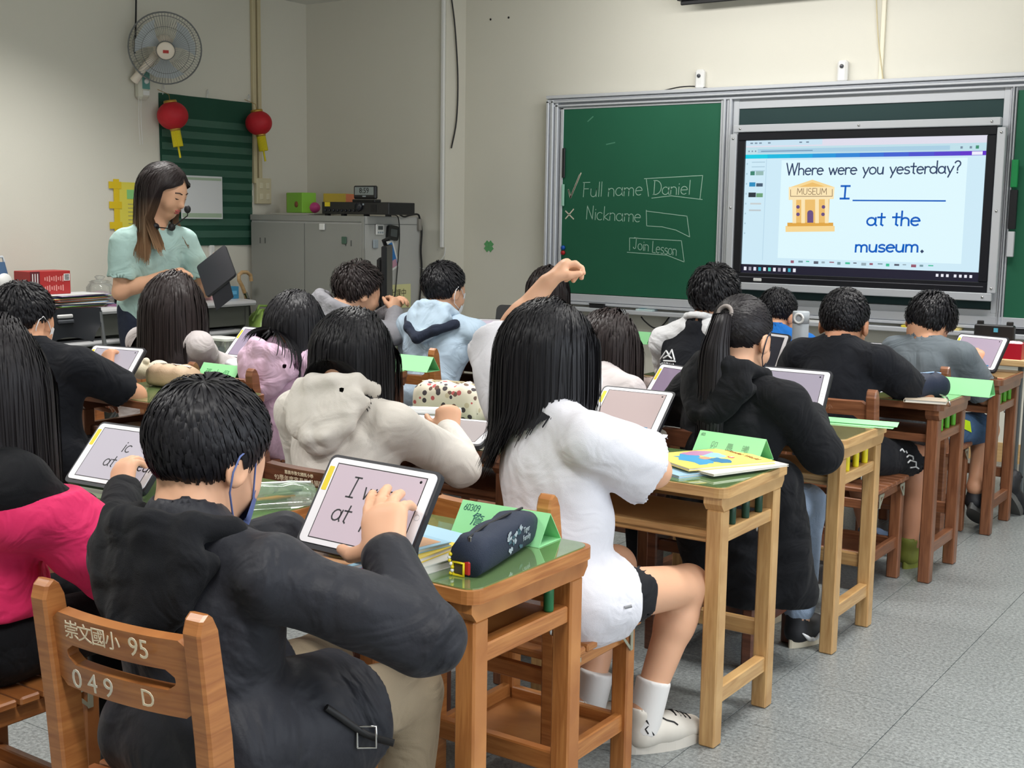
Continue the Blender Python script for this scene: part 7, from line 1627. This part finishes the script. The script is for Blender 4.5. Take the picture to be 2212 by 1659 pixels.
# ================================================================ teacher (standing, reading from a tablet)
person('T', 'teacher in a mint T-shirt with a headset reading from a black tablet', (-5.06, 4.12, .86), (-4.97, 4.28, 1.205), (-5.02, 3.95, 1.205), (-4.995, 4.12, 1.30), (-4.935, 4.14, 1.470), -74, .42, 0, 1.12,
       R=((-5.03, 3.93, .955), (-4.845, 4.06, 1.045), dict(d=(.75, .45, .25), n=(.3, .2, -.8), th=(.2, -.3, .8), curls=(.25, .35, .4, .5), sc=1.05)),
       L=((-4.92, 4.38, .955), tuple(pY(497, 592, 4.33)), dict(d=(-.05, -.25, .9), n=(-.8, -.5, .2), th=(-.6, .6, .4), curl=.55, sc=1.1)), top=C_MINT, tt=.026, sleeve_end=.72, slr=(.062, .070, .05), wrk=.005, bottom=C_NAV,
       knees=((-5.05, 4.04, .46), (-5.05, 4.20, .46)), ankles=((-5.07, 4.04, .09), (-5.07, 4.20, .09)), res=.009, bres=.0055, group=None, topname='t_shirt')
q = PEOPLE['T']
hw = lambda x, y, z: q['hc']+q['hR']@(np.array([x, y, z])*q['hs'])
H_OMB = bpy.data.materials.new('hair_ombre'); H_OMB.use_nodes = True; MATS['hair_ombre'] = H_OMB
nt = H_OMB.node_tree; b = nt.nodes['Principled BSDF']; g = nt.nodes.new('ShaderNodeNewGeometry'); sp = nt.nodes.new('ShaderNodeSeparateXYZ'); nt.links.new(g.outputs['Position'], sp.inputs[0])
mr = nt.nodes.new('ShaderNodeMapRange'); mr.inputs['From Min'].default_value = 1.18; mr.inputs['From Max'].default_value = 1.42; nt.links.new(sp.outputs['Z'], mr.inputs['Value'])
cr = nt.nodes.new('ShaderNodeValToRGB'); cr.color_ramp.elements[0].color = lin((168, 132, 100))+(1,); cr.color_ramp.elements[1].color = lin((44, 36, 36))+(1,)
nt.links.new(mr.outputs[0], cr.inputs[0]); nt.links.new(cr.outputs[0], b.inputs['Base Color']); b.inputs['Roughness'].default_value = .52; b.inputs['Specular IOR Level'].default_value = .3
q['col'][0] = (q['col'][0][0], q['col'][0][1]*1.10, q['col'][0][2])
hair_long(q['hc'], q['hR'], q['hs'], H_OMB, q['o'], 1.15, seed=31, n=3600, col=q['col'], steps=20, tuck=.03, front=.35, part=(0, .05, .12), spread=.03, line=lambda L: hairline(L)+.016*(L[:, 1] > 0))
# face
M_LIP = mat('lip_red', (176, 84, 80), .4); M_BROW = mat('brow', (60, 46, 42), .7); M_EYE = mat('eye_dark', (30, 26, 26), .3)
S = Solid(); S.ell(hw(0, .0925, -.056), np.array((.021, .009, .0055))*q['hs'], q['hR'], .006); S.ell(hw(0, .090, -.067), np.array((.017, .009, .006))*q['hs'], q['hR'], .006); S.build('lips', M_LIP, q['o'], .003)
for s in (-1, 1):
    wbuild(MB().tube([hw(s*.014, .095, .021), hw(s*.03, .092, .026), hw(s*.047, .080, .022)], .0028, 6), 'eyebrow', M_BROW, q['o'])
    wbuild(MB().tube([hw(s*.017, .0885, .001), hw(s*.026, .091, -.003), hw(s*.036, .088, -.003), hw(s*.044, .080, .001)], .0036, 6), 'eyelid', M_EYE, q['o'])
    wbuild(MB().ball(tuple(hw(s*.006, .1075, -.038)), .0028, 5), 'nostril', mat('nostril', (110, 60, 50), .7), q['o'])
# headset round the neck with a microphone boom
hs_ = thing('headset', 'black headset microphone worn round the teacher neck', 'headset', tuple(q['c7'])); bpy.context.view_layer.update()
nk = lambda a, b_, c_: q['c7']+q['rt']*a+q['fw']*b_+q['up']*c_
wbuild(MB().tube([nk(.05, .075, .0), nk(.075, .03, .02), nk(.06, -.035, .04), nk(0, -.06, .045), nk(-.06, -.035, .04), nk(-.075, .03, .02), nk(-.05, .075, .0)], .006, 8), 'band', M_DARK, hs_)
for s in (-1, 1): S = Solid(); S.ell(nk(s*.045, .085, -.01), (.017, .02, .02), None, .01); S.build('ear_pad', M_BLACK, hs_, .005)
mc_ = pY(405, 452, 4.06)
wbuild(MB().tube([nk(.05, .09, -.01), (nk(.05, .09, -.01)+mc_)/2+np.array([.02, -.02, -.05]), mc_+np.array([.0, 0, -.03]), mc_], .003, 6), 'boom', M_DARK, hs_)
S = Solid(); S.ell(mc_, (.016, .016, .02), None, .01); S.build('microphone', M_BLACK, hs_, .004)
text('2', .03, mat('print_dark', (70, 90, 90), .7), q['o'], q['o'].matrix_world.inverted() @ frame_on(tuple(nk(.02, .118, -.16)), tuple(-q['rt']), tuple(q['fw'])), name='shirt_print')
# tablet in her hands (seen from behind, cover flap hanging)
BLt, TLt = V3(pY(438, 603, 4.17)), V3(pY(522, 537, 4.27))
ydir = unit(TLt-BLt); view = unit((BLt+TLt)/2-CAM); xdir = -view*.75+np.array([0, 0, -.42])+RT*.35; xdir = unit(xdir-np.dot(xdir, ydir)*ydir)
o_ = BLt-xdir*.10
tb = tablet('black cased tablet held by the teacher, cover flap hanging', o_+xdir*.25, o_, o_+xdir*.25+ydir*.175, stand=False)
bpy.context.view_layer.update()
c0 = o_+xdir*.24+ydir*.02; c1 = o_+xdir*.24+ydir*.13; dn = unit(np.array([0, 0, -1.])+RT*.25)
V = [tuple(v) for v in (c0, c1, c1+dn*.085, c0+dn*.085)]; V += [tuple(V3(v)-view*.004) for v in V]
wbuild(MB().add(V, [(0, 1, 2, 3), (7, 6, 5, 4), (0, 4, 5, 1), (1, 5, 6, 2), (2, 6, 7, 3), (3, 7, 4, 0)]), 'cover_flap', M_CASE, tb)
# ================================================================ prints and small trims laid on the cloth surfaces
bpy.context.view_layer.update()
_dg = bpy.context.evaluated_depsgraph_get()
def on_obj(o, px, py, off=.0015):
    """point of object o under a pixel of the photograph, lifted off its surface"""
    Mi = o.matrix_world.inverted(); d = Vector(tuple(ray(px, py))); a = Mi @ Vector(tuple(CAM)); dd = (Mi.to_3x3() @ d).normalized()
    ok, loc, nrm, _ = o.ray_cast(a, dd)
    if not ok: return None
    return np.array(o.matrix_world @ loc)+np.array((o.matrix_world.to_3x3() @ nrm).normalized())*off
def draw(o, lines, w, m, name, parent):
    for ln in lines:
        P = [on_obj(o, *q) for q in ln]; P = [p for p in P if p is not None]
        if len(P) > 1: wbuild(MB().tube(P, w, 5), name, m, parent)
def part_of(k, nm): return [c for c in PEOPLE[k]['o'].children if c.name.split('.')[0] == nm][0]
M_PRW = mat('print_white', (226, 228, 230), .7)
def dens(pts, n=4):
    out = []
    for a, b in zip(pts, pts[1:]): out += [(a[0]+(b[0]-a[0])*i/n, a[1]+(b[1]-a[1])*i/n) for i in range(n)]
    return out+[pts[-1]]
so = part_of('O', 'shorts'); kp = PEOPLE['O']['o']
draw(so, [dens(l) for l in ([(1944, 974), (1948, 970), (1953, 977)], [(1956, 974), (1959, 979)], [(1958, 988), (1963, 983), (1971, 986), (1972, 993)], [(1960, 1000), (1966, 994), (1978, 998), (1978, 1006)], [(1966, 1010), (1978, 1008), (1984, 1012)])], .0032, M_PRW, 'leg_print', kp)
sl = part_of('L', 'shirt'); lp = PEOPLE['L']['o']
draw(sl, [dens(l) for l in ([(1428, 776), (1440, 758), (1446, 768), (1452, 756), (1458, 778)], [(1426, 779), (1460, 781)], [(1434, 774), (1444, 768), (1452, 775)])], .004, M_PRW, 'back_print', lp)
def word_on(o, s, p0, p1, cap, w, m, name, parent):
    ls, L = hand_lines(s, 1.0)
    for ln in ls:
        pts = dens([(p0[0]+(p1[0]-p0[0])*q[0]/L, p0[1]+(p1[1]-p0[1])*q[0]/L-cap*q[1]) for q in ln], 2); draw(o, [pts], w, m, name, parent)
GL['O'] = (.7, [_arc(.33, .5, .3, .5, 90, 450, 12)]); GL['A'] = (.66, [[(.0, 0), (.3, 1), (.6, 0)], [(.12, .38), (.48, .38)]]); GL['K'] = (.6, [[(.08, 1), (.08, 0)], [(.5, 1), (.1, .45), (.54, 0)]]); GL['R'] = (.6, [[(.08, 0), (.08, 1), (.36, 1), (.48, .76), (.36, .52), (.08, .52)], [(.3, .52), (.52, 0)]]); GL['T'] = (.6, [[(0, 1), (.56, 1)], [(.28, 1), (.28, 0)]])
word_on(sl, 'MOIWA', (1425, 791), (1458, 794), 8, .002, M_PRW, 'back_print', lp)
word_on(sl, 'SKI RESORT', (1424, 800), (1457, 803), 5, .0014, M_PRW, 'back_print', lp)
# neon label on the denim shorts
ps = part_of('P', 'shorts'); pp = PEOPLE['P']['o']
pts = [on_obj(ps, x, y, .004) for x, y in ((2080, 906), (2094, 911), (2097, 934), (2080, 926))]
if all(p is not None for p in pts):
    V = [tuple(p) for p in pts]; V += [tuple(p-np.array(view_ if False else unit(p-CAM))*.003) for p in pts]
    wbuild(MB().add(V, [(3, 2, 1, 0), (4, 5, 6, 7), (0, 1, 5, 4), (1, 2, 6, 5), (2, 3, 7, 6), (3, 0, 4, 7)]), 'neon_label', mat('neon_yellow', (206, 240, 30), .5), pp)
# strap with a buckle at the jacket hem
ja = part_of('A', 'jacket'); ap_ = PEOPLE['A']['o']
st = [on_obj(ja, x, y, .006) for x, y in ((700, 1530), (730, 1550), (760, 1570), (790, 1585))]
st = [p for p in st if p is not None]
if len(st) > 1:
    e = st[-1]; st += [e+RT*.02-UP*.006-FW*.004, e+RT*.045-UP*.012-FW*.006]
    wbuild(MB().tube(st, .0065, 6), 'hem_strap', M_BLACK, ap_); b0 = st[-3]
    wbuild(MB().tube([b0+RT*a*.016+UP*b*.018-FW*.012 for a, b in ((-1, -1), (1, -1), (1, 1), (-1, 1), (-1, -1))], .0022, 6, False), 'buckle', M_CHROME, ap_)
# hem tag on the white T-shirt
ti = part_of('I', 't_shirt'); t0 = on_obj(ti, 1348, 1312, .002)
if t0 is not None: wbuild(MB().tube([t0, t0+RT*.016+UP*.004], .004, 5), 'hem_tag', mat('tag_grey', (150, 152, 156), .6), PEOPLE['I']['o'])
# pale flash and ribbing on the black shoe, marks on the white shoe
for sh_ in [c for c in PEOPLE['M']['o'].children if c.name.startswith('shoe')]:
    P = [on_obj(sh_, x, y, .002) for x, y in dens([(1733, 1368), (1748, 1380), (1764, 1378), (1770, 1366)], 3)]; P = [p for p in P if p is not None]
    if len(P) > 3: wbuild(MB().tube(P, [.002+.006*math.sin(math.pi*i/(len(P)-1)) for i in range(len(P))], 6), 'side_flash', M_PRW, sh_)
for sh_ in [c for c in PEOPLE['I']['o'].children if c.name.startswith('shoe')]:
    for ln in ([(1400, 1585), (1394, 1575), (1402, 1566), (1396, 1556)], [(1412, 1588), (1406, 1578), (1414, 1570), (1408, 1560)], [(1425, 1548), (1440, 1556), (1456, 1560), (1464, 1566)]):
        P = [on_obj(sh_, x, y, .001) for x, y in dens(ln, 3)]; P = [p for p in P if p is not None]
        if len(P) > 3: wbuild(MB().tube(P, .0022, 5), 'shoe_mark', M_BLACK, sh_)
